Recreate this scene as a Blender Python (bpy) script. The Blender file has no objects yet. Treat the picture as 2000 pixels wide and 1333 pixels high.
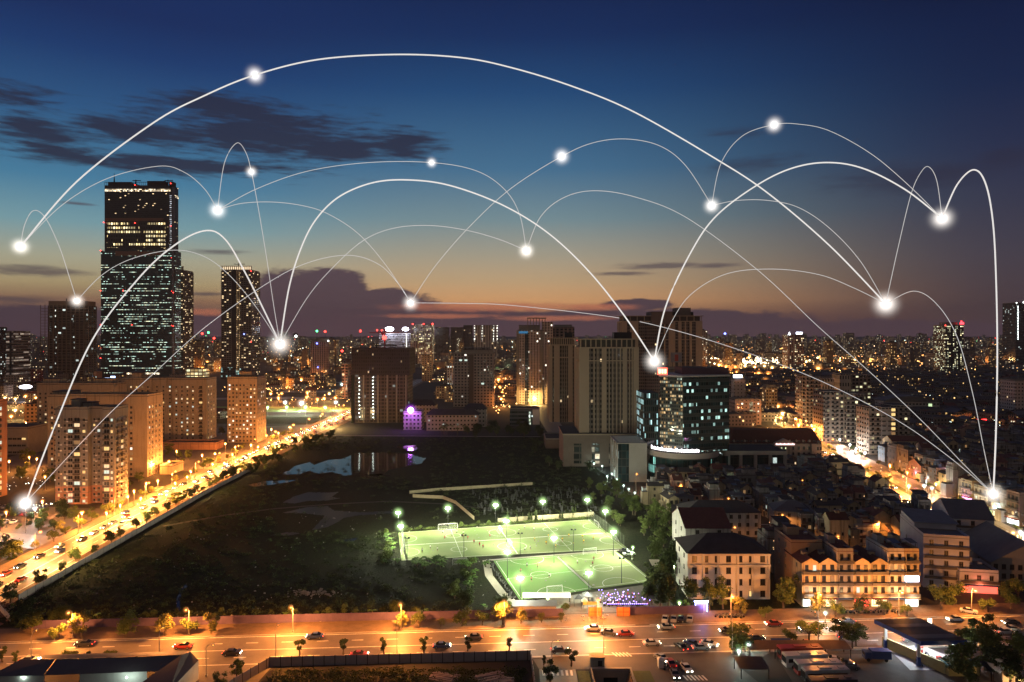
import bpy, math, random
import numpy as np
from mathutils import Vector, Matrix
R = math.radians
S = bpy.context.scene
# ---------------------------------------------------------------- camera (24 floors up, level, small lens shift)
HC, F = 80.0, 1400.0
cd = bpy.data.cameras.new("camera"); cam = bpy.data.objects.new("camera", cd)
S.collection.objects.link(cam); S.camera = cam
cam.location = (0, 0, HC); cam.rotation_euler = (R(90), 0, 0)
cd.sensor_width = 36; cd.lens = 36*F/2000; cd.shift_y = -11.5/2000
cd.clip_start = 1; cd.clip_end = 60000
S.view_settings.view_transform = 'Standard'; S.view_settings.look = 'None'
S.view_settings.exposure = 0; S.view_settings.gamma = 1
S.cycles.use_denoising = True
S.cycles.max_bounces = 5; S.cycles.diffuse_bounces = 2; S.cycles.glossy_bounces = 3
S.cycles.transparent_max_bounces = 12; S.cycles.volume_bounces = 0
S.cycles.sample_clamp_indirect = 4; S.cycles.caustics_reflective = False; S.cycles.caustics_refractive = False
S.cycles.use_light_tree = True

def lin(r, g=None, b=None):
    if g is None: r, g, b = r
    return tuple(((c/255)/12.92 if c/255 <= .04045 else ((c/255+.055)/1.055)**2.4) for c in (r, g, b))
class NT:                                   # small node-tree helper
    def __init__(s, t): s.t = t; s.n = t.nodes; s.l = t.links
    def put(s, sock, v):
        if isinstance(v, bpy.types.NodeSocket): s.l.new(v, sock)
        elif v is not None:
            if hasattr(sock.default_value, '__len__') and not hasattr(v, '__len__'): v = (v,)*len(sock.default_value)
            if hasattr(sock.default_value, '__len__') and len(sock.default_value) == 4 and len(v) == 3: v = tuple(v)+(1,)
            sock.default_value = v
    def m(s, op, a, b=None, c=None, clamp=False):
        n = s.n.new('ShaderNodeMath'); n.operation = op; n.use_clamp = clamp
        for i, v in enumerate((a, b, c)):
            if v is not None: s.put(n.inputs[i], v)
        return n.outputs[0]
    def mix(s, f, a, b, mode='MIX'):
        n = s.n.new('ShaderNodeMix'); n.data_type = 'RGBA'; n.blend_type = mode
        s.put(n.inputs[0], f); s.put(n.inputs[6], a); s.put(n.inputs[7], b); return n.outputs[2]
    def node(s, kind, outs=0, **kw):
        n = s.n.new(kind)
        for k, v in kw.items():
            if k.startswith('i_'):
                k = k[2:]; s.put(n.inputs[int(k) if k.isdigit() else k.replace('_', ' ')], v)
            else: setattr(n, k, v)
        return n
    def smooth(s, x, a, b):
        n = s.n.new('ShaderNodeMapRange'); n.interpolation_type = 'SMOOTHSTEP'
        s.put(n.inputs[0], x); n.inputs[1].default_value = a; n.inputs[2].default_value = b; return n.outputs[0]
    def ramp(s, f, stops, interp='LINEAR'):
        n = s.n.new('ShaderNodeValToRGB'); n.color_ramp.interpolation = interp
        e = n.color_ramp.elements
        while len(e) < len(stops): e.new(.5)
        for el, (p, c) in zip(e, stops): el.position = p; el.color = tuple(c)+(1,)
        s.put(n.inputs[0], f); return n.outputs[0]
# ---------------------------------------------------------------- sky at dusk
W = bpy.data.worlds.new("World"); S.world = W; W.use_nodes = True
t = NT(W.node_tree); t.n.clear()
def azel(px, py):
    a = math.atan((px-1000)/F); return math.degrees(a), math.degrees(math.atan((655-py)/F*math.cos(a)))
tc = t.node('ShaderNodeTexCoord'); sp = t.node('ShaderNodeSeparateXYZ', i_0=tc.outputs['Generated'])
dx, dy, dz = sp.outputs
az = t.m('MULTIPLY', t.m('ARCTAN2', dx, dy), 57.2958)
hor = t.m('SQRT', t.m('ADD', t.m('MULTIPLY', dx, dx), t.m('MULTIPLY', dy, dy)))
el = t.m('MULTIPLY', t.m('ARCTAN2', dz, hor), 57.2958)
ec = t.m('DIVIDE', el, 30.0, clamp=True)
def col(px, pts):
    pts = sorted(((max(0, azel(px, y)[1])/30, lin(*c)) for y, c in pts), key=lambda q: q[0])
    return t.ramp(ec, pts)
cl = col(100, [(650, (86, 72, 82)), (615, (104, 82, 84)), (585, (150, 112, 88)), (550, (178, 158, 118)), (500, (172, 170, 146)), (430, (118, 158, 168)), (340, (66, 124, 158)), (200, (38, 84, 130)), (80, (18, 54, 106)), (0, (14, 40, 90))])
cc = col(900, [(650, (104, 76, 74)), (620, (178, 122, 90)), (590, (232, 172, 116)), (550, (200, 168, 128)), (500, (168, 160, 140)), (430, (116, 142, 150)), (330, (64, 110, 144)), (180, (25, 70, 117)), (70, (10, 42, 90)), (0, (8, 34, 80))])
cr = col(1800, [(650, (86, 64, 66)), (600, (74, 60, 68)), (500, (62, 58, 74)), (400, (46, 50, 74)), (300, (30, 40, 72)), (180, (9, 30, 68)), (60, (3, 23, 62)), (0, (1, 18, 56))])
sky = t.mix(t.smooth(az, -26, -4), cl, cc)
sky = t.mix(t.smooth(az, 0, 36), sky, cr)
# streaky noise that breaks the cloud edges
def wnoise(sx, sy, scale, det, off=0.0):
    cv = t.node('ShaderNodeCombineXYZ'); t.put(cv.inputs[0], t.m('MULTIPLY', az, sx)); t.put(cv.inputs[1], t.m('MULTIPLY', el, sy)); cv.inputs[2].default_value = off
    return t.node('ShaderNodeTexNoise', i_Vector=cv.outputs[0], i_Scale=scale, i_Detail=det, i_Roughness=.62).outputs[0]
n1 = t.m('ADD', t.m('MULTIPLY', wnoise(.13, .7, 1.0, 8), .55), t.m('MULTIPLY', wnoise(.45, 3.4, 1.0, 8, 3.1), .45)); n2 = t.m('ADD', t.m('MULTIPLY', wnoise(.6, 1.3, 1.0, 8, 7.3), .7), t.m('MULTIPLY', wnoise(.9, 5.0, 1.0, 7, 1.3), .3))
def cloud(lst, nz, amp, lo, hi):
    acc = None
    for px, py, rx, ry in lst:
        a, e = azel(px, py); ra = math.degrees(rx/F)*math.cos(R(a))**2; re = math.degrees(ry/F)*math.cos(R(a))
        da = t.m('DIVIDE', t.m('SUBTRACT', az, a), ra); de = t.m('DIVIDE', t.m('SUBTRACT', el, e), re)
        d = t.m('SUBTRACT', 1.0, t.m('SQRT', t.m('ADD', t.m('MULTIPLY', da, da), t.m('MULTIPLY', de, de))))
        acc = d if acc is None else t.m('MAXIMUM', acc, d)
    f = t.m('ADD', acc, t.m('MULTIPLY', t.m('SUBTRACT', nz, .5), amp))
    return t.smooth(f, lo, hi)
front = t.m('GREATER_THAN', dy, 0.0)
hi_c = cloud([(530, 265, 300, 62), (290, 262, 260, 40), (330, 322, 340, 24), (60, 250, 160, 40), (790, 282, 100, 36), (20, 185, 130, 30), (440, 205, 170, 30), (640, 288, 150, 38)], n1, 3.7, -.05, .72)
sky = t.mix(t.m('MULTIPLY', t.m('MULTIPLY', hi_c, .95), front), sky, lin(32, 38, 62))
r_c = cloud([(1470, 322, 150, 26), (1800, 345, 290, 52), (1960, 310, 160, 40), (1430, 260, 110, 16)], n1, 3.0, .1, 1.2)
sky = t.mix(t.m('MULTIPLY', t.m('MULTIPLY', r_c, .6), front), sky, lin(36, 34, 56))
mid_c = cloud([(60, 530, 170, 14), (30, 585, 190, 12), (1290, 520, 140, 9), (1400, 520, 90, 9), (150, 398, 50, 5), (425, 492, 90, 8), (400, 575, 60, 7), (1200, 535, 90, 6)], n1, 2.6, .05, .9)
sky = t.mix(t.m('MULTIPLY', t.m('MULTIPLY', mid_c, .75), front), sky, lin(76, 68, 80))
glow = cloud([(960, 600, 260, 13), (1080, 622, 160, 8), (860, 618, 160, 7), (400, 610, 70, 10), (1160, 600, 120, 10)], n2, 1.4, .0, .8)
low_c = cloud([(40, 640, 330, 52), (420, 640, 200, 30), (560, 610, 110, 95), (640, 578, 105, 64), (700, 622, 230, 62), (860, 632, 380, 34), (1220, 636, 460, 38), (1700, 660, 600, 40), (1240, 596, 80, 14), (760, 580, 70, 20)], n2, .9, .02, .26)
sky = t.mix(t.m('MULTIPLY', low_c, front), sky, lin(78, 62, 76))
sky = t.mix(t.m('MULTIPLY', t.m('MULTIPLY', glow, .8), front), sky, lin(206, 122, 92))
sky = t.mix(t.m('MULTIPLY', t.smooth(el, 2.0, -.3), .2), sky, lin(120, 84, 78))
sky = t.mix(t.m('MULTIPLY', t.smooth(dy, .15, -.35), .8), sky, lin(88, 78, 74))  # sky behind the viewer lifted and warmed to fill the near facades
sky = t.mix(t.smooth(el, -.3, -1.5), sky, lin(26, 22, 26))
ns = t.node('ShaderNodeTexSky', sky_type='NISHITA'); ns.sun_disc = False
ns.sun_elevation = R(-3); ns.sun_rotation = R(-12); ns.altitude = 80
bg1 = t.node('ShaderNodeBackground', i_Color=sky, i_Strength=1.0)
bg2 = t.node('ShaderNodeBackground', i_Color=ns.outputs[0], i_Strength=.05)
ad = t.node('ShaderNodeAddShader', i_0=bg1.outputs[0], i_1=bg2.outputs[0])
out = t.node('ShaderNodeOutputWorld', i_Surface=ad.outputs[0])
W.cycles.sampling_method = 'MANUAL'; W.cycles.sample_map_resolution = 512
# added fill: weak broad warm light from behind the viewer's left
sd = bpy.data.lights.new("fill_sun", 'SUN'); sd.energy = .05; sd.angle = R(60); sd.color = (1, .80, .62)
so = bpy.data.objects.new("fill_sun", sd); S.collection.objects.link(so); so.rotation_euler = (R(66), 0, R(-32))

# ---------------------------------------------------------------- helpers
C = S.collection.objects
rnd = random.Random(11)
def G(px, py, z=0.0):
    Y = (HC-z)*F/(py-655); return Vector(((px-1000)/F*Y, Y, z))
def XP(px, Y): return (px-1000)/F*Y
def ZP(py, Y): return HC-(py-655)/F*Y
def PX(v): return 1000+F*v[0]/max(v[1], 1)

class M:
    """collects shapes, then links them as ONE mesh object"""
    def __init__(s): s.v = []; s.f = []; s.mi = []
    def face(s, pts, mi=0):
        b = len(s.v); s.v += [tuple(p) for p in pts]; s.f.append(tuple(range(b, b+len(pts)))); s.mi.append(mi); return s
    def box(s, x0, x1, y0, y1, z0, z1, mi=0, top=None, bottom=False, xf=None):
        p = [(x0, y0, z0), (x1, y0, z0), (x1, y1, z0), (x0, y1, z0), (x0, y0, z1), (x1, y0, z1), (x1, y1, z1), (x0, y1, z1)]
        if xf is not None: p = [tuple(xf @ Vector(q)) for q in p]
        b = len(s.v); s.v += p
        for q in ((0, 1, 5, 4), (1, 2, 6, 5), (2, 3, 7, 6), (3, 0, 4, 7)): s.f.append(tuple(b+i for i in q)); s.mi.append(mi)
        s.f.append((b+4, b+5, b+6, b+7)); s.mi.append(mi if top is None else top)
        s.f.append((b+3, b+2, b+1, b)); s.mi.append(mi)
        return s
    def prism(s, poly, z0, z1, mi=0, top=None, cap=True):
        n = len(poly); b = len(s.v)
        s.v += [(x, y, z0) for x, y in poly]+[(x, y, z1) for x, y in poly]
        for i in range(n): j = (i+1) % n; s.f.append((b+i, b+j, b+n+j, b+n+i)); s.mi.append(mi)
        if cap:
            s.f.append(tuple(b+n+i for i in range(n))); s.mi.append(mi if top is None else top)
            s.f.append(tuple(b+n-1-i for i in range(n))); s.mi.append(mi)
        return s
    def tube(s, pts, rad, seg=6, mi=0, caps=True):
        pts = [Vector(p) for p in pts]; n = len(pts)
        rad = rad if hasattr(rad, '__len__') else [rad]*n
        b = len(s.v)
        for i, p in enumerate(pts):
            d = (pts[min(i+1, n-1)]-pts[max(i-1, 0)]).normalized()
            u = d.cross(Vector((0, 0, 1)) if abs(d.z) < .9 else Vector((1, 0, 0))).normalized(); w = d.cross(u)
            for k in range(seg):
                a = 2*math.pi*k/seg; s.v.append(tuple(p+(u*math.cos(a)+w*math.sin(a))*rad[i]))
        for i in range(n-1):
            for k in range(seg):
                k2 = (k+1) % seg; s.f.append((b+i*seg+k, b+(i+1)*seg+k, b+(i+1)*seg+k2, b+i*seg+k2)); s.mi.append(mi)
        if caps:
            s.f.append(tuple(b+k for k in range(seg))); s.mi.append(mi)
            s.f.append(tuple(b+(n-1)*seg+seg-1-k for k in range(seg))); s.mi.append(mi)
        return s
    def ball(s, c, r, mi=0, seg=8, rings=5, sz=1.0):
        b = len(s.v); s.v.append((c[0], c[1], c[2]+r*sz))
        for i in range(1, rings):
            ph = math.pi*i/rings
            for k in range(seg):
                a = 2*math.pi*k/seg; s.v.append((c[0]+r*math.sin(ph)*math.cos(a), c[1]+r*math.sin(ph)*math.sin(a), c[2]+r*sz*math.cos(ph)))
        s.v.append((c[0], c[1], c[2]-r*sz)); e = len(s.v)-1
        for k in range(seg):
            k2 = (k+1) % seg
            s.f.append((b, b+1+k, b+1+k2)); s.mi.append(mi)
            for i in range(rings-2):
                q = b+1+i*seg; s.f.append((q+k, q+seg+k, q+seg+k2, q+k2)); s.mi.append(mi)
            q = b+1+(rings-2)*seg; s.f.append((q+k, e, q+k2)); s.mi.append(mi)
        return s
    def mesh(s, name, mats):
        me = bpy.data.meshes.new(name); me.from_pydata(s.v, [], s.f)
        for m in (mats if isinstance(mats, (list, tuple)) else [mats]): me.materials.append(m)
        nf = len(s.f); me.polygons.foreach_set('material_index', s.mi)
        add_uv(me); me.update(); return me
    def build(s, name, mats, parent=None, loc=None, rz=0, smooth=False):
        me = s.mesh(name, mats)
        if smooth: me.polygons.foreach_set('use_smooth', [True]*len(me.polygons))
        return link(name, me, parent, loc, rz)
def add_uv(me):                                   # walls: u = metres along the wall, v = height
    nf = len(me.polygons); nl = len(me.loops)
    if not nf: return
    nrm = np.empty(nf*3); me.polygons.foreach_get('normal', nrm); nrm = nrm.reshape(-1, 3)
    tot = np.empty(nf, int); me.polygons.foreach_get('loop_total', tot)
    vi = np.empty(nl, int); me.loops.foreach_get('vertex_index', vi)
    co = np.empty(len(me.vertices)*3); me.vertices.foreach_get('co', co); co = co.reshape(-1, 3)[vi]
    N = np.repeat(nrm, tot, axis=0); h = np.maximum(np.hypot(N[:, 0], N[:, 1]), 1e-6)
    wall = np.abs(N[:, 2]) < .6
    u = np.where(wall, (-N[:, 1]*co[:, 0]+N[:, 0]*co[:, 1])/h, co[:, 0]); v = np.where(wall, co[:, 2], co[:, 1])
    uv = me.uv_layers.new(name='uv'); uv.data.foreach_set('uv', np.stack([u, v], 1).ravel())
def link(name, me, parent=None, loc=None, rz=0):
    o = bpy.data.objects.new(name, me); C.link(o)
    if parent is not None: o.parent = parent
    if loc is not None: o.location = loc
    if rz: o.rotation_euler = (0, 0, rz)
    return o
THINGS = []
def tag(o, label, cat, group=None):
    o['label'] = label; o['category'] = cat
    if group: o['group'] = group
    if o not in THINGS_SET: THINGS.append(o); THINGS_SET.add(o)
    return o
THINGS_SET = set()
def thing(name, label, cat, loc=(0, 0, 0), rz=0, group=None):
    o = bpy.data.objects.new(name, None); C.link(o); o.location = loc; o.rotation_euler = (0, 0, rz)
    return tag(o, label, cat, group)
def struct(o, kind='structure'): o['kind'] = kind; return o
KIDS = {}
def kids(o): return [c for c in bpy.data.objects if c.parent == o]
def freeze(root):                                   # remembers a prototype's tree once
    allk = {}
    for ob in C:
        if ob.parent is not None: allk.setdefault(ob.parent.name, []).append(ob)
    def tree(o): return (o, [tree(c) for c in allk.get(o.name, [])])
    return tree(root)
def dup(tree, loc, rz=0.0, label=None, group=None, scale=None, swap=None):
    o, ch = tree
    r = o.copy(); C.link(r); r.location = loc; r.rotation_euler = (0, 0, rz)
    if scale is not None: r.scale = scale if hasattr(scale, '__len__') else (scale,)*3
    if label: r['label'] = label
    if group: r['group'] = group
    def rec(tr, par):
        c = tr[0].copy(); C.link(c); c.parent = par
        if swap and tr[0].name.split('.')[0] in swap: c.data = swap[tr[0].name.split('.')[0]]
        for k in tr[1]: rec(k, c)
    for k in ch: rec(k, r)
    THINGS.append(r); THINGS_SET.add(r); return r
class Proto:
    """first placing moves the prototype itself, later ones copy it with its parts"""
    def __init__(s, root): s.tree = freeze(root); s.used = False; s.pending = []; THINGS.remove(root); THINGS_SET.discard(root)
    def put(s, loc, rz=0.0, label=None, group=None, scale=None, swap=None):
        return dup(s.tree, loc, rz, label, group, scale, swap)
    def drop(s):
        def rec(tr):
            for k in tr[1]: rec(k)
            bpy.data.objects.remove(tr[0])
        rec(s.tree)
PROTOS = []
def proto(root):
    p = Proto(root); PROTOS.append(p); return p

# ---------------------------------------------------------------- materials
_m = {}
def mat(name, c, rough=.8, metal=0.0, var=.25, scale=.6, bump=0.0, spec=.3, objvar=0.0, streak=0.0):
    if name in _m: return _m[name]
    m = bpy.data.materials.new(name); m.use_nodes = True; q = NT(m.node_tree); b = q.n['Principled BSDF']
    tcn = q.node('ShaderNodeTexCoord'); nz = q.node('ShaderNodeTexNoise', i_Vector=tcn.outputs['Object'], i_Scale=scale, i_Detail=6.0, i_Roughness=.65)
    k = q.m('MULTIPLY_ADD', nz.outputs[0], 2*var, 1-var)
    if streak:                                       # rain stains run down the wall
        mp = q.node('ShaderNodeMapping', i_Vector=tcn.outputs['Object'], i_Scale=(1.3, 1.3, .07)); ns_ = q.node('ShaderNodeTexNoise', i_Vector=mp.outputs[0], i_Scale=1.0, i_Detail=5.0)
        k = q.m('MULTIPLY', k, q.m('SUBTRACT', 1.0, q.m('MULTIPLY', q.smooth(ns_.outputs[0], .48, .72), streak)))
    if objvar:
        oi = q.node('ShaderNodeObjectInfo'); k = q.m('MULTIPLY', k, q.m('MULTIPLY_ADD', oi.outputs['Random'], 2*objvar, 1-objvar))
    cv = q.node('ShaderNodeCombineXYZ', i_0=k, i_1=k, i_2=k)
    q.put(b.inputs['Base Color'], q.mix(1.0, tuple(c), cv.outputs[0], 'MULTIPLY'))
    b.inputs['Roughness'].default_value = rough; b.inputs['Metallic'].default_value = metal; b.inputs['Specular IOR Level'].default_value = spec
    if bump:
        n3 = q.node('ShaderNodeTexNoise', i_Vector=tcn.outputs['Object'], i_Scale=scale*6, i_Detail=4.0)
        bp = q.node('ShaderNodeBump', i_Height=n3.outputs[0], i_Strength=bump, i_Distance=.3); q.l.new(bp.outputs[0], b.inputs['Normal'])
    _m[name] = m; return m
def emat(name, c, s, sample=False):
    if name in _m: return _m[name]
    m = bpy.data.materials.new(name); m.use_nodes = True; q = NT(m.node_tree); b = q.n['Principled BSDF']
    b.inputs['Base Color'].default_value = (.05, .05, .05, 1)
    b.inputs['Emission Color'].default_value = tuple(c)+(1,); b.inputs['Emission Strength'].default_value = s
    m.cycles.emission_sampling = 'AUTO' if sample else 'NONE'
    _m[name] = m; return m
def facade(name, wall, pu, pv, ww, wh, lit, ca, cb, s=1.2, floors=0, glass=(.012, .016, .02), clump=0.0, cw=.02, grough=.12, wvar=.2, ou=0.0, ov=0.0, wrough=.75, band=None, frame=0.0):
    """wall with a grid of windows set out in metres (uv); some windows are lit"""
    if name in _m: return _m[name]
    m = bpy.data.materials.new(name); m.use_nodes = True; q = NT(m.node_tree); b = q.n['Principled BSDF']
    uv = q.node('ShaderNodeUVMap'); sp = q.node('ShaderNodeSeparateXYZ', i_0=uv.outputs[0])
    u = q.m('DIVIDE', q.m('ADD', sp.outputs[0], 1000*pu+ou), pu); v = q.m('DIVIDE', q.m('ADD', sp.outputs[1], ov+pv*10), pv)
    fu = q.m('ABSOLUTE', q.m('SUBTRACT', q.m('FRACT', u), .5)); fv = q.m('ABSOLUTE', q.m('SUBTRACT', q.m('FRACT', v), .5))
    mu = q.m('LESS_THAN', fu, ww/2); mv = q.m('LESS_THAN', fv, wh/2); win = q.m('MULTIPLY', mu, mv)
    g = q.node('ShaderNodeNewGeometry'); gs = q.node('ShaderNodeSeparateXYZ', i_0=g.outputs['Normal'])
    win = q.m('MULTIPLY', win, q.m('LESS_THAN', q.m('ABSOLUTE', gs.outputs[2]), .5))
    oi = q.node('ShaderNodeObjectInfo')
    side = q.m('ADD', q.m('MULTIPLY', oi.outputs['Random'], 97.0), q.m('ROUND', q.m('MULTIPLY', gs.outputs[0], 7.0)))
    cv = q.node('ShaderNodeCombineXYZ', i_0=q.m('FLOOR', u), i_1=q.m('FLOOR', v), i_2=side)
    wn = q.node('ShaderNodeTexWhiteNoise', noise_dimensions='3D', i_Vector=cv.outputs[0])
    ws = q.node('ShaderNodeSeparateColor', i_0=wn.outputs['Color'])
    thr = lit
    if clump:
        c2 = q.node('ShaderNodeCombineXYZ', i_0=q.m('MULTIPLY', sp.outputs[0], cw), i_1=q.m('MULTIPLY', q.m('FLOOR', v), .83), i_2=side)
        nn = q.node('ShaderNodeTexNoise', i_Vector=c2.outputs[0], i_Scale=1.0, i_Detail=3.0)
        thr = q.m('MULTIPLY', q.smooth(nn.outputs[0], .5-.12*clump, .5+.12*clump), lit*2)
    if floors:                                       # whole storeys lit or dark
        cf = q.node('ShaderNodeCombineXYZ', i_0=3.7, i_1=q.m('FLOOR', v), i_2=5.1); wf = q.node('ShaderNodeTexWhiteNoise', noise_dimensions='3D', i_Vector=cf.outputs[0])
        thr = q.m('MULTIPLY', thr, q.m('MULTIPLY', q.m('POWER', wf.outputs['Value'], 1.5), 2.2))
    on = q.m('MULTIPLY', q.m('LESS_THAN', wn.outputs['Value'], thr), win)
    # curtains and furniture: each lit pane is uneven inside
    c3 = q.node('ShaderNodeCombineXYZ', i_0=q.m('MULTIPLY', u, 3.1), i_1=q.m('MULTIPLY', v, 2.3), i_2=side)
    n4 = q.node('ShaderNodeTexNoise', i_Vector=c3.outputs[0], i_Scale=1.3, i_Detail=2.0)
    st = q.m('MULTIPLY', on, q.m('MULTIPLY', q.m('MULTIPLY_ADD', q.m('POWER', ws.outputs[1], 2.0), 1.6*s, .25*s), q.m('MULTIPLY_ADD', n4.outputs[0], 1.4, .2)))
    n0 = q.node('ShaderNodeTexNoise', i_Vector=q.node('ShaderNodeTexCoord').outputs['Object'], i_Scale=.15, i_Detail=7.0, i_Roughness=.7)
    k = q.m('MULTIPLY', q.m('MULTIPLY_ADD', n0.outputs[0], 2*wvar, 1-wvar), q.m('MULTIPLY_ADD', oi.outputs['Random'], .3, .85))
    if band:                                         # joints between storeys
        k = q.m('MULTIPLY', k, q.m('SUBTRACT', 1.0, q.m('MULTIPLY', q.m('GREATER_THAN', fv, .5-band[0]), band[1])))
    kc = q.node('ShaderNodeCombineXYZ', i_0=k, i_1=k, i_2=k)
    wl = q.mix(1.0, tuple(wall), kc.outputs[0], 'MULTIPLY')
    gl = q.mix(ws.outputs[2], tuple(x*.5 for x in glass), tuple(x*1.8 for x in glass))
    q.put(b.inputs['Base Color'], q.mix(win, wl, gl))
    q.put(b.inputs['Roughness'], q.m('MULTIPLY_ADD', win, grough-wrough, wrough)); b.inputs['Specular IOR Level'].default_value = .4
    q.put(b.inputs['Emission Color'], q.mix(ws.outputs[0], tuple(ca), tuple(cb))); q.put(b.inputs['Emission Strength'], st)
    m.cycles.emission_sampling = 'NONE'
    _m[name] = m; return m
WARM, YEL, COOL, TEAL, ORG = (1, .72, .38), (1, .62, .22), (.8, .95, .9), (.5, .95, .85), (1, .42, .12)
roofm = mat('dark_roof', (.05, .045, .05), .9, var=.5, scale=.3)
redroof = mat('red_tile_roof', (.10, .035, .028), .85, var=.5, scale=.8, objvar=.4)
greyroof = mat('grey_sheet_roof', (.10, .10, .11), .6, var=.4, scale=.4, objvar=.3)
conc = mat('concrete', (.25, .23, .21), .85, var=.3, scale=.3)
beige = mat('beige_render', (.36, .30, .23), .85, var=.22, scale=.15, streak=.45)
white = mat('white_render', (.55, .53, .5), .8, var=.2, scale=.2, objvar=.15)
darkm = mat('dark_metal', (.03, .03, .035), .5, .5)
galv = mat('galvanised_pole', (.35, .33, .3), .5, .4)
glassd = mat('dark_glass', (.012, .017, .022), .1, var=.3, spec=.6)
# ---------------------------------------------------------------- ground, roads, water
gm = mat('city_ground', (.035, .032, .03), .95, var=.6, scale=.02)
g = M(); B = 40000
hx0, hx1, hy0, hy1 = 19.2, 27.8, 120.0, 171.0            # the underpass cutting
xs = [-B, hx0, hx1, B]; ys = [-B, hy0, hy1, B]
for i in range(3):
    for j in range(3):
        if (i, j) != (1, 1): g.face([(xs[i], ys[j], 0), (xs[i+1], ys[j], 0), (xs[i+1], ys[j+1], 0), (xs[i], ys[j+1], 0)])
struct(g.build('ground', gm))
def sheet(name, pts, z, m, kind='structure', sub=0):
    q = M().face([(x, y, z) for x, y in pts]); o = q.build(name, m)
    if kind: o['kind'] = kind
    return o
asph = mat('asphalt', (.15, .13, .115), .5, var=.42, scale=.35, bump=.05)
asph2 = mat('worn_asphalt', (.10, .09, .085), .75, var=.35, scale=.2)
verge = mat('bare_earth', (.17, .12, .085), .95, var=.5, scale=.5, bump=.4)
kerbm = mat('kerb_stone', (.4, .38, .35), .8)
paint = mat('white_road_paint', (.75, .72, .66), .6, var=.5, scale=1.5)
def YF(x): return 195.2+.066*x          # far kerb of the cross road
def YN(x): return 177.3+.060*x          # near kerb
sheet('road', [(-500, YN(-500)), (500, YN(500)), (500, YF(500)), (-500, YF(-500))], .05, asph)
sheet('verge', [(-420, YF(-420)+.2), (175, YF(175)+.2), (175, YF(175)+9), (-420, YF(-420)+9)], .09, verge)
# raised kerbs
for nm, f, d in (('far', YF, 1), ('near', YN, -1)):
    q = M()
    segs = [(-420, 34), (38, 170)] if nm == 'far' else [(-420, -78), (-58, 8), (60, 400)]
    for a, b in segs:
        y0, y1 = f(a), f(b)
        q.prism([(a, y0), (b, y1), (b, y1+.3*d), (a, y0+.3*d)][::d], 0, .17, 0)
    o = q.build('kerb', kerbm); struct(o)
# lane lines of the cross road
q = M()
for fr, dash in ((.04, 0), (.26, 1), (.5, 0), (.74, 1), (.96, 0)):
    x = -420
    while x < 420:
        L = 3.0 if dash else 40; 
        if not (dash and int(x) % 9 > 4) and not (5 < x < 62 and fr > .9 and False):
            ya = YN(x)+(YF(x)-YN(x))*fr; yb = YN(x+L)+(YF(x+L)-YN(x+L))*fr
            q.face([(x, ya-.14, .058), (x+L, yb-.14, .058), (x+L, yb+.14, .058), (x, ya+.14, .058)])
        x += 9 if dash else 40
struct(q.build('road_marking', paint))
# the long avenue
AV = [(-158, 196), (-161.5, 220), (-164, 260), (-166.5, 300), (-169, 360), (-170, 420), (-168.5, 520), (-165, 640), (-164, 800), (-163, 1300)]
def xav(y):
    for (a, b), (c, d) in zip(AV, AV[1:]):
        if b <= y <= d: return a+(c-a)*(y-b)/(d-b)
    return AV[0][0] if y < AV[0][1] else AV[-1][0]
def strip(name, path, off0, off1, z, m):
    q = M()
    for (a, b), (c, d) in zip(path, path[1:]):
        q.face([(a+off0, b, z), (a+off1, b, z), (c+off1, d, z), (c+off0, d, z)])
    return struct(q.build(name, m))
strip('avenue', AV, -8.5, 8, .06, asph)
strip('pavement', AV, 8.3, 14, .13, verge)
strip('pavement', AV, -14, -8.8, .13, verge)
q = M()
for off, dash in ((-8.1, 0), (-4.3, 1), (0, 0), (.4, 0), (3.9, 1), (7.6, 0)):
    for (a, b), (c, d) in zip(AV, AV[1:]):
        n = max(1, int((d-b)/8))
        for k in range(n):
            if off and dash: e0, e1 = k/n, (k+.4)/n
            else: e0, e1 = k/n, (k+1)/n
            xa, xb = a+(c-a)*e0+off, a+(c-a)*e1+off; ya, yb = b+(d-b)*e0, b+(d-b)*e1
            q.face([(xa-.13, ya, .068), (xa+.13, ya, .068), (xb+.13, yb, .068), (xb-.13, yb, .068)])
struct(q.build('road_marking', paint))
# the side street behind the hotel row on the right
SV = [(172, 204), (178, 235), (187, 273), (203, 380), (215, 470), (226, 530), (247, 610), (256, 680), (254, 760), (246, 900)]
strip('side_street', SV, 2, 13, .06, asph); strip('side_street', SV, -11, -1, .06, asph)
strip('median', SV, -1, 2, .16, mat('median_grass', (.05, .08, .025), .95, var=.6, scale=2))
strip('pavement', SV, 13, 17, .13, conc); strip('pavement', SV, -14, -11, .13, conc)
q = M()
for off in (5.6, 9.2, -4.4, -7.8):
    for (a, b), (c, d) in zip(SV, SV[1:]):
        n = int((d-b)/8)
        for k in range(n):
            e0, e1 = k/n, (k+.45)/n; xa, xb = a+(c-a)*e0+off, a+(c-a)*e1+off; ya, yb = b+(d-b)*e0, b+(d-b)*e1
            q.face([(xa-.09, ya, .068), (xa+.09, ya, .068), (xb+.09, yb, .068), (xb-.09, yb, .068)])
struct(q.build('road_marking', paint))
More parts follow.
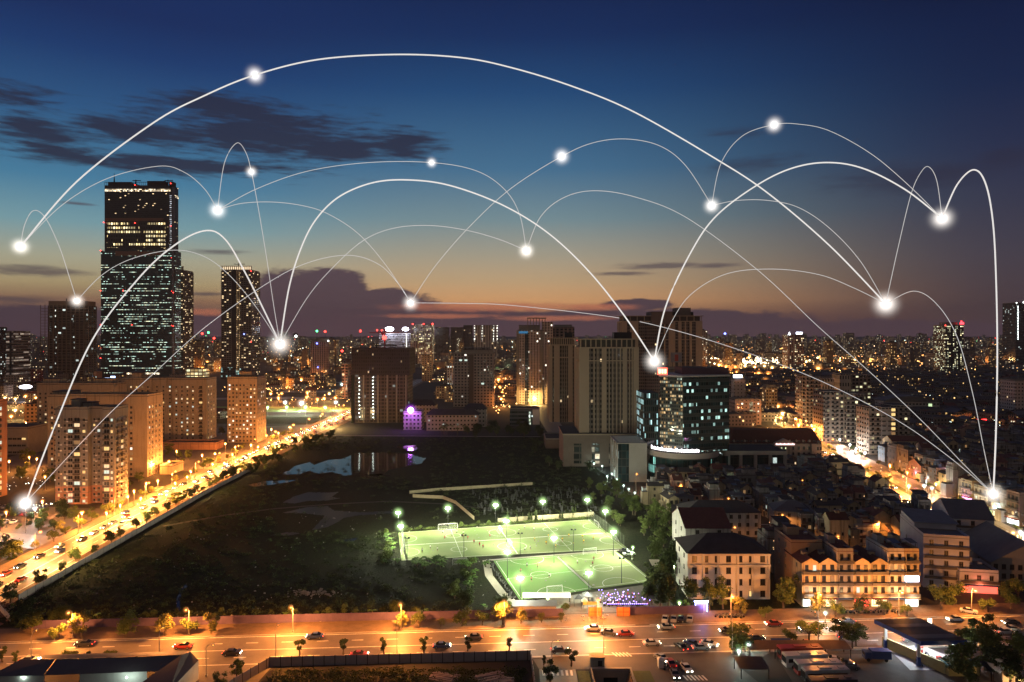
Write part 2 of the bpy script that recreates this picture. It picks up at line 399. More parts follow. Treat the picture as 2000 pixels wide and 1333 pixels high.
# far boulevards on the left and the right
sheet('far_road', [(-640, 830), (-300, 900), (-180, 890), (-180, 915), (-300, 930), (-640, 860)], .05, asph)
sheet('far_road', [(-330, 1000), (-180, 1000), (-180, 1030), (-330, 1030)], .05, asph)
sheet('far_road', [(225, 1900), (1050, 1750), (1050, 1820), (225, 1990)], .05, asph)
sheet('far_road', [(30, 560), (22, 800), (-15, 1250), (5, 1250), (40, 800), (46, 560)], .05, asph)
sheet('far_road', [(-400, 1180), (-60, 1230), (-60, 1262), (-400, 1212)], .05, asph)
sheet('estate_road', [(-330, 205), (-180, 205), (-182, 330), (-330, 345)], .03, asph2)
sheet('estate_road', [(-178, 268), (-330, 300), (-330, 318), (-178, 284)], .05, asph)
sheet('estate_road', [(-178, 420), (-330, 440), (-330, 600), (-178, 640)], .03, asph2)
# open junction, lower middle
sheet('junction', [(28.2, 120), (66, 120), (58, 160), (55, 172), (66, YN(66)+.1), (5, YN(5)+.1), (6.5, 171.5), (28.2, 171.5)], .045, asph2)
sheet('side_road', [(6.5, 120), (15.2, 120), (15.2, 171.5), (6.5, 171.5)], .045, asph)
sheet('side_road', [(-92, 120), (-62, 120), (-58, 172), (-56, YN(-56)+.1), (-80, YN(-80)+.1), (-83, 165)], .045, asph)
q = M()                                         # zebra stripes
for k in range(7): q.face([(7.2+k*1.1, 168.3, .055), (7.75+k*1.1, 168.3, .055), (7.75+k*1.1, 171, .055), (7.2+k*1.1, 171, .055)])
for k in range(5): q.face([(25.0+k*.9, 180.6, .058), (25.45+k*.9, 180.6, .058), (26.4+k*.9, 178.4, .058), (25.9+k*.9, 178.4, .058)])
for k in range(6): q.face([(40.5+k*.9, 166, .055), (40.95+k*.9, 166, .055), (40.4+k*.9, 168.4, .055), (39.95+k*.9, 168.4, .055)])
struct(q.build('road_marking', paint))
# ------- underpass
stone = mat('rubble_stone', (.24, .17, .12), .9, var=.7, scale=3, bump=.8)
un = thing('underpass', 'open concrete underpass cutting with sloped rubble walls and dark tunnel mouth, below the cross road', 'underpass', (23.5, 150, 0))
def ul(v): return [(x-23.5, y-150, z) for x, y, z in v]
M().face(ul([(hx0, 120, -5), (hx1, 120, -5), (hx1, 171, -5), (hx0, 171, -5)])).build('ramp', asph2, un)
w = M(); w.face(ul([(hx0, 171, 0), (hx0+1.6, 171, -5), (hx0+1.6, 120, -5), (hx0, 120, 0)])); w.build('retaining_wall', stone, un)
w = M(); w.face(ul([(hx1, 120, 0), (hx1-1.6, 120, -5), (hx1-1.6, 171, -5), (hx1, 171, 0)])); w.build('retaining_wall', stone, un)
w = M(); a, b = hx0+2.6-23.5, hx1-2.6-23.5
w.box(hx0-23.5, a, 20.6, 21.0, -5, -.01); w.box(b, hx1-23.5, 20.6, 21.0, -5, -.01); w.box(a, b, 20.6, 21.0, -1.5, -.01)
w.box(hx0-24.2, hx1-22.8, 20.4, 21.3, 0, .7)
for sx in (hx0-24.1, hx1-23.3): w.box(sx, sx+.4, -30, 20.4, 0, .8)
w.build('headwall', conc, un)
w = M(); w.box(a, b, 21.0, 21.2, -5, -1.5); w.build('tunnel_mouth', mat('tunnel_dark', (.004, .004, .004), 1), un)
for x0, x1 in ((15.4, 19.0), (28.0, 34.0)):
    sheet('grass_bank', [(x0, 120), (x1, 120), (x1-(x1-x0)*.2, 170.5), (x0, 170.5)], .16, mat('bank_grass', (.07, .09, .025), .95, var=.6, scale=1.5, bump=.6))
# ------- the dark open field with its ponds
fieldm = bpy.data.materials.new('marsh'); fieldm.use_nodes = True; q = NT(fieldm.node_tree); b = q.n['Principled BSDF']
tcn = q.node('ShaderNodeTexCoord')
na = q.node('ShaderNodeTexNoise', i_Vector=tcn.outputs['Object'], i_Scale=.02, i_Detail=8.0, i_Roughness=.7)
nb = q.node('ShaderNodeTexNoise', i_Vector=tcn.outputs['Object'], i_Scale=.9, i_Detail=6.0, i_Roughness=.8)
q.put(b.inputs['Base Color'], q.mix(q.smooth(nb.outputs[0], .3, .75), q.mix(q.smooth(na.outputs[0], .42, .6), (.016, .012, .010), (.008, .013, .006)), (.03, .036, .014)))
b.inputs['Roughness'].default_value = 1; b.inputs['Specular IOR Level'].default_value = .1
bp = q.node('ShaderNodeBump', i_Height=nb.outputs[0], i_Strength=.9, i_Distance=1.2); q.l.new(bp.outputs[0], b.inputs['Normal'])
sheet('field', [(-148, 196), (-126, 196), (24, 206), (110, 206), (75, 270), (52, 420), (36, 569), (-154, 575), (-154, 360), (-150, 280)], .03, fieldm)
wat = bpy.data.materials.new('still_water'); wat.use_nodes = True; q = NT(wat.node_tree); b = q.n['Principled BSDF']
b.inputs['Base Color'].default_value = (.02, .018, .016, 1); b.inputs['Roughness'].default_value = .06; b.inputs['IOR'].default_value = 1.38; b.inputs['Specular IOR Level'].default_value = .35
tcn = q.node('ShaderNodeTexCoord'); nb = q.node('ShaderNodeTexNoise', i_Vector=tcn.outputs['Object'], i_Scale=.5, i_Detail=3.0)
bp = q.node('ShaderNodeBump', i_Height=nb.outputs[0], i_Strength=.05, i_Distance=.1); q.l.new(bp.outputs[0], b.inputs['Normal'])
mud = mat('shallow_mud_water', (.022, .018, .018), .45, var=.5, scale=.1, spec=.1)
def pond(pxs, rough=.3, seed=1):
    rr = random.Random(seed); pts = [G(x, y) for x, y in pxs]; out = []
    for i in range(len(pts)):
        a, c = pts[i], pts[(i+1) % len(pts)]; n = 14; L = (c-a).length
        for k in range(n):
            p = a.lerp(c, k/n); d = 0 if k == 0 else rough*L*(rr.random()-.5)*.5
            out.append((p.x+d*.5, p.y+d))
    return sheet('pond', out, .045, mud if seed in (4, 6, 7) else wat)
pond([(552, 927), (578, 910), (606, 903), (612, 909), (640, 899), (668, 897), (694, 886), (760, 884), (800, 887), (832, 896), (822, 906), (760, 918), (745, 932), (700, 927), (672, 930), (650, 922), (622, 926), (604, 920), (585, 927)], seed=2)
pond([(700, 928), (745, 926), (765, 930), (740, 935), (705, 934)], seed=3)
pond([(480, 948), (520, 940), (580, 938), (560, 943), (500, 951)], seed=5)
pond([(553, 982), (575, 970), (602, 962), (640, 963), (662, 961), (648, 971), (664, 974), (640, 978), (600, 979), (575, 984)], seed=4)
pond([(552, 1002), (600, 991), (640, 989), (652, 998), (700, 1001), (760, 999), (775, 1003), (700, 1007), (672, 1012), (660, 1020), (640, 1030), (610, 1036), (622, 1022), (634, 1008), (600, 1004)], rough=.2, seed=6)
pond([(528, 1046), (560, 1040), (590, 1042), (560, 1047)], seed=7)
pond([(668, 1056), (700, 1051), (690, 1058)], seed=8)
pond([(775, 872), (812, 870), (815, 880), (790, 881)], seed=9)
chan = sheet('drain', [tuple(G(x, y))[:2] for x, y in ((346, 1196), (344, 1172), (352, 1152), (362, 1142), (366, 1146), (356, 1158), (351, 1176), (353, 1200))], .05, wat)
M().face([(x, y, .04) for x, y in ((-150, 569), (36, 562), (36, 566), (-150, 573))]).build('service_track', mat('track_dirt', (.2, .17, .16), .95)).__setitem__('kind', 'structure')
# ------- football pitches
turf = bpy.data.materials.new('artificial_turf'); turf.use_nodes = True; q = NT(turf.node_tree); b = q.n['Principled BSDF']
tcn = q.node('ShaderNodeTexCoord'); na = q.node('ShaderNodeTexNoise', i_Vector=tcn.outputs['Object'], i_Scale=.06, i_Detail=5.0)
nb = q.node('ShaderNodeTexNoise', i_Vector=tcn.outputs['Object'], i_Scale=4.0, i_Detail=3.0)
oi = q.node('ShaderNodeObjectInfo')
c1 = q.mix(q.smooth(na.outputs[0], .4, .62), (.15, .21, .062), (.23, .27, .10))
q.put(b.inputs['Base Color'], q.mix(q.m('MULTIPLY', nb.outputs[0], .35), c1, (.07, .14, .03)))
b.inputs['Roughness'].default_value = .9
turf2 = turf.copy(); turf2.name = 'fresh_turf'
for n in turf2.node_tree.nodes:
    if n.type == 'MIX' and not n.inputs[6].is_linked and abs(n.inputs[6].default_value[1]-.215) < .01:
        n.inputs[6].default_value = (.10, .24, .04, 1); n.inputs[7].default_value = (.15, .28, .06, 1)
def V2(x, y): return Vector((x, y, 0))
UL, UR, LR, LL = V2(-44.6, 290), V2(33, 310), V2(42, 269), V2(-38, 255)
def bl(Q, u, v, z=0): p = (Q[3]*(1-u)+Q[2]*u)*(1-v)+(Q[0]*(1-u)+Q[1]*u)*v; return Vector((p.x, p.y, z))
def pitch(nm, Q, m, lines, arcs, dirt=1.5):
    c = (Q[0]+Q[1]+Q[2]+Q[3])/4
    base = [c+(p-c)*(1+dirt/(p-c).length) for p in (Q[3], Q[2], Q[1], Q[0])]
    pr = M().face([(p.x, p.y, .07) for p in base]).build(nm, m); struct(pr)
    k = M()
    def ln(a, b, w=.16):
        d = (b-a); n = Vector((-d.y, d.x, 0)).normalized()*w/2
        k.face([a-n, b-n, b+n, a+n])
    for (u0, v0), (u1, v1), w in lines: ln(bl(Q, u0, v0, .085), bl(Q, u1, v1, .085), w)
    for u, v, r, a0, a1 in arcs:
        cc = bl(Q, u, v, .085); pp = [cc+Vector((math.cos(R(a))*r, math.sin(R(a))*r, 0)) for a in np.linspace(a0, a1, 28)]
        for a, b2 in zip(pp, pp[1:]): ln(a, b2, .14)
    o = k.build('line_marking', paint, pr)
QU = (UL, UR, LR, LL)
box = lambda u0, v0, u1, v1: [((u0, v0), (u1, v0), .16), ((u1, v0), (u1, v1), .16), ((u1, v1), (u0, v1), .16), ((u0, v1), (u0, v0), .16)]
pitch('football_pitch', QU, turf, box(0, 0, 1, 1)+[((0, .5), (1, .5), .4), ((.5, 0), (.5, 1), .35), ((.25, 0), (.25, 1), .12), ((.75, 0), (.75, 1), .12)],
      [(0, .25, 5.5, -70, 100), (0, .75, 5.5, -70, 100), (1, .25, 5.5, 100, 280), (1, .75, 5.5, 100, 280)]+[(.25+.5*i, .25+.5*j, 3, 0, 360) for i in (0, 1) for j in (0, 1)]+
      [(.5, .25, 5.5, 0, 360), (.5, .75, 5.5, 0, 360)])
QL = (V2(-5.6, 253.2), V2(38, 264.2), V2(45, 234), V2(2.8, 217.5))
pitch('football_pitch', (QL[0], (QL[0]+QL[1])/2, (QL[2]+QL[3])/2+V2(1, 1), QL[3]), turf2, box(0, 0, 1, 1)+[((0, .5), (1, .5), .12)], [(.5, .5, 3.4, 0, 360), (.5, 1, 6, 190, 380), (.5, 0, 6, 10, 200)])
pitch('football_pitch', ((QL[0]+QL[1])/2+V2(.4, .1), QL[1], QL[2], (QL[2]+QL[3])/2+V2(1.4, 1.1)), turf, box(0, 0, 1, 1)+[((0, .5), (1, .5), .12)], [(.5, .5, 3.4, 0, 360), (.5, 1, 6, 190, 380), (.5, 0, 6, 10, 200)])
for z_, path, wd in ((.08, [(5, 205), (1.5, 212), (-3, 222), (-7.6, 238), (-9.2, 254.6)], 1.3), (.084, [(-9.2, 254.4), (42.3, 267.2)], .7)):
    q = M()
    for (a, b2), (c, d) in zip(path, path[1:]):
        n_ = Vector((-(d-b2), c-a)).normalized()*wd; q.face([(a+n_.x, b2+n_.y, z_), (a-n_.x, b2-n_.y, z_), (c-n_.x, d-n_.y, z_), (c+n_.x, d+n_.y, z_)])
    struct(q.build('footpath', mat('pale_path', (.34, .31, .26), .9)))
sheet('yard', [(8, 205), (48, 208), (46, 231), (4, 215)], .05, mat('yard_dirt', (.14, .12, .10), .95, var=.5))
sheet('car_park', [(60, 120), (128, 120), (128, 170), (108, 180.5), (66, 179)], .04, mat('car_park_dirt', (.10, .09, .08), .95, var=.5, scale=.3))
sheet('forecourt', [(95, 171), (112, 171), (106, 184), (96, 183.2)], .10, mat('forecourt_concrete', (.35, .34, .32), .7))
sheet('lot', [(-60, 120), (5, 120), (5.5, 172), (-55, 171.5)], .03, mat('lot_earth', (.05, .045, .03), .95, var=.6, scale=.4, bump=.6))
# ---------------------------------------------------------------- windows and building kit
frame_w = mat('pale_window_frame', (.3, .28, .25), .6); frame_d = mat('dark_window_frame', (.06, .05, .05), .6)
panes = {'dark': mat('window_pane', (.012, .013, .016), .3, var=.4, spec=.3), 'warm': emat('lit_pane_warm', (1, .72, .40), 1.1), 'cool': emat('lit_pane_cool', (.8, 1, .88), .9),
         'dim': emat('lit_pane_dim', (1, .55, .22), .3), 'yellow': emat('lit_pane_yellow', (1, .66, .24), 1.2), 'white': emat('lit_pane_white', (1, .93, .78), 1.8)}
_wm = {}
def win_M(w, h, q=None, xf=None):
    q = q or M(); t = .07
    def bx(a, b2, c, d, e, f, mi): q.box(a, b2, c, d, e, f, mi, xf=xf)
    bx(-w/2, w/2, -.03, .03, 0, h, 1)
    for x in (-w/2-t, w/2): bx(x, x+t, -.12, .03, -t, h+t, 0)
    for z in (-t, h): bx(-w/2, w/2, -.12, .03, z, z+t, 0)
    bx(-w/2-.15, w/2+.15, -.22, .03, -t-.1, -t-.003, 0)
    if w > 1: bx(-.035, .035, -.08, -.032, 0, h, 0)
    return q
def win_mesh(w, h, var, fr=frame_w):
    k = (round(w, 2), round(h, 2), var, fr.name)
    if k not in _wm: _wm[k] = win_M(w, h).mesh('window', [fr, panes[var]])
    return _wm[k]
def pick_var(r, lit, kinds):
    return 'dark' if r.random() > lit else r.choice(kinds)
def add_windows(root, spots, lit=.3, kinds=('warm', 'warm', 'cool', 'dim', 'yellow'), fr=frame_w, seed=1, most=100):
    r = random.Random(seed); rest = {}
    # lit ones and those nearest the ground of the front show best: they become parts of their own
    items = [(x, y, z, rz, w, h, pick_var(r, lit, kinds)) for x, y, z, rz, w, h in spots]
    order = sorted(range(len(items)), key=lambda i: (items[i][6] == 'dark', r.random()))
    own = set(order[:most])
    for i, (x, y, z, rz, w, h, v) in enumerate(items):
        if i in own:
            link('window', win_mesh(w, h, v, fr), root, (x, y, z), rz)
        else: rest.setdefault(v, []).append((x, y, z, rz, w, h))
    if rest:
        q = M(); vs = list(panes); 
        for v, l in rest.items():
            for x, y, z, rz, w, h in l:
                a = len(q.mi); win_M(w, h, q, Matrix.Translation((x, y, z)) @ Matrix.Rotation(rz, 4, 'Z'))
                q.mi[a:] = [0 if m == 0 else 1+vs.index(v) for m in q.mi[a:]]
        o = q.build('window', [fr]+[panes[v] for v in vs], root); o['kind'] = 'stuff'
railm = mat('balcony_rail', (.07, .06, .055), .6); acm = mat('air_conditioner', (.5, .5, .48), .6)
def beacon(root, x, y, z, c='red', r=.6):
    mm = emat('red_beacon', (1, .04, .03), 9) if c == 'red' else emat('white_beacon', (.9, 1, .95), 12) if c == 'white' else emat('blue_beacon', (.15, .2, 1), 8) if c == 'blue' else emat('green_beacon', (.1, 1, .3), 6)
    M().ball((0, 0, 0), r, seg=6, rings=4).build('beacon', mm, root, (x, y, z))
def roof_kit(root, W, D, H, plant=(), wallm=None, y0=0, par=1.2, x0=None):
    x0 = -W/2 if x0 is None else x0
    q = M().box(x0, x0+W, y0, y0+D, H, H+.3)
    for a, b, c, d in ((x0, x0+W, y0, y0+.35), (x0, x0+W, y0+D-.35, y0+D), (x0, x0+.35, y0+.352, y0+D-.352), (x0+W-.35, x0+W, y0+.352, y0+D-.352)): q.box(a, b, c, d, H+.302, H+par, 1)
    q.build('roof', [roofm, wallm or conc], root)
    for (u0, u1, v0, v1, h) in plant:
        k = M().box(x0+W*u0, x0+W*u1, y0+D*v0, y0+D*v1, H+.3, H+h, 0, top=1)
        k.box(x0+W*u0-.3, x0+W*u1+.3, y0+D*v0-.3, y0+D*v1+.3, H+h, H+h+.4, 1)
        k.build('plant_room', [wallm or conc, roofm], root)
def place(px0, px1, ptop, Y, D=0):                 # px0..px1 is the whole visible width, side wall included
    if px1 < 1000: px1 = max(1000+(px1-1000)*(Y+D)/Y, px0+.35*(px1-px0))
    if px0 > 1000: px0 = min(1000+(px0-1000)*(Y+D)/Y, px1-.35*(px1-px0))
    return (XP((px0+px1)/2, Y), (px1-px0)/F*Y, ZP(ptop, Y))

def resi(label, px0, px1, ptop, Y, segs, cols, fp=2.75, wall=beige, lit=.3, seed=1, group=None, base=None, plant=(), ledge=2, first=0.9, kinds=('warm', 'warm', 'cool', 'dim', 'yellow'), fr=frame_w, name='apartment_block', rz=0, trim=None):
    """segs: (u0,u1,y0,D) in fractions of the width; cols: (u, face, w, h, kind) on seg fronts ('f', y) or side ('r'/'l')"""
    xc, W, H = place(px0, px1, ptop, Y, max(s_[3] for s_ in segs)*.9)
    root = thing(name, label, 'building', (xc, Y, 0), rz, group)
    q = M()
    for k, (u0, u1, y0, D) in enumerate(segs):
        x0, x1 = -W/2+u0*W+(.003 if k else 0), -W/2+u1*W
        if base:
            hb, bm = base; q.box(x0, x1, y0, y0+D, 0, hb, 1); q.box(x0, x1, y0, y0+D, hb, H, 0)
        else: q.box(x0, x1, y0, y0+D, 0, H, 0)
    q.build('wall', [wall, base[1] if base else wall], root)
    for k, (u0, u1, y0, D) in enumerate(segs):
        roof_kit(root, (u1-u0)*W, D, H, plant if k == 0 else (), wall, y0=y0, x0=-W/2+u0*W)
    nf = int((H-2.2)/fp)
    if ledge:
        q = M()
        for i in range(ledge, nf+1, ledge):
            for (u0, u1, y0, D) in segs:
                x0, x1 = -W/2+u0*W, -W/2+u1*W; z = i*fp+.05
                q.box(x0-.12, x1+.12, y0-.12, y0+.0, z, z+.22); q.box(x1, x1+.12, y0+.003, y0+D, z, z+.22); q.box(x0-.12, x0, y0+.003, y0+D, z, z+.22)
        q.build('string_course', trim or wall, root)
    spots = []; rr = random.Random(seed+50); ac = M(); nac = 0
    for c in cols:
        u, face, w, h, kd = c[:5]
        if face[0] == 'f': x, y, a = -W/2+u*W, face[1], 0
        elif face[0] == 'r': x, y, a = -W/2+face[1]*W, u, R(90)
        else: x, y, a = -W/2+face[1]*W, u, R(-90)
        if kd == 'b':
            for i in range(1, nf):
                z = i*fp; d = 1.0; o = M()
                o.box(-w/2-.3, w/2+.3, -d, -.01, -.05, .12, 0); o.box(-w/2-.3, w/2+.3, -d, -d+.06, .12, 1.0, 1)
                for sx in (-w/2-.3, w/2+.24): o.box(sx, sx+.06, -d+.063, -.01, .12, 1.0, 1)
                if i == 1: bm = o.mesh('balcony', [wall, railm])
                link('balcony', bm, root, (x, y, z), a)
        for i in range(nf):
            spots.append((x, y, i*fp+first, a, w, h))
            if kd == 'a' and rr.random() < .6:
                xf = Matrix.Translation((x, y, i*fp+first-.55)) @ Matrix.Rotation(a, 4, 'Z')
                ac.box(.2+w/2, w/2+1.0, -.45, -.01, 0, .55, xf=xf); nac += 1
    add_windows(root, spots, lit, kinds, fr, seed)
    if nac: o = ac.build('air_conditioner', acm, root); o['kind'] = 'stuff'
    return root, W, H
salmon = mat('salmon_render', (.40, .21, .14), .85, var=.2, scale=.2, streak=.35)
greyw = mat('grey_render', (.20, .19, .175), .85, var=.2, scale=.12, streak=.4)
cream = mat('cream_render', (.42, .33, .23), .85, var=.2, scale=.1, streak=.4)
est = 'residential blocks of the estate beside the avenue'
# front block with recessed middle
def frange(a, b, n): return [a+(b-a)*(i+.5)/n for i in range(n)]
resi('grey fifteen storey apartment block nearest the avenue with salmon coloured lowest floors', 108, 250, 800, 339,
     [(0, .54, 0, 12), (.54, .8, 3, 9), (.8, 1, -1, 12)],
     [(.06, ('f', 0), .9, 1.2, 'a'), (.16, ('f', 0), 1.1, 1.2, 'a'), (.25, ('f', 0), 2.2, 1.5, 'w'), (.36, ('f', 0), 2.6, 1.6, 'b'), (.475, ('f', 0), 1.3, 1.2, 'a'), (.585, ('f', 3), .9, 1.0, 'a'), (.66, ('f', 3), 1.2, 1.2, 'w'), (.745, ('f', 3), 1.2, 1.2, 'a'),
      (.87, ('f', -1), 2.4, 1.7, 'b'), (.955, ('f', -1), 1.0, 1.2, 'w'), (1.5, ('r', 1), 1.6, 1.4, 'b'), (5.5, ('r', 1), 2, 1.4, 'b'), (9, ('r', 1), 1.2, 1.3, 'w')],
     wall=greyw, lit=.25, seed=3, group=est, base=(8.4, salmon), plant=((.35, .62, .3, .75, 4.2), (.66, .98, .4, .8, 2.6)))
resi('wide cream apartment block with long strip balconies behind the grey block', 93, 315, 775, 404,
     [(0, .2, 0, 18), (.2, .78, 2.5, 15), (.78, 1, 0, 18)],
     [(.045, ('f', 0), 1.1, 1.2, 'w'), (.12, ('f', 0), 4.2, 1.4, 'b')]+[(u, ('f', 2.5), 2.4, 1.4, 'w') for u in frange(.22, .76, 8)]+[(.84, ('f', 0), 1.2, 1.3, 'w')]+[(y, ('r', 1), 1.1, 1.2, 'a') for y in (2.5, 6, 10, 14)],
     fp=2.9, wall=cream, lit=.28, seed=4, group=est, plant=((.05, .9, .2, .8, 2.4),), kinds=('warm', 'yellow', 'dim', 'white'))
resi('long cream block with two stepped gables at its far left end', 72, 245, 752, 520,
     [(0, 1, 0, 17)], [(u, ('f', 0), 1.3, 1.3, 'w') for u in frange(.01, .99, 14)], fp=3.0, wall=beige, lit=.2, seed=5, group=est, plant=((.04, .25, .2, .7, 4), (.7, .93, .2, .7, 4)))
resi('broad beige apartment block with many small lit windows left of the square block', 238, 421, 742, 546,
     [(0, .35, 0, 18), (.35, .6, 2, 16), (.6, 1, 0, 18)],
     [(u, ('f', 0), 1.2, 1.2, 'a') for u in frange(.01, .34, 5)]+[(u, ('f', 2), 1.2, 1.2, 'w') for u in frange(.36, .59, 3)]+[(u, ('f', 0), 1.2, 1.2, 'w') for u in frange(.61, .87, 4)]+[(.93, ('f', 0), 2.2, 1.4, 'b')]+[(y, ('r', 1), 1.2, 1.2, 'w') for y in (3, 8, 13)],
     fp=3.0, wall=beige, lit=.3, seed=6, group=est, plant=((.1, .9, .2, .7, 3), (.3, .6, .1, .5, 5)))
resi('square orange lit apartment tower standing alone beside the avenue', 444, 518, 740, 533,
     [(0, 1, 0, 20)], [(u, ('f', 0), 1.15, 1.2, 'w') for u in frange(.02, .98, 8)]+[(y, ('r', 1), 1.15, 1.2, 'w') for y in (2.5, 6, 10, 14, 17.5)],
     fp=2.95, wall=cream, lit=.32, seed=7, group=est, ledge=1, plant=((.35, .75, .2, .6, 5), (.1, .95, .1, .9, 1.8)), kinds=('warm', 'white', 'yellow', 'dim'))
resi('dark edged apartment block cut by the left edge of the view', -70, 9, 790, 341,
     [(0, 1, 0, 18)], [(u, ('f', 0), 1.6, 1.4, 'w') for u in frange(.02, .98, 5)]+[(y, ('r', 1), 2.0, 1.6, 'w') for y in (3, 8, 13)],
     fp=2.8, wall=salmon, lit=.4, seed=8, group=est)
resi('low three storey annex with flat roof right of the cream block', 312, 356, 912, 412,
     [(0, 1, 0, 14)], [(u, ('f', 0), 1.4, 1.3, 'w') for u in frange(.05, .95, 4)]+[(y, ('r', 1), 1.4, 1.3, 'w') for y in (3, 7, 11)], fp=3.3, wall=cream, lit=.2, seed=9, name='annex_building')
resi('long low podium hall in front of the beige block', 316, 436, 868, 500,
     [(0, 1, 0, 14)], [(u, ('f', 0), 2.2, 1.4, 'w') for u in frange(.03, .97, 9)], fp=3.6, wall=salmon, lit=.35, seed=10, name='annex_building')
resi('flat roofed depot behind the car park at the left', -60, 92, 838, 480,
     [(0, 1, 0, 22)], [(u, ('f', 0), 2.6, 1.3, 'w') for u in frange(.03, .97, 12)], fp=4.5, wall=conc, lit=.1, seed=12, name='depot')
resi('little guard house at the roadside below the annex', 291, 318, 962, 365, [(0, 1, 0, 8)], [(u, ('f', 0), 1.1, 1.1, 'w') for u in frange(.05, .95, 4)], fp=3, wall=cream, lit=.3, seed=13, name='guard_house')
resi('salmon house with small windows at the foot of the tower under construction', 183, 198, 728, 1000, [(0, 1, 0, 14)], [(u, ('f', 0), 1.6, 1.6, 'w') for u in frange(.05, .95, 3)], fp=4, wall=salmon, lit=.2, seed=14, name='town_house')

# ---------------------------------------------------------------- towers with facade material
def tower(label, px0, px1, ptop, Y, D, fm, plant=(), par=1.2, wallm=None, group=None, name='tower_block', piers=(), fp=0, cat='building', beacons=(), rz=0, slab=None, litroof=None):
    xc, W, H = place(px0, px1, ptop, Y, D)
    root = thing(name, label, cat, (xc, Y, 0), rz, group)
    M().box(-W/2, W/2, 0, D, 0, H).build('wall', fm, root)
    roof_kit(root, W, D, H, plant, wallm or conc, par=par)
    if piers:
        for u, w, pr, pm, z0, z1 in piers:
            x = -W/2+u*W; M().box(x-w/2, x+w/2, -pr, -.005, z0, H*z1).build('pier', pm, root)
    if slab:
        q = M(); step, pr, th, sm = slab; z = step
        while z < H-.5:
            q.box(-W/2-pr, W/2+pr, -pr, -.004, z, z+th); q.box(W/2, W/2+pr, 0, D, z, z+th); q.box(-W/2-pr, -W/2, 0, D, z, z+th); z += step
        q.build('floor_slab', sm, root)
    for x, z, c, rr in beacons: beacon(root, -W/2+x*W, -.8 if z < 1 else 0, H*z, c, rr)
    return root, W, H
# the landmark skyscraper
Yt = 1317
f_low = facade('skyscraper_glass', (.028, .055, .068), 2.6, 4.3, .96, .26, .40, (.62, 1, .88), (1, .95, .6), 1.15, floors=1, clump=.45, cw=.03, wvar=.3, wrough=.3, glass=(.03, .055, .065), band=(.14, .45))
f_up = facade('skyscraper_upper_glass', (.040, .036, .040), 3.0, 3.6, .9, .35, .03, WARM, YEL, 1.5, wvar=.3, wrough=.4, glass=(.03, .03, .035), band=(.1, .5))
f_hot = facade('skyscraper_hotel_floors', (.045, .036, .034), 4.6, 7.6, .62, .5, .62, (1, .72, .3), (1, .85, .5), 1.9, clump=.35, cw=.03, glass=(.03, .025, .022), wrough=.5)
xc, Wd, _ = place(197, 351, 490, Yt)
root = thing('skyscraper', 'tallest dark glass skyscraper with lit office floors, gold crown line and corner antenna', 'skyscraper', (xc, Yt, 0))
Hs = ZP(490, Yt); Ht = ZP(362, Yt); xl, xr = XP(203, Yt)-xc, XP(346, Yt)-xc; xn = XP(330, Yt)-xc
M().box(-Wd/2, XP(336, Yt)-xc-.01, 0, 27, 0, Hs, 0, top=1).build('lower_wall', [f_low, roofm], root)
M().box(XP(336, Yt)-xc-.005, XP(339, Yt)-xc, 6, 30, 0, Hs, 0, top=1).build('side_wing', [f_low, roofm], root)
M().box(XP(336, Yt)-xc, XP(336, Yt)-xc+2.0, -2, 5.99, 0, Ht-4, 0).build('corner_fin', mat('steel_fin', (.12, .12, .13), .4, .4), root)
M().box(xl, xn, 2, 24, Hs+.01, Ht, 0, top=1).build('upper_wall', [f_up, roofm], root)
M().box(xn+.01, XP(335, Yt)-xc, 9, 27, Hs+.01, Ht, 0, top=1).build('upper_side_wing', [f_up, roofm], root)
M().box(xn, XP(336, Yt)-xc, 3, 8, Hs+.01, Ht-16, 0).build('light_strip', facade('white_light_bars', (.05, .05, .06), 6, 3.6, .96, .3, .97, (.8, .88, 1), (1, 1, 1), 1.1), root)
M().box(XP(209, Yt)-xc, XP(322, Yt)-xc, .9, 1.99, ZP(484, Yt), ZP(432, Yt), 0).build('hotel_floors', f_hot, root)
M().box(XP(205, Yt)-xc, XP(318, Yt)-xc, .6, 1.98, ZP(432, Yt)+.01, ZP(426, Yt), 0).build('spandrel_band', mat('bronze_band', (.22, .12, .08), .5), root)
M().box(XP(225, Yt)-xc, XP(318, Yt)-xc, -.3, -.01, ZP(500, Yt), ZP(491, Yt), 0).build('spandrel_band', mat('bronze_band', (.22, .12, .08), .5), root)
crm = facade('crown_lamps', (.05, .04, .03), 2.5, 9, .8, .9, .95, (1, .72, .4), (1, .9, .7), 2.4, glass=(.2, .15, .1), ov=4)
M().box(xl+1, xn+2, 1.0, 1.99, ZP(374, Yt), ZP(369.5, Yt), 0).build('crown_light_band', crm, root)
M().box(XP(335, Yt)-xc+.01, XP(335, Yt)-xc+.8, 9.5, 26, ZP(384, Yt), ZP(379, Yt), 0).build('crown_light_band', crm, root)
M().box(XP(240, Yt)-xc, XP(312, Yt)-xc, -.8, -.01, ZP(732, Yt), ZP(728.5, Yt), 0).build('lobby_light_band', crm, root)
for a, b2, h in ((206, 250, 354), (252, 262, 358), (283, 318, 352), (326, 344, 353)):
    M().box(XP(a, Yt)-xc, XP(min(b2, 333), Yt)-xc, 8, 22, Ht+.01, ZP(h, Yt), 0).build('plant_room', mat('dark_cladding', (.06, .045, .04), .7), root)
for a, b2 in ((203, 334),):
    q = M()
    for x in np.linspace(XP(a, Yt)-xc, XP(b2, Yt)-xc, 34): q.tube([(x, 2.5, Ht), (x, 2.5, Ht+6)], .35, 4)
    q.box(xl, xn, 2, 3, Ht+5.6, Ht+6.3); q.build('crown_railing', darkm, root)
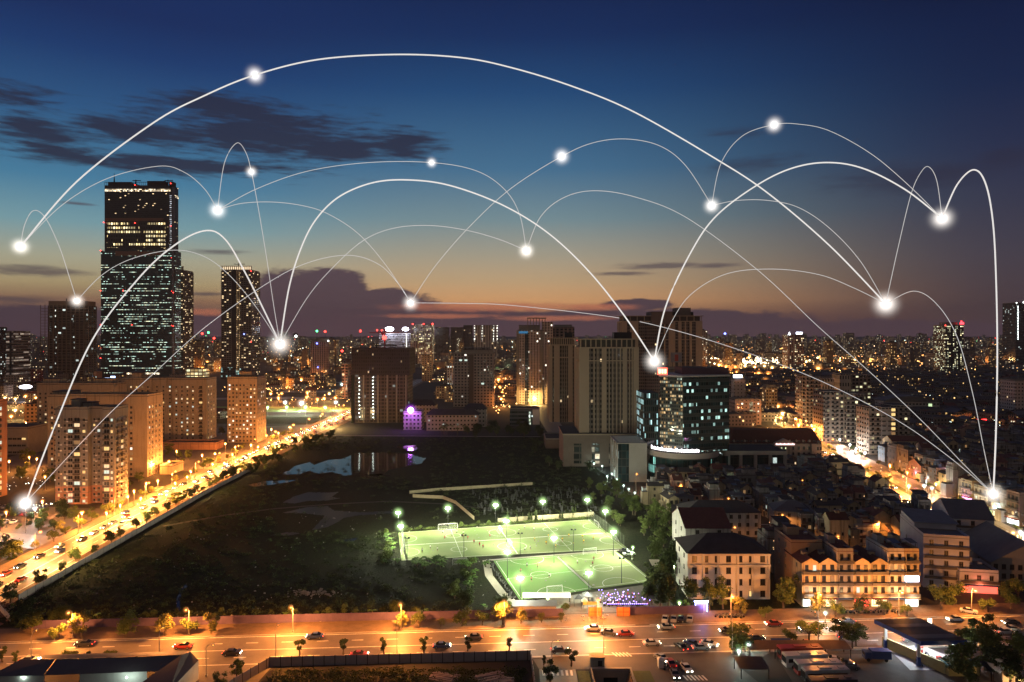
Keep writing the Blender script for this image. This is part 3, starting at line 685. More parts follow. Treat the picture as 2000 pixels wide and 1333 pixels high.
M().tube([(XP(216, Yt)-xc, 12, Ht), (XP(216, Yt)-xc, 12, Ht+12), (XP(216, Yt)-xc, 12, ZP(336, Yt))], [2.2, 1.0, .3], 5).build('antenna', darkm, root)
for cx in (262, 325):
    q = M(); x = XP(cx, Yt)-xc; q.box(x-6, x+9, 5, 7, Ht+9, Ht+10.2); q.box(x-.6, x+.6, 5, 7, Ht, Ht+11); q.build('maintenance_crane', darkm, root)
for px, py in ((197, 490), (197, 568), (197, 635), (241, 568), (258, 635), (336, 504), (336, 569), (336, 636), (339, 572), (339, 637), (264, 362), (334, 359), (334, 442), (203, 435), (264, 436), (197, 700)):
    beacon(root, XP(px, Yt)-xc, -1.2, ZP(py, Yt), 'red', 1.0)
M().box(XP(180, Yt)-xc, XP(372, Yt)-xc, -30, -3, 0, ZP(738, Yt), 0, top=1).build('podium', [facade('podium_facade', (.07, .07, .08), 5, 5, .8, .4, .4, COOL, WARM, 1.5, clump=.6), roofm], root)
# twin residential towers
f_twin = facade('twin_tower_facade', (.13, .11, .10), 4.4, 3.45, .66, .5, .15, (1, .72, .38), (1, .85, .5), 1.5, glass=(.018, .018, .02), band=(.16, .55))
crownl = emat('crown_glow', (1, .78, .5), 1.3)
for k, (a, b2, tp, Y, lb) in enumerate(((432, 508, 530, 1287, 'slender residential tower with stacked balconies and pale lit crown, standing clear of the skyscraper'), (348, 376, 530, 1380, 'residential tower half hidden behind the right side of the skyscraper'))):
    r_, w_, h_ = tower(lb, a, b2, tp, Y, 45, f_twin, group='twin residential towers', name='residential_tower', slab=(3.45, .9, .5, mat('twin_slab', (.20, .18, .16), .8)))
    M().box(-w_/2+1, w_/2-1, 1, 44, h_+.31, h_+3, 0).build('crown_base', mat('crown_wall', (.35, .3, .25), .8), r_)
    q = M()
    for x in np.linspace(-w_/2+1, w_/2-1, 15 if k == 0 else 7): q.box(x-.5, x+.5, 1, 3, h_+3, h_+9)
    q.box(-w_/2, w_/2, .8, 3.2, h_+9, h_+9.6); q.build('crown_colonnade', mat('crown_stone', (.6, .52, .42), .8), r_)
    M().box(-w_/2+2, w_/2-2, 3.3, 4, h_+3.2, h_+8, 0).build('crown_light', crownl, r_)
    if k == 0:
        M().box(-w_/2+w_*.36, -w_/2+w_*.5, -1.3, -.95, 0, h_+3).build('recess_shaft', mat('shaft_dark', (.03, .028, .028), .8), r_)
        for c, u in enumerate((.52, .6)): M().box(-w_/2+w_*u, -w_/2+w_*u+1.2, -1.6, -.96, 4, h_).build('pilaster', facade('gold_pilaster', (.3, .2, .12), 1.2, 3.45, .9, .5, .8, (1, .6, .25), (1, .7, .35), .8), r_)
        q = M(); q.box(-8, 12, 9, 10, h_+13, h_+14); q.box(0, 1, 9, 10, h_, h_+15); q.build('maintenance_crane', darkm, r_)
        for zz in (1.0, .35): beacon(r_, w_/2, -1, h_*zz, 'red', 1.0)
        beacon(r_, w_*.27, -1.5, h_*.42, 'blue', 1.3)
        M().box(-w_/2, w_/2, -1.4, -.96, 2, 22).build('glazed_base', facade('base_glass', (.03, .04, .045), 3, 4.2, .85, .7, .3, TEAL, COOL, .9, clump=.6), r_)
# bare frame tower under construction
Yc = 1217
xc, W1, H1 = place(80, 173, 596, Yc)
root = thing('unfinished_tower', 'bare brown concrete frame of a tower wrapped in scaffolding left of the skyscraper', 'building', (xc, Yc, 0))
M().box(-W1/2+9, W1/2-9, 4, 40, 0, H1-1, 0).build('wall', facade('raw_frame', (.13, .085, .06), 7.5, 3.9, .62, .72, .03, COOL, WARM, .8, glass=(.03, .02, .016), wvar=.5), root)
q = M()
for i in range(int(H1/5)): q.box(-W1/2, W1/2, -.5, 2, i*5, i*5+.7)
q.build('scaffold_ledger', mat('scaffold', (.22, .15, .10), .8), root)
q = M()
for x in np.linspace(-W1/2, W1/2, 12): q.box(x-.35, x+.35, -1.2, -.51, 0, H1)
q.build('scaffold_standard', mat('scaffold', (.22, .15, .10), .8), root)
M().box(-W1/2+9, W1/2-10, 6, 38, H1-.9, ZP(588, Yc)).build('roof', mat('raw_concrete_brown', (.26, .17, .11), .9), root)
q = M(); xx = -W1/2+9+28; q.box(xx-.5, xx+.5, 10, 11, H1, ZP(583, Yc)); q.build('mast', darkm, root)
q = M()
for u in (.28, .66): q.box(-W1/2+u*W1, -W1/2+u*W1+1.3, 2.1, 3.9, 0, H1*.95)
q.build('hoist_rail', facade('hoist_lamps', (.1, .08, .06), 2, 9, .8, .3, .35, COOL, WARM, 1.6), root)
# neighbours at far left
root, w_, h_ = tower('office tower with blue neon line at far left', -40, 14, 640, 1150, 40, facade('office_dark_a', (.06, .05, .06), 4, 3.8, .7, .5, .12, COOL, ORG, 1.0), beacons=((.75, 1.03, 'red', 1.6),))
M().box(w_*.26, w_*.26+1.6, -1.4, -.3, h_*.3, h_*.93).build('neon_line', emat('blue_neon', (.18, .22, 1), 5), root)
beacon(root, w_*.48, -2, h_*.98, 'white', 3.4)
tower('banded office block beside the blue neon tower', 12, 52, 648, 1130, 40, facade('office_banded', (.26, .22, .2), 12, 4.2, .98, .45, .5, (.5, .35, .3), (1, .8, .6), .35, clump=.5), piers=((.62, 3, .6, darkm, 0, 1),))
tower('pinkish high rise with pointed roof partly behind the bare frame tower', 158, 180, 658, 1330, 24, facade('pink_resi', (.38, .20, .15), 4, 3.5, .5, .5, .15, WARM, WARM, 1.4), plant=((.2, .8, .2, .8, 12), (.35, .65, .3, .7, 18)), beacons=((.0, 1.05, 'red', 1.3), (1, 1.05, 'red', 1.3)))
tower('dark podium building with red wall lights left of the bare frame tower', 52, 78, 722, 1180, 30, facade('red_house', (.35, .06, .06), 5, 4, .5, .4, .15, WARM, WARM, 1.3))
# under construction slab with stair lamps
Yk = 655
root, w_, h_ = tower('dark unfinished block with two vertical rows of white stair lamps', 692, 806, 722, Yk, 34, facade('unfinished_bays', (.10, .08, .075), 3.4, 3.2, .72, .62, .04, COOL, WARM, .5, glass=(.025, .024, .026), wvar=.4, grough=.8), name='unfinished_block')
M().box(-w_/2-2, w_/2+2, -2, 36, h_-5, ZP(680, Yk), 0, top=1).build('safety_net', [facade('net_cloth', (.035, .035, .04), 2, 3.2, .5, .5, .02, WARM, WARM, .6, glass=(.02, .02, .024), wvar=.5, grough=.9), roofm], root)
M().box(-w_/2-2.6, -w_/2-.01, -2, 30, 0, h_-5).build('scaffold_net', mat('green_black_net', (.02, .026, .024), .95, var=.5), root)
for u in (.18, .45, .62, .8, .97):
    M().box(-w_/2+u*w_-.6, -w_/2+u*w_+.6, -.8, -.01, 0, h_-5.01).build('pier', conc, root)
lampw = emat('site_lamp', (.85, 1, .9), 10)
for u, a, b2, n in ((.10, 694, 822, 17), (.36, 724, 822, 15)):
    for i in range(n):
        M().ball((0, 0, 0), .42, seg=6, rings=4).build('stair_lamp', lampw, root, (-w_/2+u*w_+rnd.uniform(-.3, .3), -1.4, ZP(a+(b2-a)*i/n, Yk)-.0))
M().box(-w_/2+.12*w_, -w_/2+.2*w_, -.6, -.02, 3, 14).build('lit_hall', facade('hall_panes', (.1, .1, .08), 1.6, 4, .7, .8, .9, (.9, .9, .6), YEL, .8), root)
M().box(-w_/2+.3*w_, -w_/2+.38*w_, -.6, -.02, 3, 14).build('lit_hall', facade('hall_panes', (.1, .1, .08), 1.6, 4, .7, .8, .9, (.9, .9, .6), YEL, .8), root)
q = M(); cx = w_*.04
q.box(cx-.5, cx+.5, 8, 9, h_, ZP(642, Yk)); q.box(cx-14, cx+14, 8, 9, ZP(651, Yk), ZP(649.5, Yk)); q.box(cx-3, cx-1, 7.5, 9.5, ZP(655, Yk), ZP(651, Yk)); q.build('tower_crane', mat('crane_red', (.3, .03, .03), .6), root)
beacon(root, cx, 7, ZP(660, Yk), 'red', 2.0)
q = M(); q.box(cx-8, cx+12, 3, 4, ZP(676, Yk), ZP(674, Yk)); q.box(cx-7, cx-6, 3, 4, h_+10, ZP(671, Yk)); q.build('hoist', darkm, root)
# striped office and others in the middle distance
f_str = facade('striped_office', (.36, .25, .26), 3.0, 3.6, .55, .9, .06, YEL, (.4, .4, 1), 1.6, clump=.8, glass=(.03, .022, .028))
tower('striped office tower with violet tint left of the unfinished block', 607, 652, 668, 1200, 34, f_str, plant=((.3, .95, .2, .8, 5),), beacons=((.35, .96, 'blue', 1.3), (.97, 1.02, 'white', 1.2), (.4, .38, 'blue', 1)))
tower('lattice windowed narrow block directly left of the unfinished block', 668, 686, 712, 900, 20, facade('lattice', (.4, .2, .16), 4, 3.6, .7, .7, .02, WARM, WARM, 1, glass=(.02, .015, .015)))
f_mid = facade('plum_resi', (.26, .20, .18), 3.6, 3.3, .5, .5, .03, (1, .95, .8), WARM, 1.8, wvar=.15)
root, w_, h_ = tower('pinkish grey apartment block with dark centre recess behind the school', 885, 966, 691, 800, 26, f_mid, plant=((.2, .85, .2, .8, 4),))
M().box(-w_*.12, w_*.0, -.3, -.01, 0, h_-1).build('recess_strip', mat('recess_brown', (.10, .07, .06), .8), root)
q = M(); q.box(-w_*.35, w_*.4, 4, 20, h_+5.5, h_+6.4); [q.tube([(x, 6, h_), (x, 6, h_+6)], .3, 4) for x in np.linspace(-w_*.3, w_*.35, 8)]; q.build('roof_frame', darkm, root)
for zz, xx in ((.86, -.35), (.86, -.22), (.42, .19)): M().box(w_*xx, w_*xx+3, -.35, -.02, h_*zz, h_*zz+1.8).build('lit_window', panes['cool'], root)
f_wh = facade('white_resi_tower', (.50, .38, .30), 3.3, 3.1, .42, .5, .07, (1, .95, .8), WARM, 2.2, wvar=.12)
root, w_, h_ = tower('tall white apartment tower with open roof frame, floodlit from below', 1011, 1060, 646, 830, 24, f_wh, name='residential_tower', piers=((.0, 3.0, .5, beige, 0, 1), (.95, 3.0, .5, beige, 0, 1)), plant=((.05, .9, .3, .9, 6),))
M().box(w_/2+.01, w_/2+12, 3, 22, 0, h_+10, 0, top=1).build('rear_wing', [f_wh, roofm], root)
M().box(-w_*.22, -w_*.08, -.3, -.01, 0, h_-2).build('stair_recess', facade('stair_dark', (.1, .09, .08), 2.2, 3.1, .8, .6, .03, WARM, WARM, 1.5), root)
q = M()
for x in np.linspace(-w_*.1, w_*.6, 7): q.box(x-.4, x+.4, 2, 3, h_, h_+14)
q.box(-w_*.12, w_*.65, 1, 16, h_+14, h_+15); q.build('roof_frame', mat('roof_frame_concrete', (.3, .25, .2), .9), root)
M().box(-w_*.46, -w_*.1, -.5, -.02, h_-3.4, h_-.8).build('roof_sign', emat('dim_blue_sign', (.05, .3, .6), .5), root)
tower('unfinished upper storeys beside the tall white tower', 1078, 1122, 640, 860, 20, facade('raw_top', (.28, .18, .14), 5, 3.4, .6, .7, .02, WARM, WARM, 1), plant=((.1, .9, .2, .8, 3),))
root, w_, h_ = tower('glass banded office block below the white tower, lit stairwell', 996, 1054, 800, 633, 18, facade('glass_bands', (.10, .11, .12), 6, 3.4, .96, .5, .1, COOL, TEAL, 1.0, glass=(.02, .03, .035)), name='office_block')
M().box(w_*.14, w_*.14+1.6, -.3, -.01, 1, h_-2).build('lit_stairwell', facade('stair_lit', (.3, .3, .25), 1.6, 3.4, .9, .7, .95, (.85, 1, .6), COOL, 1.6), root)
M().box(w_*.26, w_*.5, -.35, -.01, 1, h_).build('blank_wall', white, root)
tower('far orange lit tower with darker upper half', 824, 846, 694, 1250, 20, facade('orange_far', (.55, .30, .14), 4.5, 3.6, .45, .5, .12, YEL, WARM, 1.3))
tower('white slab block left of the pinkish grey block', 873, 885, 712, 1000, 16, facade('white_far', (.5, .42, .36), 3.6, 3.4, .4, .5, .2, COOL, WARM, 1.4))
# bright topped construction tower with flood lights on the roof
root, w_, h_ = tower('pale banded tower under construction crowned by blazing white floodlights', 740, 806, 652, 1900, 40, facade('pale_bands', (.42, .40, .44), 9, 4.4, .96, .45, .25, (.5, .5, .6), WARM, .3), name='unfinished_tower')
fl = emat('blazing_floodlight', (.82, .86, 1), 30)
for u, rr in ((.35, 11), (.85, 8.5)):
    M().ball((0, 0, 0), rr, seg=12, rings=7, sz=.55).build('roof_floodlight', fl, root, (-w_/2+u*w_, -6, h_+12))
    for uu in (-.05, .1): beacon(root, -w_/2+uu*w_, -3, h_+9, 'red', 2.2)
M().box(w_*.36, w_*.38, -1, -.1, 4, h_).build('lamp_line', emat('white_lamp_line', (1, .95, .8), 2.2), root)
tower('pair of slim pale towers with lit windows right of the floodlit one', 806, 848, 634, 2000, 40, facade('slim_pale', (.40, .33, .34), 5, 4, .5, .6, .35, (1, .85, .4), (1, .95, .7), 1.7, clump=.8, cw=.05), piers=((.25, 4, .8, beige, 0, 1), (.6, 4, .8, beige, 0, 1), (.95, 4, .8, beige, 0, 1)), beacons=((0, 1.01, 'red', 1.8), (.55, 1.01, 'red', 1.8), (1, 1.01, 'red', 2.4)))
for k, (a, b2, tp) in enumerate(((850, 878, 640), (880, 905, 640), (905, 924, 636))):
    tower(('unlit grey tower shell, first of three', 'unlit grey tower shell between two others', 'unlit grey tower shell touching the ribbed pale towers')[k], a, b2, tp, 2500+40*k, 40, facade('shell', (.12, .10, .105), 5, 5, .7, .6, .01, WARM, WARM, 1))
root, w_, h_ = tower('ribbed pale towers with vertical lines of white lamps', 926, 972, 636, 2400, 60, facade('ribbed', (.44, .38, .38), 9, 5, .5, .98, .04, WARM, WARM, .8, glass=(.12, .1, .1), grough=.8), name='residential_tower')
for u in (0, .33, .82, .98): M().box(-w_/2+u*w_, -w_/2+u*w_+3, -1.5, -.1, 60, h_).build('lamp_line', facade('lamp_dots', (.1, .1, .1), 3, 9, .9, .5, .95, (1, 1, .85), (1, .95, .8), 3), root)
# ---------------------------------------------------------------- the beige condominium towers
pil = mat('condo_pilaster', (.31, .25, .19), .85, var=.12, scale=.08)
recess = facade('condo_recess', (.10, .08, .07), 1.9, 3.15, .66, .55, .015, WARM, COOL, 1.2, glass=(.02, .02, .022))
podm = mat('condo_podium', (.16, .125, .105), .85, var=.2)
def condo(label, px0, px1, ptop, Y, D, pz, bands, side=True, crown=6):
    xc, W_, H_ = place(px0, px1, ptop, Y, D*.7)
    root = thing('condominium_tower', label, 'building', (xc, Y, 0), 0, 'beige condominium towers')
    M().box(-W_/2+.8, W_/2-.8, .8, D, pz, H_-crown, 0).build('wall', recess, root)
    for (u0, u1) in bands:
        M().box(-W_/2+u0*W_, -W_/2+u1*W_, -.0 if u1-u0 > .03 else .3, 2.2, pz+.01, H_-crown, 0).build('pilaster', pil, root)
    q = M(); q.box(-W_/2, W_/2, -.15, D+.3, pz+(H_-pz)*.76, pz+(H_-pz)*.76+.7); q.build('string_course', pil, root)
    for k, (u0, u1) in enumerate(((.0, .12), (.33, .43), (.66, .76), (.88, 1.0))):
        if side: M().box(-W_/2-.0, -W_/2+1.2, D*u0+(0 if u0 else 2.21), D*u1, pz+.02, H_-crown, 0).build('pilaster', pil, root)
        M().box(W_/2-1.2, W_/2, D*u0+(0 if u0 else 2.21), D*u1, pz+.02, H_-crown, 0).build('pilaster', pil, root)
    q = M().box(-W_/2, W_/2, 0, D, H_-crown+.01, H_-crown+.9)
    for x in np.linspace(-W_/2+1, W_/2-1, 12): q.box(x-.35, x+.35, .6, 1.3, H_-crown+.9, H_-.6)
    q.box(-W_/2-.9, W_/2+.9, -.9, D+.9, H_-.6, H_); q.build('crown', pil, root)
    M().box(-W_/2+2, W_/2-2, 2, D-2, H_-crown+.92, H_-.61, 0).build('crown_storey', mat('crown_dark', (.05, .045, .045), .8), root)
    M().box(W_*.12, W_*.42, D*.3, D*.6, H_+.01, H_+4, 0, top=1).build('plant_room', [darkm, roofm], root)
    return root, W_, H_
fb = [(0, .17), (.245, .262), (.31, .325), (.38, .46), (.50, .515), (.56, .575), (.62, .64), (.68, .70), (.73, .80), (.835, .85), (.88, .9), (.91, 1)]
root, w_, h_ = condo('nearest beige condominium tower with tall vertical window strips on a brown podium', 1125, 1248, 662, 440, 30, 20, fb)
M().box(-w_/2-10, w_/2+8, -4, 34, 0, 19.2, 0, top=1).build('podium', [podm, roofm], root)
M().box(-w_/2-10.4, w_/2+8.4, -4.4, 34.4, 19.21, 19.99, 0, top=1).build('podium_cornice', [pil, roofm], root)
for u in (.12, .42, .70, .9): M().box(-w_/2-8+u*w_, -w_/2-8+u*w_+4.6, -4.3, -4.01, 2, 14).build('podium_window', facade('podium_glass', (.08, .07, .06), 4.6, 4.2, .9, .7, .25, (1, .8, .5), COOL, .8, glass=(.02, .03, .03)), root)
condo('second beige condominium tower half hidden behind the nearest one', 1070, 1124, 660, 545, 30, 14, [(0, .12), (.18, .4), (.48, .5), (.56, .58), (.64, .66), (.72, .9), (.94, 1)])
root2 = tower('brown two level podium hall in front of the second condominium tower', 1062, 1112, 860, 505, 30, podm, name='podium_hall')[0]
root, w_, h_ = condo('tall rear condominium tower rising behind the glass tower', 1208, 1372, 617, 700, 34, 0, [(0, .06), (.1, .2), (.42, .5), (.52, .54), (.58, .66), (.70, .74), (.78, .80), (.84, .87), (.92, 1)])
M().box(-w_*.14, w_*.12, -2, 26, h_+.02-8, h_+4, 0).build('plant_room', mat('brown_plant_room', (.13, .10, .09), .8), root)
M().box(w_*.2, w_*.38, 8, 26, h_+.02, h_+8, 0).build('plant_room', mat('brown_plant_room', (.13, .10, .09), .8), root)
M().box(-w_*.2, w_*.0, -1, -.2, 8, h_-9, 0).build('shadow_strip', recess, root)  # strip of dark window wall on the tower front
pb = thing('billboard', 'small pale billboard with a red mark on the roof behind the glass tower', 'billboard', (XP(1321, 520), 520, 0))
M().box(-4, 4, 0, .6, ZP(708, 520), ZP(689, 520)).build('panel', mat('pale_panel', (.22, .22, .24), .7), pb)
M().prism([(-1, -.1), (1.2, -.1), (1.4, -.02), (-1.2, -.02)], ZP(706, 520), ZP(693, 520)).build('red_mark', mat('red_mark', (.35, .06, .04), .7), pb)
q = M(); [q.box(x, x+.3, .1, .4, 57, ZP(708, 520)) for x in (-3, 0, 2.7)]; q.build('post', darkm, pb)
tower('plain concrete block carrying the small billboard', 1296, 1424, 722, 510, 18, podm)
# ---------------------------------------------------------------- the teal glass tower with drum podium
Yg = 385
gl = facade('curtain_wall', (.03, .036, .038), 1.5, 3.7, .86, .46, .2, (.6, 1, .9), (.7, 1, .85), .9, clump=.7, cw=.09, glass=(.012, .026, .03), wrough=.35, grough=.05, band=(.08, .4))
glw = facade('curtain_wall_painted_reflection', (.035, .036, .036), 1.2, 1.85, .8, .6, .42, (1, .55, .18), (.6, .95, .85), .7, clump=.95, cw=.14, glass=(.02, .028, .03), wrough=.35, grough=.05)  # warm glowing panes imitate the city's reflection in this angled face
gx = XP(1340, Yg); root = thing('glass_tower', 'dark teal glass office tower with angled faces, red roof sign and curved drum podium', 'building', (gx, Yg, 0))
def lx(px, dy=0): return XP(px, Yg+dy)-gx
H2 = ZP(737, Yg); pts = [(lx(1289, 6), 6), (lx(1334, -1), -1), (lx(1424, 8), 8), (lx(1424, 8), 34), (lx(1292, 34), 34)]
q = M(); n = len(pts)
for i in range(n):
    a, b2 = pts[i], pts[(i+1) % n]
    q.face([(a[0], a[1], 17), (b2[0], b2[1], 17), (b2[0], b2[1], H2), (a[0], a[1], H2)], 1 if i == 0 else 0)
q.face([(a[0], a[1], H2) for a in pts], 2); q.build('glass_wall', [gl, glw, roofm], root)
q = M(); cen = Vector((lx(1360), 16))
up = [((x-cen.x)*1.035+cen.x, (y-cen.y)*1.035+cen.y) for x, y in pts]; q.prism(up, H2+.01, H2+.8); q.build('roof_edge', mat('roof_edge', (.35, .33, .32), .6), root)
M().box(lx(1330, 14), lx(1420, 14), 12, 30, H2+.81, H2+4.5, 0, top=1).build('plant_room', [mat('purple_brown', (.10, .06, .08), .8), roofm], root)
M().box(lx(1257, 14), lx(1286, 14), 14, 36, 17, ZP(768, Yg+14), 0, top=1).build('side_block', [facade('curtain_wall_side', (.03, .036, .038), 1.1, 3.7, .6, .7, .3, (.6, .95, 1), (.5, 1, .9), 1.2, clump=.9, cw=.15, glass=(.012, .024, .03), wrough=.3, grough=.06), roofm], root)
q = M(); q.box(lx(1285, 4), lx(1304, 4), 4.5, 5.2, H2+1, H2+4.8); q.build('roof_sign', emat('red_sign_glow', (1, .10, .06), 3.4), root)
q = M()
for a in range(3): q.box(lx(1287+a*5.5, 4), lx(1290.5+a*5.5, 4), 4.3, 4.49, H2+1.8, H2+4.0)
q.build('sign_lettering', emat('red_sign_letters', (1, .55, .25), 5), root)
# drum podium
dc = (lx(1345), 14.0); rd = 19.5
def arc(r, a0, a1, n): return [(dc[0]+r*math.cos(R(a)), dc[1]+r*math.sin(R(a))) for a in np.linspace(a0, a1, n)]
gd = facade('drum_glass', (.03, .04, .042), 2.0, 4.6, .92, .86, .10, (.4, 1, .85), COOL, .8, clump=.9, cw=.1, glass=(.012, .035, .038), wrough=.3, grough=.06)
q = M().prism(arc(rd-.6, 178, 362, 40)+[(dc[0]+12, 30), (dc[0]-12, 30)], 0, 14.2, 0, top=1); q.build('drum', [gd, roofm], root)
q = M().prism(arc(rd, 178, 362, 40)+[(dc[0]+12, 29), (dc[0]-12, 29)], 14.2, 17.0, 0, top=1); q.build('drum_band', [mat('panel_band', (.42, .36, .33), .5, var=.1), roofm], root)
q = M()
for x, y in arc(rd-.8, 182, 358, 44): q.tube([(x, y, 17), (x, y, 18.6)], .08, 4)
q.tube([(x, y, 18.6) for x, y in arc(rd-.8, 182, 358, 44)], .09, 4); q.build('terrace_rail', galv, root)
sg = emat('white_letter_glow', (1, .93, .96), 4.5)
widths = [1.0, .5, .8, .35, .8, .8, .5, .7, .8, .35, .8, .8, .35, .8, .5, .9]
a = 197.0; q = M()
for k, wd in enumerate(widths*2):
    if a > 281: break
    x, y = arc(rd-.2, a, a+.1, 2)[0]; d = wd/(rd)*57.3; hgt = 1.9 if k in (0, 9, 18) else 1.3+.35*((k*7) % 3 == 0)
    x2, y2 = arc(rd-.2, a+d, a+d+.1, 2)[0]
    q.prism([(x, y), (x2, y2), (x2, y2+.3), (x, y+.3)], 17.9, 17.9+hgt); a += d+.75
q.build('drum_sign', sg, root)
stonep = mat('stone_panel', (.34, .31, .28), .75, var=.15, scale=.3)
# left and right stone framed wings
for nm, a0, a1, yy, top, nb in (('left_wing', 1206, 1262, 8, 866, 3), ('right_wing', 1415, 1536, 10, 881, 4)):
    x0, x1 = lx(a0, yy), lx(a1, yy); hh = ZP(top, Yg+yy)
    if nm == 'left_wing':
        M().box(x0, x1-6, yy-2, yy+26, 0, hh-.01, 0).build('wing_glass', facade('wing_glass', (.03, .04, .04), 2.4, 4.2, .9, .9, .14, COOL, TEAL, .9, clump=.8, glass=(.012, .03, .035), grough=.08), root)
        q = M(); q.box(x0+6, x1, yy-2.6, yy+5, 0, hh)
        for k in range(4): q.box(x0-.6, x0-.01, yy-2+k*8, yy-.4+k*8, 0, hh-.5)
        q.box(x0-.6, x1, yy-2.6, yy+26, hh-.49 if 0 else hh+.01, hh+.5); q.build('stone_frame', stonep, root)
        q = M(); q.face([(x0+1, yy-1, hh+.52), (x1-1, yy-1, hh+.52), (x1-1, yy+24, hh+.52), (x0+1, yy+24, hh+.52)]); q.build('terrace', mat('pale_terrace', (.6, .56, .45), .8), root)
        q = M()
        for k in range(7): q.tube([(x0+.5+k*2.2, yy-2, hh+.5), (x0+.5+k*2.2, yy-2, hh+3.4)], .07, 4)
        for k in range(4): q.tube([(x0+.5, yy-2+k*7, hh+.5), (x0+.5, yy-2+k*7, hh+3.4)], .07, 4)
        q.build('terrace_mast', galv, root); tx = (gx+(x0+x1)/2, Yg+yy+10, hh)
    else:
        M().box(x0, x1, yy+.6, yy+24, 0, hh-2.2, 0, top=1).build('wing_glass', [facade('wing_glass', (.03, .04, .04), 2.4, 4.2, .9, .9, .14, COOL, TEAL, .9), roofm], root)
        q = M(); wdt = (x1-x0)
        for k in range(5):
            xx = x0+k*(wdt-1.6)/4; q.box(xx, xx+(3 if k == 0 else 1.6), yy-.6, yy+.59, 0, hh-2.21)
        q.box(x0, x1, yy-.6, yy+24.2, hh-2.2, hh, 0, top=1); q.build('stone_frame', [stonep, roofm], root)
M().box(lx(1408), lx(1432), 9, 20, 0, 13.5, 0, top=1).build('link_block', [gd, roofm], root)
M().box(lx(1290), lx(1425), -8.5, 2, 3.6, 4.1).build('entrance_canopy', conc, root)
# ---------------------------------------------------------------- institute with mansard roof
Ym = 431; xc, w_, _ = place(1428, 1604, 866, Ym)
root = thing('mansard_building', 'cream classical building with long red mansard roof, dormers and lit central pediment sign', 'building', (xc, Ym, 0))
mw = mat('institute_cream', (.48, .38, .30), .85, var=.12)
Hw = ZP(867, Ym); M().box(-w_/2, w_/2, 1, 16, 3, Hw).build('wall', mw, root); M().box(-w_/2-.3, w_/2+.3, .7, 16.3, 0, 3).build('plinth', salmon, root)
M().box(w_/2-6, w_/2, -1, .99, 3, Hw).build('end_pavilion', mw, root)
q = M(); zr = ZP(838, Ym+8); b0 = [(-w_/2-.5, .4), (w_/2+.5, .4), (w_/2+.5, 16.6), (-w_/2-.5, 16.6)]; t0 = [(-w_/2+3, 5), (w_/2-3, 5), (w_/2-3, 12), (-w_/2+3, 12)]
for i in range(4): j = (i+1) % 4; q.face([(*b0[i], Hw+.01), (*b0[j], Hw+.01), (*t0[j], zr), (*t0[i], zr)])
q.face([(*p, zr) for p in t0]); q.build('roof', redroof, root)
for u in list(np.linspace(.04, .40, 4))+list(np.linspace(.66, .88, 4)):
    x = -w_/2+u*w_*1.0; q = M().box(x-.5, x+.5, .9, 3.4, Hw+.3, Hw+1.7, 0); q.tube([(x, .9, Hw+1.7), (x, 3.4, Hw+1.7)], .5, 8); q.build('dormer', mw, root)
q = M(); px0, px1 = -w_*.02, w_*.2
for k in range(6): x = px0+k*(px1-px0)/5; q.tube([(x, -1.0, 3), (x, -1.0, Hw-1.2)], .45, 8)
q.box(px0-.6, px1+.6, -1.6, .99, Hw-1.2, Hw+.4); q.build('portico', mw, root)
q = M().face([(px0-.6, -1.6, Hw+.41), (px1+.6, -1.6, Hw+.41), ((px0+px1)/2, -1.6, Hw+3)]); q.face([(px0-.6, .9, Hw+.41), (px0-.6, -1.6, Hw+.41), ((px0+px1)/2, -1.6, Hw+3), ((px0+px1)/2, 3, Hw+3)]); q.face([(px1+.6, -1.6, Hw+.41), (px1+.6, .9, Hw+.41), ((px0+px1)/2, 3, Hw+3), ((px0+px1)/2, -1.6, Hw+3)]); q.build('pediment', mw, root)
q = M()
for k in range(14): x = px0+.3+k*(px1-px0-.6)/14; q.box(x, x+.6, -1.9, -1.61, Hw-.5, Hw+.25+.2*((k*5) % 3 == 0))
q.build('lit_sign', emat('pink_white_sign', (1, .7, .7), 2.2), root)
M().box((px0+px1)/2-1.6, (px0+px1)/2+1.6, .7, .99, 4, Hw-2).build('entrance_glazing', facade('entrance_glass', (.2, .2, .15), 1.1, 1.4, .8, .8, .6, (.9, 1, .5), COOL, 1.0), root)
sp_ = []
for i in range(4):
    for u in list(np.linspace(.03, .42, 9))+list(np.linspace(.7, .93, 5)): sp_.append((-w_/2+u*w_, .99, 4.2+i*3.6-.4, 0, 1.3, 1.9))
    for u in (.955, .985): sp_.append((-w_/2+u*w_, -1.0, 4.2+i*3.6-.4, 0, 1.0, 1.9))
    for y in (4, 8, 12): sp_.append((w_/2, y, 4.2+i*3.6-.4, R(90), 1.3, 1.9))
add_windows(root, sp_, .05, seed=30)
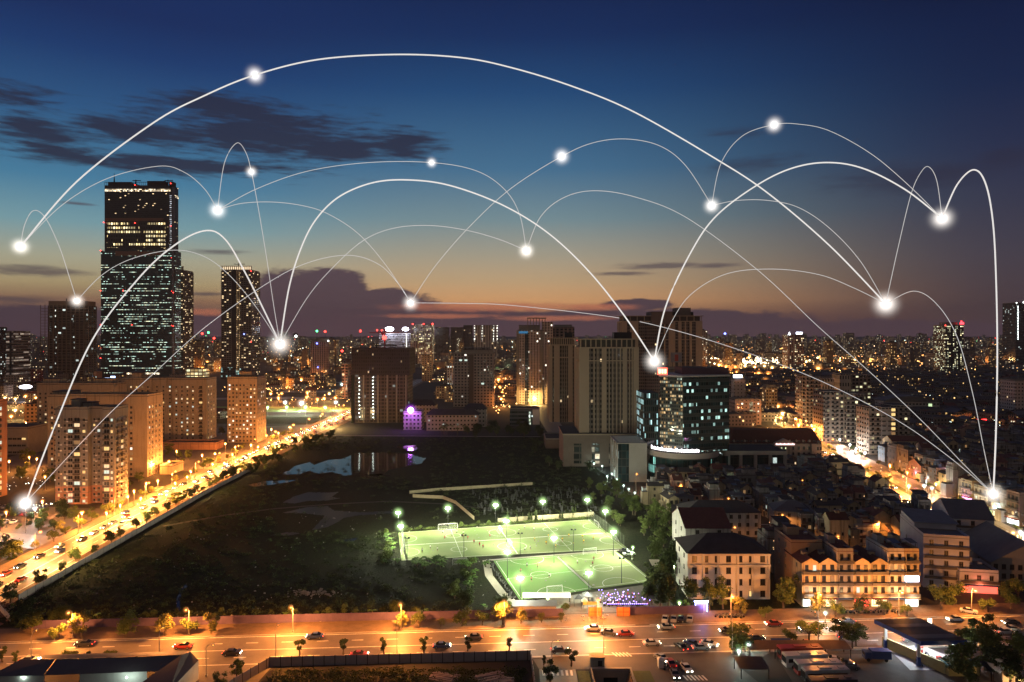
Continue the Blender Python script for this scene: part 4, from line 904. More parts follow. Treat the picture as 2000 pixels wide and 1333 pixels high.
# ---------------------------------------------------------------- grey residential complex on the right
chk = facade('chequered_stair', (.42, .34, .28), 2.4, 6.4, .5, .5, 0, WARM, WARM, 1, glass=(.04, .035, .03), grough=.8)
f_r1 = facade('complex_grey', (.30, .25, .21), 3.4, 3.15, .5, .45, .15, (1, .85, .45), COOL, 1.2, wvar=.12)
f_r2 = facade('complex_dark', (.14, .11, .10), 3.6, 3.15, .6, .55, .35, (1, .9, .5), (.9, 1, .7), 1.1, wvar=.2)
gray2 = mat('complex_wall', (.40, .34, .31), .85, var=.12)
def cplx(label, px0, px1, ptop, Y, D, parts_, seed):
    xc, W_, H_ = place(px0, px1, ptop, Y, D)
    root = thing('apartment_complex', label, 'building', (xc, Y, 0), 0, 'grey residential complex right of the mansard building')
    for k, (u0, u1, y0, mm, hh) in enumerate(parts_):
        M().box(-W_/2+u0*W_+(.01 if k else 0), -W_/2+u1*W_, y0, y0+D, 0, H_*hh, 0, top=1).build('wall', [mm, roofm], root)
        q = M(); x0, x1 = -W_/2+u0*W_, -W_/2+u1*W_
        q.box(x0-.3, x1+.3, y0-.5, y0+D+.3, H_*hh+.9, H_*hh+1.3, 0, top=1)
        for x in np.arange(x0+.3, x1, 2.4): q.box(x, x+.35, y0, y0+.4, H_*hh+.01, H_*hh+.9)
        q.build('roof_canopy', [gray2, roofm], root)
        if mm is not chk:
            for u in (.15, .55, .85):
                xx = x0+(x1-x0)*u; n = int(H_*hh/3.15)
                bme = M().box(-1.2, 1.2, -1.0, -.01, -.1, .02, 0).box(-1.2, 1.2, -1.0, -.93, .021, .9, 1).mesh('balcony', [gray2, railm])
                for i in range(1, n): link('balcony', bme, root, (xx, y0, i*3.15))
    return root, W_, H_
cplx('tall chequered block at the left of the grey residential complex', 1553, 1626, 735, 620, 16, [(0, .33, 0, f_r1, 1), (.33, .55, -2, f_r1, .96), (.55, 1, -3, chk, .94)], 1)
cplx('long stepped grey block above the shops of the bright corner', 1588, 1690, 768, 535, 18, [(0, .5, 0, f_r1, 1), (.5, .72, -3, f_r1, .97), (.72, 1, 0, f_r2, .95)], 2)
root, w_, h_ = cplx('pale grey end block with blank gable wall of the residential complex', 1672, 1782, 798, 480, 18, [(0, .26, 0, f_r1, 1), (.26, .60, -1, gray2, .985), (.60, 1, 3, f_r1, 1.02)], 3)
for i in range(9): M().box(w_*.0, w_*.0+2.4, -1.3, -1.01, 4+i*3.15, 5.8+i*3.15).build('window_bay', panes['yellow' if i % 3 else 'dim'], root)
cplx('rear pair of striped blocks with lit stair windows behind the grey complex', 1625, 1700, 733, 650, 16, [(0, .36, 0, chk, 1), (.36, .5, -1, f_r2, 1), (.5, 1, 0, f_r2, .98)], 4)
# right hand towers
root, w_, h_ = tower('brightly lit dark residential tower with red roof sign at far right', 1823, 1882, 636, 1400, 40, facade('bright_resi', (.12, .10, .09), 3.6, 3.4, .6, .5, .36, (1, .85, .45), (.85, 1, .8), 1.6, clump=.5, cw=.2), plant=((.2, .8, .2, .8, 6),), name='residential_tower', beacons=((0, 1.0, 'red', 1.2),))
q = M(); q.box(w_*.32, w_*.5, -1, 1, h_+2, h_+6); q.box(w_*.36, w_*.40, -1, 1, h_+6, h_+9); q.build('roof_sign', emat('red_roof_sign', (1, .03, .04), 8), root)
for u in (.3, .68): M().box(-w_/2+u*w_, -w_/2+u*w_+4, -.6, -.01, 0, h_-1).build('dark_shaft', darkm, root)
root, w_, h_ = tower('unfinished dark tower with white lamps on top at the right edge', 1958, 2030, 592, 1900, 50, facade('right_shell', (.08, .08, .09), 4, 4.2, .8, .5, .04, COOL, COOL, .8), name='unfinished_tower', beacons=((.35, 1.01, 'white', 2.0), (.75, 1.01, 'white', 2.0), (.05, 1.0, 'white', 1.2)))
for i in range(22): beacon(root, -w_*.4, -1, h_*(.42+.025*i), 'white', .8)
root, w_, h_ = tower('pale mid rise slab with small dark windows at the right edge', 1953, 2030, 745, 700, 22, facade('right_white', (.46, .38, .34), 3.2, 3.4, .42, .42, .05, WARM, COOL, 1.2, wvar=.1), name='residential_tower')
root, w_, h_ = tower('tower with white roof sign standing alone on the right skyline', 1528, 1570, 655, 1493, 34, facade('sky_resi', (.38, .28, .24), 3.4, 3.4, .55, .5, .28, (1, .85, .5), WARM, 2.0, wvar=.1), name='residential_tower', piers=((.35, 3, .7, gray2, 0, 1), (.0, 3, .7, gray2, 0, 1)))
M().box(w_*.0, w_*.4, -.5, .5, h_+2, h_+6.4).build('roof_sign', emat('white_roof_sign', (.75, .8, 1), 7), root)
M().tube([(-w_*.42, 2, h_), (-w_*.42, 2, h_+7)], [3.5, .2], 4).build('roof_spire', emat('white_spire', (.9, .95, 1), 4), root)
root, w_, h_ = tower('broad grey office with lit stair core behind the teal glass tower', 1424, 1487, 782, 640, 18, facade('grey_office', (.30, .24, .22), 3.6, 3.4, .4, .4, .2, (1, .85, .6), COOL, 1.8), name='office_block')
M().box(w_*.05, w_*.17, -.3, -.01, 1, h_-1.5).build('stair_glazing', facade('stair_green', (.2, .18, .15), 1.2, 1.7, .8, .7, .8, (.8, .8, .4), COOL, .8), root)
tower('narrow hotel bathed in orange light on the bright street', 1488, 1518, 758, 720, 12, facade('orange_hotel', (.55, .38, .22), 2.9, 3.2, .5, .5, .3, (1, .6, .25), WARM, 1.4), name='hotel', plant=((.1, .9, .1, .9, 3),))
tower('small block with white blue sign on the roof right of the glass tower', 1428, 1456, 742, 820, 12, facade('plain_sm', (.35, .3, .28), 4, 4, .3, .3, .1, WARM, WARM, 1))
bb = thing('roof_sign', 'blue white illuminated sign on a roof right of the glass tower', 'sign', (XP(1441, 819), 819, ZP(742, 819)))
M().box(-5, 5, 0, .6, 2.2, 5.6).build('sign_panel', emat('bluewhite_sign', (.7, .8, 1), 6), bb); q = M(); [q.box(x, x+.3, .1, .4, 0, 2.2) for x in (-4, 3.7)]; q.build('sign_post', darkm, bb)
# curved roof school
Yz = 700; xc, w_, _ = place(1727, 1835, 790, Yz)
root = thing('school_building', 'long pale school with curved roof and lit stairwell in the dark district on the right', 'building', (xc, Yz, 0))
Hz = ZP(785, Yz); M().box(-w_/2, w_/2, 0, 18, 0, Hz).build('wall', facade('school_wall', (.34, .32, .31), 3.4, 3.6, .6, .4, .05, COOL, WARM, 1.2), root)
q = M(); n = 16; top = [(-w_/2-1+(w_+2)*i/n, Hz+.01+5.5*math.sin(math.pi*min(1, .08+i/n*.95))) for i in range(n+1)]
for (a, z1), (b2, z2) in zip(top, top[1:]): q.face([(a, -1.5, z1), (b2, -1.5, z2), (b2, 19, z2), (a, 19, z1)]); q.face([(a, -1.5, Hz), (b2, -1.5, Hz), (b2, -1.5, z2), (a, -1.5, z1)])
q.build('roof', greyroof, root); M().box(w_*.3, w_*.36, -.4, -.01, 0, Hz-2).build('lit_stairwell', emat('greenish_stair', (.75, 1, .55), 1.1), root)
# school and low buildings by the purple lamp
Yp = 605
root, w_, h_ = tower('white corner building washed by purple light beside the unfinished block', 788, 828, 806, Yp, 16, facade('purple_corner', (.42, .36, .40), 3.2, 3.4, .5, .45, .02, WARM, WARM, 1), name='corner_building')
pl = thing('purple_billboard', 'glowing purple white rounded sign in front of the white corner building', 'sign', (XP(802, Yp-3), Yp-3, 0))
q = M().ball((0, 0, 17), 2.4, seg=14, rings=8, sz=1.0); q.build('light_panel', emat('purple_sign', (.75, .35, 1), 22), pl); q = M().tube([(0, 1, 0), (0, 1, 16)], .2, 6); q.build('post', galv, pl)
ld = bpy.data.lights.new('purple_light', 'POINT'); ld.energy = 9000; ld.color = (.45, .08, 1); ld.shadow_soft_size = 1.5; lo = bpy.data.objects.new('purple_light', ld); C.link(lo); lo.parent = pl; lo.location = (0, -4.5, 17)
for lb, a, b2, tp, Y, D in (('long low school building with dark hipped roof behind the palm trees', 833, 934, 811, 600, 14), ('rear wing of the school with dark roof, nearer the unfinished block', 800, 850, 792, 660, 20), ('side wing of the school with dark roof, nearer the white office', 905, 950, 800, 625, 16)):
    xc, w_, H_ = place(a, b2, tp, Y)
    root = thing('school_building', lb, 'building', (xc, Y, 0)); M().box(-w_/2, w_/2, 0, D, 0, H_).build('wall', facade('school_low', (.36, .31, .28), 3.0, 3.4, .42, .4, .05, COOL, YEL, 1), root)
    q = M(); b0 = [(-w_/2-.8, -.8), (w_/2+.8, -.8), (w_/2+.8, D+.8), (-w_/2-.8, D+.8)]; t0 = [(-w_/2+4, D/2), (w_/2-4, D/2)]
    q.face([(*b0[0], H_), (*b0[1], H_), (*t0[1], H_+4.5), (*t0[0], H_+4.5)]); q.face([(*b0[2], H_), (*b0[3], H_), (*t0[0], H_+4.5), (*t0[1], H_+4.5)]); q.face([(*b0[1], H_), (*b0[2], H_), (*t0[1], H_+4.5)]); q.face([(*b0[3], H_), (*b0[0], H_), (*t0[0], H_+4.5)]); q.build('roof', roofm, root)
# ---------------------------------------------------------------- vegetation
def leafmat(name, c, c2, rough=.7):
    m = bpy.data.materials.new(name); m.use_nodes = True; q = NT(m.node_tree); b = q.n['Principled BSDF']
    tcn = q.node('ShaderNodeTexCoord'); nz = q.node('ShaderNodeTexNoise', i_Vector=tcn.outputs['Object'], i_Scale=1.1, i_Detail=4.0)
    oi = q.node('ShaderNodeObjectInfo'); k = q.m('MULTIPLY_ADD', oi.outputs['Random'], .7, .65); cv = q.node('ShaderNodeCombineXYZ', i_0=k, i_1=k, i_2=q.m('MULTIPLY', k, .9))
    q.put(b.inputs['Base Color'], q.mix(1.0, q.mix(q.smooth(nz.outputs[0], .35, .65), c, c2), cv.outputs[0], 'MULTIPLY'))
    b.inputs['Roughness'].default_value = rough; b.inputs['Specular IOR Level'].default_value = .2
    return m
leaf_a = leafmat('leaves_green', (.075, .105, .028), (.12, .15, .045)); leaf_d = leafmat('leaves_dark', (.028, .045, .014), (.06, .08, .026)); leaf_y = leafmat('leaves_pale', (.13, .14, .045), (.20, .18, .065))
leaf_b = leafmat('banana_leaf', (.07, .14, .03), (.12, .2, .05)); leaf_m = leafmat('marsh_growth', (.016, .022, .008), (.05, .06, .02))
bark = mat('bark', (.12, .09, .065), .95)
def leaf_mesh(name, blobs, n, size, m, seed, flat=.0):
    rg = np.random.default_rng(seed); bl_ = np.array(blobs, float); vol = bl_[:, 3]*bl_[:, 4]*bl_[:, 5]; k = rg.choice(len(bl_), n, p=vol/vol.sum())
    d = rg.normal(size=(n, 3)); d /= np.linalg.norm(d, axis=1)[:, None]; r = rg.random(n)**.4
    r *= 1+.22*np.sin(d[:, 0]*7+seed)*np.cos(d[:, 1]*6)+.15*np.sin(d[:, 2]*9)
    c = bl_[k, :3]+d*r[:, None]*bl_[k, 3:6]
    a = rg.normal(size=(n, 3)); a /= np.linalg.norm(a, axis=1)[:, None]; a[:, 2] *= .6; b_ = np.cross(a, rg.normal(size=(n, 3))); b_ /= np.linalg.norm(b_, axis=1)[:, None]
    s = size*(.6+.9*rg.random(n))[:, None]; a, b_ = a*s, b_*s*.7
    v = np.stack([c-a, c-b_, c+a, c+b_], 1).reshape(-1, 3)
    me = bpy.data.meshes.new(name); me.vertices.add(4*n); me.vertices.foreach_set('co', v.ravel()); me.loops.add(4*n); me.loops.foreach_set('vertex_index', np.arange(4*n))
    me.polygons.add(n); me.polygons.foreach_set('loop_start', np.arange(0, 4*n, 4)); me.materials.append(m); me.update(calc_edges=True); return me
def tree_proto(name, cat, lab, h, blobs, n, size, m, seed, tr=.16, limbs=4):
    root = thing(name, lab, cat); rg = random.Random(seed)
    link('crown', leaf_mesh('crown', blobs, n, size, m, seed), root)
    q = M(); th = min(b[2] for b in blobs); q.tube([(0, 0, 0), (.1, .05, th*.5), (0, .1, th)], [tr*1.3, tr, tr*.7], 6)
    for b in blobs[:limbs]: q.tube([(0, .05, th*.6), (b[0]*.5, b[1]*.5, (th+b[2])*.52), (b[0], b[1], b[2])], [tr*.6, tr*.4, tr*.2], 5)
    q.build('trunk', bark, root); return proto(root)
def rblobs(seed, h, w, low, n):
    rg = random.Random(seed); o = []
    for i in range(n):
        a = rg.uniform(0, 6.28); r = rg.uniform(.05, .40)*w; z = rg.uniform(low*h+.13*h, h*.88); s = rg.uniform(.13, .27)*w
        o.append((r*math.cos(a), r*math.sin(a), z, s, s, s*rg.uniform(.7, .95)))
    return o
T = {}
for k in range(3):
    T['round', k] = tree_proto('street_tree', 'tree', 'x', 5, rblobs(k+1, 4.6, 4.2, .12, 9), 1500, .16, leaf_y if k != 1 else leaf_a, 20+k)
    T['dark', k] = tree_proto('street_tree', 'tree', 'x', 4, rblobs(k+11, 4.0, 2.5, .15, 6), 900, .15, leaf_d, 30+k)
    T['spread', k] = tree_proto('spreading_tree', 'tree', 'x', 7, [(x, y, 4.8+z, s, s, s*.45) for x, y, z, s in [(rnd.uniform(-3, 3), rnd.uniform(-2.6, 2.6), rnd.uniform(-.8, 1.2), rnd.uniform(1, 1.8)) for _ in range(11)]], 1700, .2, leaf_a if k else leaf_d, 40+k, .2, 7)
    T['tall', k] = tree_proto('tall_tree', 'tree', 'x', 13, rblobs(k+31, 13, 7.5, .1, 15), 3200, .3, leaf_d if k == 1 else leaf_a, 50+k, .35, 6)
    T['mid', k] = tree_proto('leafy_tree', 'tree', 'x', 7, rblobs(k+41, 7.5, 6, .12, 11), 1500, .26, (leaf_a, leaf_d, leaf_a)[k], 60+k, .22, 5)
    T['bush', k] = tree_proto('bush', 'bush', 'x', 2.4, rblobs(k+51, 2.2, 3.4, -.05, 6), 500, .18, (leaf_d, leaf_a, leaf_d)[k], 70+k, .06, 3)
T['cypress', 0] = tree_proto('cypress', 'tree', 'x', 5, [(0, 0, 1.4, .8, .8, 1.2), (0, 0, 2.6, .65, .65, 1.2), (0, 0, 3.9, .4, .4, 1.2)], 600, .16, leaf_d, 90, .12, 1)
def palm_proto(seed, h, nl, ll, m, nm, wid):
    root = thing(nm, 'x', 'plant' if nm[0] == 'b' else 'tree'); rg = random.Random(seed); q = M()
    for i in range(nl):
        a = i/nl*6.28+rg.uniform(-.3, .3); el0 = rg.uniform(.5, 1.25); L = ll*rg.uniform(.75, 1.1); pts = []; x = z = 0; e = el0
        for s in range(6): pts.append((x, z)); x += math.cos(e)*L/5; z += math.sin(e)*L/5; e -= rg.uniform(.3, .5)
        ca, sa = math.cos(a), math.sin(a)
        for s in range(5):
            w0, w1 = [wid*math.sin(math.pi*min(.96, (t_+.4)/5.6)) for t_ in (s, s+1)]
            (x0, z0), (x1, z1) = pts[s], pts[s+1]
            for sg_ in (-1, 1):
                P0 = (x0*ca, x0*sa, h+z0); P1 = (x1*ca, x1*sa, h+z1); E0 = (x0*ca-sa*w0*sg_, x0*sa+ca*w0*sg_, h+z0-w0*.45); E1 = (x1*ca-sa*w1*sg_, x1*sa+ca*w1*sg_, h+z1-w1*.45)
                q.face([P0, P1, E1, E0] if sg_ > 0 else [P0, E0, E1, P1])
    q.build('crown', m, root); M().tube([(0, 0, 0), (.1, 0, h*.5), (0, 0, h)], [.2, .15, .12], 6).build('trunk', bark, root); return proto(root)
T['banana', 0] = palm_proto(1, 1.4, 9, 2.6, leaf_b, 'banana_plant', .42); T['banana', 1] = palm_proto(2, 1.0, 7, 2.2, leaf_b, 'banana_plant', .38)
T['palm', 0] = palm_proto(3, 7, 14, 2.8, leaf_a, 'palm_tree', .35)
TREES = []
def tree(kind, pos, lab, grp, sc=1.0, k=None):
    k = k if k is not None else rnd.randrange(3 if (kind, 1) in T and (kind, 2) in T else 2 if (kind, 1) in T else 1)
    o = T[kind, k].put((pos[0], pos[1], 0), rnd.uniform(0, 6.28), lab, grp, sc*rnd.uniform(.9, 1.12)); TREES.append((pos[0], pos[1])); return o
gW = 'round trees on the earth verge along the purple wall'
for px, py, s in ((160, 1248, 1.55), (245, 1246, 1.35), (323, 1242, 1.3), (370, 1240, .95), (412, 1238, 1.25), (114, 1249, .9), (781, 1228, .95), (820, 1226, 1.1), (861, 1225, .6), (902, 1224, 1.15), (943, 1222, .95), (983, 1221, 1.5), (1017, 1219, .9), (1058, 1217, .65), (1096, 1216, .55), (62, 1240, 1.3)):
    tree('round', G(px, py), 'round street tree on the verge before the purple wall', gW, s, 1 if px in (245, 943, 62, 114) else None)
for px, py, s in ((60, 1228, 1.1), (40, 1232, .9)): tree('mid', G(px, py), 'dark leafy tree at the corner end of the purple wall', None, s)
gN = 'small dark trees along the near kerb of the cross road'
for px, py, s in ((585, 1282, 1.05), (670, 1279, 1.1), (750, 1278, .95), (828, 1276, 1.0), (913, 1273, .95), (994, 1272, 1.0), (5, 1294, 1.0), (30, 1296, .7), (266, 1294, .45), (175, 1293, .8)):
    tree('dark', G(px, py), 'small dark street tree silhouetted on the near kerb', gN, s)
for px, s in ((137, .75), (217, .8)): tree('round', G(px, 1294), 'low wide tree behind the warehouse roof', None, s, 1)
tree('mid', G(463, 1326), 'young tree at the mouth of the lower left side road', None, .62); tree('mid', G(430, 1350), 'young tree at the bottom edge beside the warehouse', None, .6)
for px, py, s in ((1116, 1302, .9), (1072, 1322, .85), (1075, 1345, 1.1), (1062, 1300, .5)): tree('dark', G(px, py), 'slim leafy tree beside the side road crossing', None, s*1.3)
for px, py, s in ((1440, 1262, .85), (1448, 1275, .9)): tree('mid', G(px, py), 'dark tree by the lamp at the bus yard corner', None, s)
for px, py, s in ((1580, 1258, 1.0), (1640, 1262, .95), (1672, 1262, .9), (1665, 1268, .9)): tree('spread', G(px, py), 'spreading tree behind the long bus yard shed', None, s)
tree('round', G(1542, 1256), 'small round tree between the spreading trees', None, .75, 1)
for px, py, s in ((1880, 1300, .95), (1905, 1270, .9), (1935, 1262, .95), (1860, 1320, .8), (1925, 1310, 1), (1955, 1330, .95), (1890, 1345, 1), (1978, 1345, 1), (1985, 1300, .8)): tree('tall', G(px, py), 'tall dark tree in the thicket right of the filling station', 'thicket right of the filling station', s*.78)
# along the avenue
gA = 'street trees between avenue and fence'
y = 214
while y < 560:
    if y < 380 or rnd.random() < .8: tree('mid' if y < 420 else rnd.choice(('mid', 'dark')), (xav(y)+10.6+rnd.uniform(-1, 1), y), 'street tree between the avenue and the field fence', gA, rnd.uniform(.45, .95) if y > 225 else .8, 1 if rnd.random() < .6 else 0)
    y += rnd.uniform(6, 15) if y < 420 else rnd.uniform(4, 8)
gB = 'street trees on the estate side of the avenue'
y = 216
while y < 620:
    if rnd.random() < .82: tree('round', (xav(y)-12.5+rnd.uniform(-1.5, 1), y), 'street tree on the estate side of the avenue', gB, rnd.uniform(.7, 1.15), rnd.choice((0, 1, 1, 2)))
    y += rnd.uniform(8, 15)
FOOT = [(-218, -178, 334, 364), (-268, -195, 400, 430), (-350, -275, 515, 545), (-300, -223, 542, 570), (-215, -180, 530, 556), (-260, -225, 335, 365), (-205, -186, 408, 430), (-250, -198, 496, 518), (-370, -310, 476, 506)]
n = 0
while n < 150:
    y = rnd.uniform(212, 620); x = rnd.uniform(-.78*y, xav(y)-15)
    if any(a-3 < x < b+3 and c-6 < y < d+2 for a, b, c, d in FOOT): continue
    if abs(y-(270+ (-178-x)*.2)) < 12 and y > 260: continue
    tree(rnd.choice(('mid', 'round', 'mid', 'bush')), (x, y), 'leafy tree among the estate paths left of the avenue', 'trees of the estate left of the avenue', rnd.uniform(.7, 1.15), rnd.choice((0, 1, 1)) ); n += 1
for i in range(46):
    y = rnd.uniform(395, 572); tree(rnd.choice(('mid', 'bush')), (xav(y)+rnd.uniform(9.5, 22)+ (y-395)*.05, y), 'dark bushy tree at the field side of the avenue', 'dark growth along the far avenue', rnd.uniform(.6, 1.0), 1)
# tall row right of the pitches
for i in range(17):
    t_ = i/16; px = 1270+50*rnd.random(); py = 1000+180*t_; p = G(px, py+12)
    tree('tall', p, 'tall dense tree in the row between the pitches and the old quarter', 'tall tree row right of the pitches', rnd.uniform(.62, .95), None)
for px, py, s in ((1290, 1192, .65), (1345, 1190, .72), (1385, 1192, .75), (1412, 1190, .7), (1530, 1188, .72), (1262, 1180, .6), (1545, 1178, .6)): tree('tall', G(px, py), 'broad dark tree standing before the white hotel', 'broad trees before the hotel', s)
for px, py, k, s in ((1440, 1204, 0, 1.1), (1495, 1208, 1, .9), (1592, 1204, 2, 1.35), (1632, 1205, 1, 1.1), (1680, 1200, 1, 1.2), (1728, 1202, 1, 1.0), (1772, 1204, 1, 1.0), (1838, 1190, 1, 1.5), (1860, 1180, 1, 1.6), (1930, 1196, 1, 1), (1975, 1190, 1, 1.3), (1990, 1170, 1, 1.4), (1962, 1172, 1, 1.3)):
    tree('round', G(px, py), 'roadside tree before the lit shophouses', 'roadside trees before the shophouses', s, k)
for i in range(30):
    p = bl(QU, rnd.uniform(-.02, 1.0), 1.0); 
    tree('cypress', (p.x, p.y+rnd.uniform(3, 7)), 'narrow cypress behind the upper pitch', 'cypresses along the cemetery wall', rnd.uniform(.6, 1.0)) if p.x > -8 else tree('bush', (p.x, p.y+4), 'lit bush behind the upper pitch corner', None, .8, 1) if rnd.random() < .4 else None
for i in range(26): tree('banana', (rnd.uniform(-41, -8), 250-rnd.uniform(0, 5)+i*.1), 'banana plant along the lower edge of the upper pitch', 'banana plants below the upper pitch', rnd.uniform(.8, 1.25))
for i in range(16): y = 250+i*2.6; tree(rnd.choice(('banana', 'bush')), (-42+(y-255)*-.17-rnd.uniform(0, 4), y), 'bright green plant at the left edge of the pitches', 'green growth left of the pitches', rnd.uniform(.8, 1.2), 1)
for i in range(14): tree(rnd.choice(('banana', 'bush')), (rnd.uniform(-18, -12), rnd.uniform(216, 250)), 'leafy plant between the wasteland and the footpath', 'growth left of the footpath', rnd.uniform(.9, 1.3), 1)
for i in range(18): tree('tall' if i % 3 else 'mid', (rnd.uniform(38, 62), rnd.uniform(285, 372)), 'dark tree behind the upper pitches and cemetery', 'trees between cemetery and glass tower', rnd.uniform(.5, .7))
for i in range(12): tree('palm', (XP(rnd.uniform(860, 905), 560), rnd.uniform(560, 592)), 'palm tree before the long school building', 'palms before the school', 1.0)
for i in range(24): tree('mid', (XP(rnd.uniform(905, 1060), 570), rnd.uniform(555, 640)), 'dark tree beyond the far edge of the field', 'trees beyond the field', rnd.uniform(.9, 1.3), 1)
for i in range(22): tree('mid', (rnd.uniform(15, 75), rnd.uniform(420, 560)), 'dark tree beside the podium halls', 'trees beside the podium halls', rnd.uniform(.7, 1.1), 1)
for i in range(14): y = 372-i*6; tree('round', (XP(1150, 400)+3+i*1.9, y), 'little tree along the lit path by the glass tower', 'trees along the lit path', .8, 1)
for i in range(26):
    y = 215+i*16; xs_ = None
    for (a, b2), (c, d) in zip(SV, SV[1:]):
        if b2 <= y <= d: xs_ = a+(c-a)*(y-b2)/(d-b2)
    for off in (.5, 15.5, -12.8):
        if xs_ and rnd.random() < .75: tree('round', (xs_+off, y+rnd.uniform(-4, 4)), 'street tree along the bright side street on the right', 'trees of the right side street', rnd.uniform(.6, 1.1), 1)
for i in range(34): px = rnd.uniform(60, 1160); y = YF(0)+XP(px, 200)*.066+10+rnd.uniform(1.5, 6); tree(rnd.choice(('bush', 'banana', 'bush', 'mid')), (XP(px, 206), y), 'plant growing behind the purple wall', 'growth behind the purple wall', rnd.uniform(.5, .9), 1)
for i in range(10): tree('bush', (rnd.uniform(-55, 4), rnd.uniform(164, 170)), 'bush inside the fenced lot at the bottom edge', 'bushes in the fenced lot', rnd.uniform(.5, .8), 0)
# wild growth of the marsh: nobody could count it
def scatter(name, n, fn, size, m, seed, hmax=1.0):
    rg = random.Random(seed); bl_ = []
    for _ in range(n):
        x, y = fn(rg); s = rg.uniform(.4, 1.3); bl_.append((x, y, s*.3*hmax, s*1.3, s, s*.55*hmax))
    o = link(name, leaf_mesh(name, bl_, n*26, size, m, seed)); o['kind'] = 'stuff'; return o
def inf(rg):
    while True:
        y = 198+(560-198)*rg.random()**1.6; x = rg.uniform(-150, 40)
        if y < 200+.066*x+5 or (x > -44 and 252 < y < 312 and x < 48) or (x > -14 and y < 262): continue
        if x < -148 or x > 60-(y-200)*.08: continue
        px, py = 1000+F*x/y, 655+112000/y
        if 540 < px < 840 and (880 < py < 940 or 958 < py < 1040) and rg.random() < .93: continue
        if rg.random() < .5 and math.sin(x*.09)+math.cos(y*.07+x*.03) < .0: continue
        return x, y
scatter('undergrowth', 3600, inf, .22, leaf_m, 5)
scatter('undergrowth', 500, inf, .26, leaf_d, 6, 1.7)
scatter('undergrowth', 500, lambda g_: (g_.uniform(-56, 3), g_.uniform(163, 171)), .18, leaf_d, 7)
scatter('reeds', 90, lambda g_: tuple(G(g_.uniform(545, 705), g_.choice((930, 903, 915, 924))+g_.uniform(-7, 7)))[:2], .16, leaf_m, 9, .8)
scatter('reeds', 60, lambda g_: tuple(G(g_.uniform(700, 830), g_.choice((934, 886))+g_.uniform(-3, 3)))[:2], .16, leaf_m, 10, .8)
scatter('hedge', 160, lambda g_: (g_.uniform(-44, 45), 0) and (lambda u: (bl(QU, u, 1.0).x, bl(QU, u, 1.0).y+3))(g_.random()), .2, leaf_a, 8)
def rubble(n, fn, s, seed, m):
    r = random.Random(seed); q = M()
    for _ in range(n):
        x, y, h_ = fn(r); k = s*r.uniform(.4, 1.4); q.box(-k, k, -k*r.uniform(.4, 1), k*.8, -k*.3, k*r.uniform(.2, .7), xf=Matrix.Translation((x, y, h_)) @ Matrix.Rotation(r.uniform(0, 6), 4, (r.random()-.5, r.random()-.5, 1)))
    o = q.build('rubble', m); o['kind'] = 'stuff'
brick_r = mat('brick_rubble', (.26, .12, .09), .95, var=.5)
rubble(420, lambda r: (lambda x: (x, r.uniform(196, 214) , max(0, 1.6-abs(x+158)*.12)*r.random()))(r.gauss(-160, 8)), .5, 1, brick_r)
rubble(90, lambda r: (r.gauss(-62, 4), r.gauss(222, 1.5), .1), .35, 2, conc); rubble(160, lambda r: (r.uniform(-110, 30), r.uniform(200, 205)+0, .1), .3, 3, conc); rubble(220, lambda r: (r.uniform(-140, 30), r.uniform(200, 330), .1), .22, 4, mat('pale_litter', (.3, .27, .26), .9))
for k, pth in enumerate(([(-146, 300), (-128, 318), (-110, 330), (-86, 339), (-60, 345), (-34, 340), (-10, 330)],)):
    q = M(); w_ = 1.1
    for (a, b2), (c, d) in zip(pth, pth[1:]): n_ = Vector((-(d-b2), c-a)).normalized()*w_; q.face([(a+n_.x, b2+n_.y, .036+k*.002), (a-n_.x, b2-n_.y, .036+k*.002), (c-n_.x, d-n_.y, .036+k*.002), (c+n_.x, d+n_.y, .036+k*.002)])
    struct(q.build('dirt_track', mat('track_earth', (.07, .055, .045), .95, var=.5)))
# ---------------------------------------------------------------- lamps
GLOWS = {}
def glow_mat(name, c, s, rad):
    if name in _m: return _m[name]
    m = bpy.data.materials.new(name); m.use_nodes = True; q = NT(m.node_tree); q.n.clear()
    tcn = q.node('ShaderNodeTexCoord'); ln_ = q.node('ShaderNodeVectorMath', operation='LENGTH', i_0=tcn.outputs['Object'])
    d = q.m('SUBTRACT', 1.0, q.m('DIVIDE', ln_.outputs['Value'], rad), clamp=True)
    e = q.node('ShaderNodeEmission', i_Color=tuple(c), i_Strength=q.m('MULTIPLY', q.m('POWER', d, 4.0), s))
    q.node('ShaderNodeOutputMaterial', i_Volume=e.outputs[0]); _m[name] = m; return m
LC = {'orange': (1, .33, .06), 'white': (1, .97, .88), 'green': (.78, 1, .55), 'cool': (.7, 1, .88), 'yellow': (1, .62, .2), 'pink': (1, .4, .8)}
lens = {k: emat('lamp_glow_'+k, tuple(min(1, x*1.02) for x in c), 14 if k != 'white' else 22) for k, c in LC.items()}
_ld = {}
def light(kind, P, spot=False):
    k = (kind, P, spot)
    if k not in _ld:
        l = bpy.data.lights.new('lamp_light', 'SPOT' if spot else 'POINT')
        if spot: l.spot_size = R(170); l.spot_blend = .35
        l.energy = P; l.color = LC[kind]; l.shadow_soft_size = .25; _ld[k] = l
    return _ld[k]
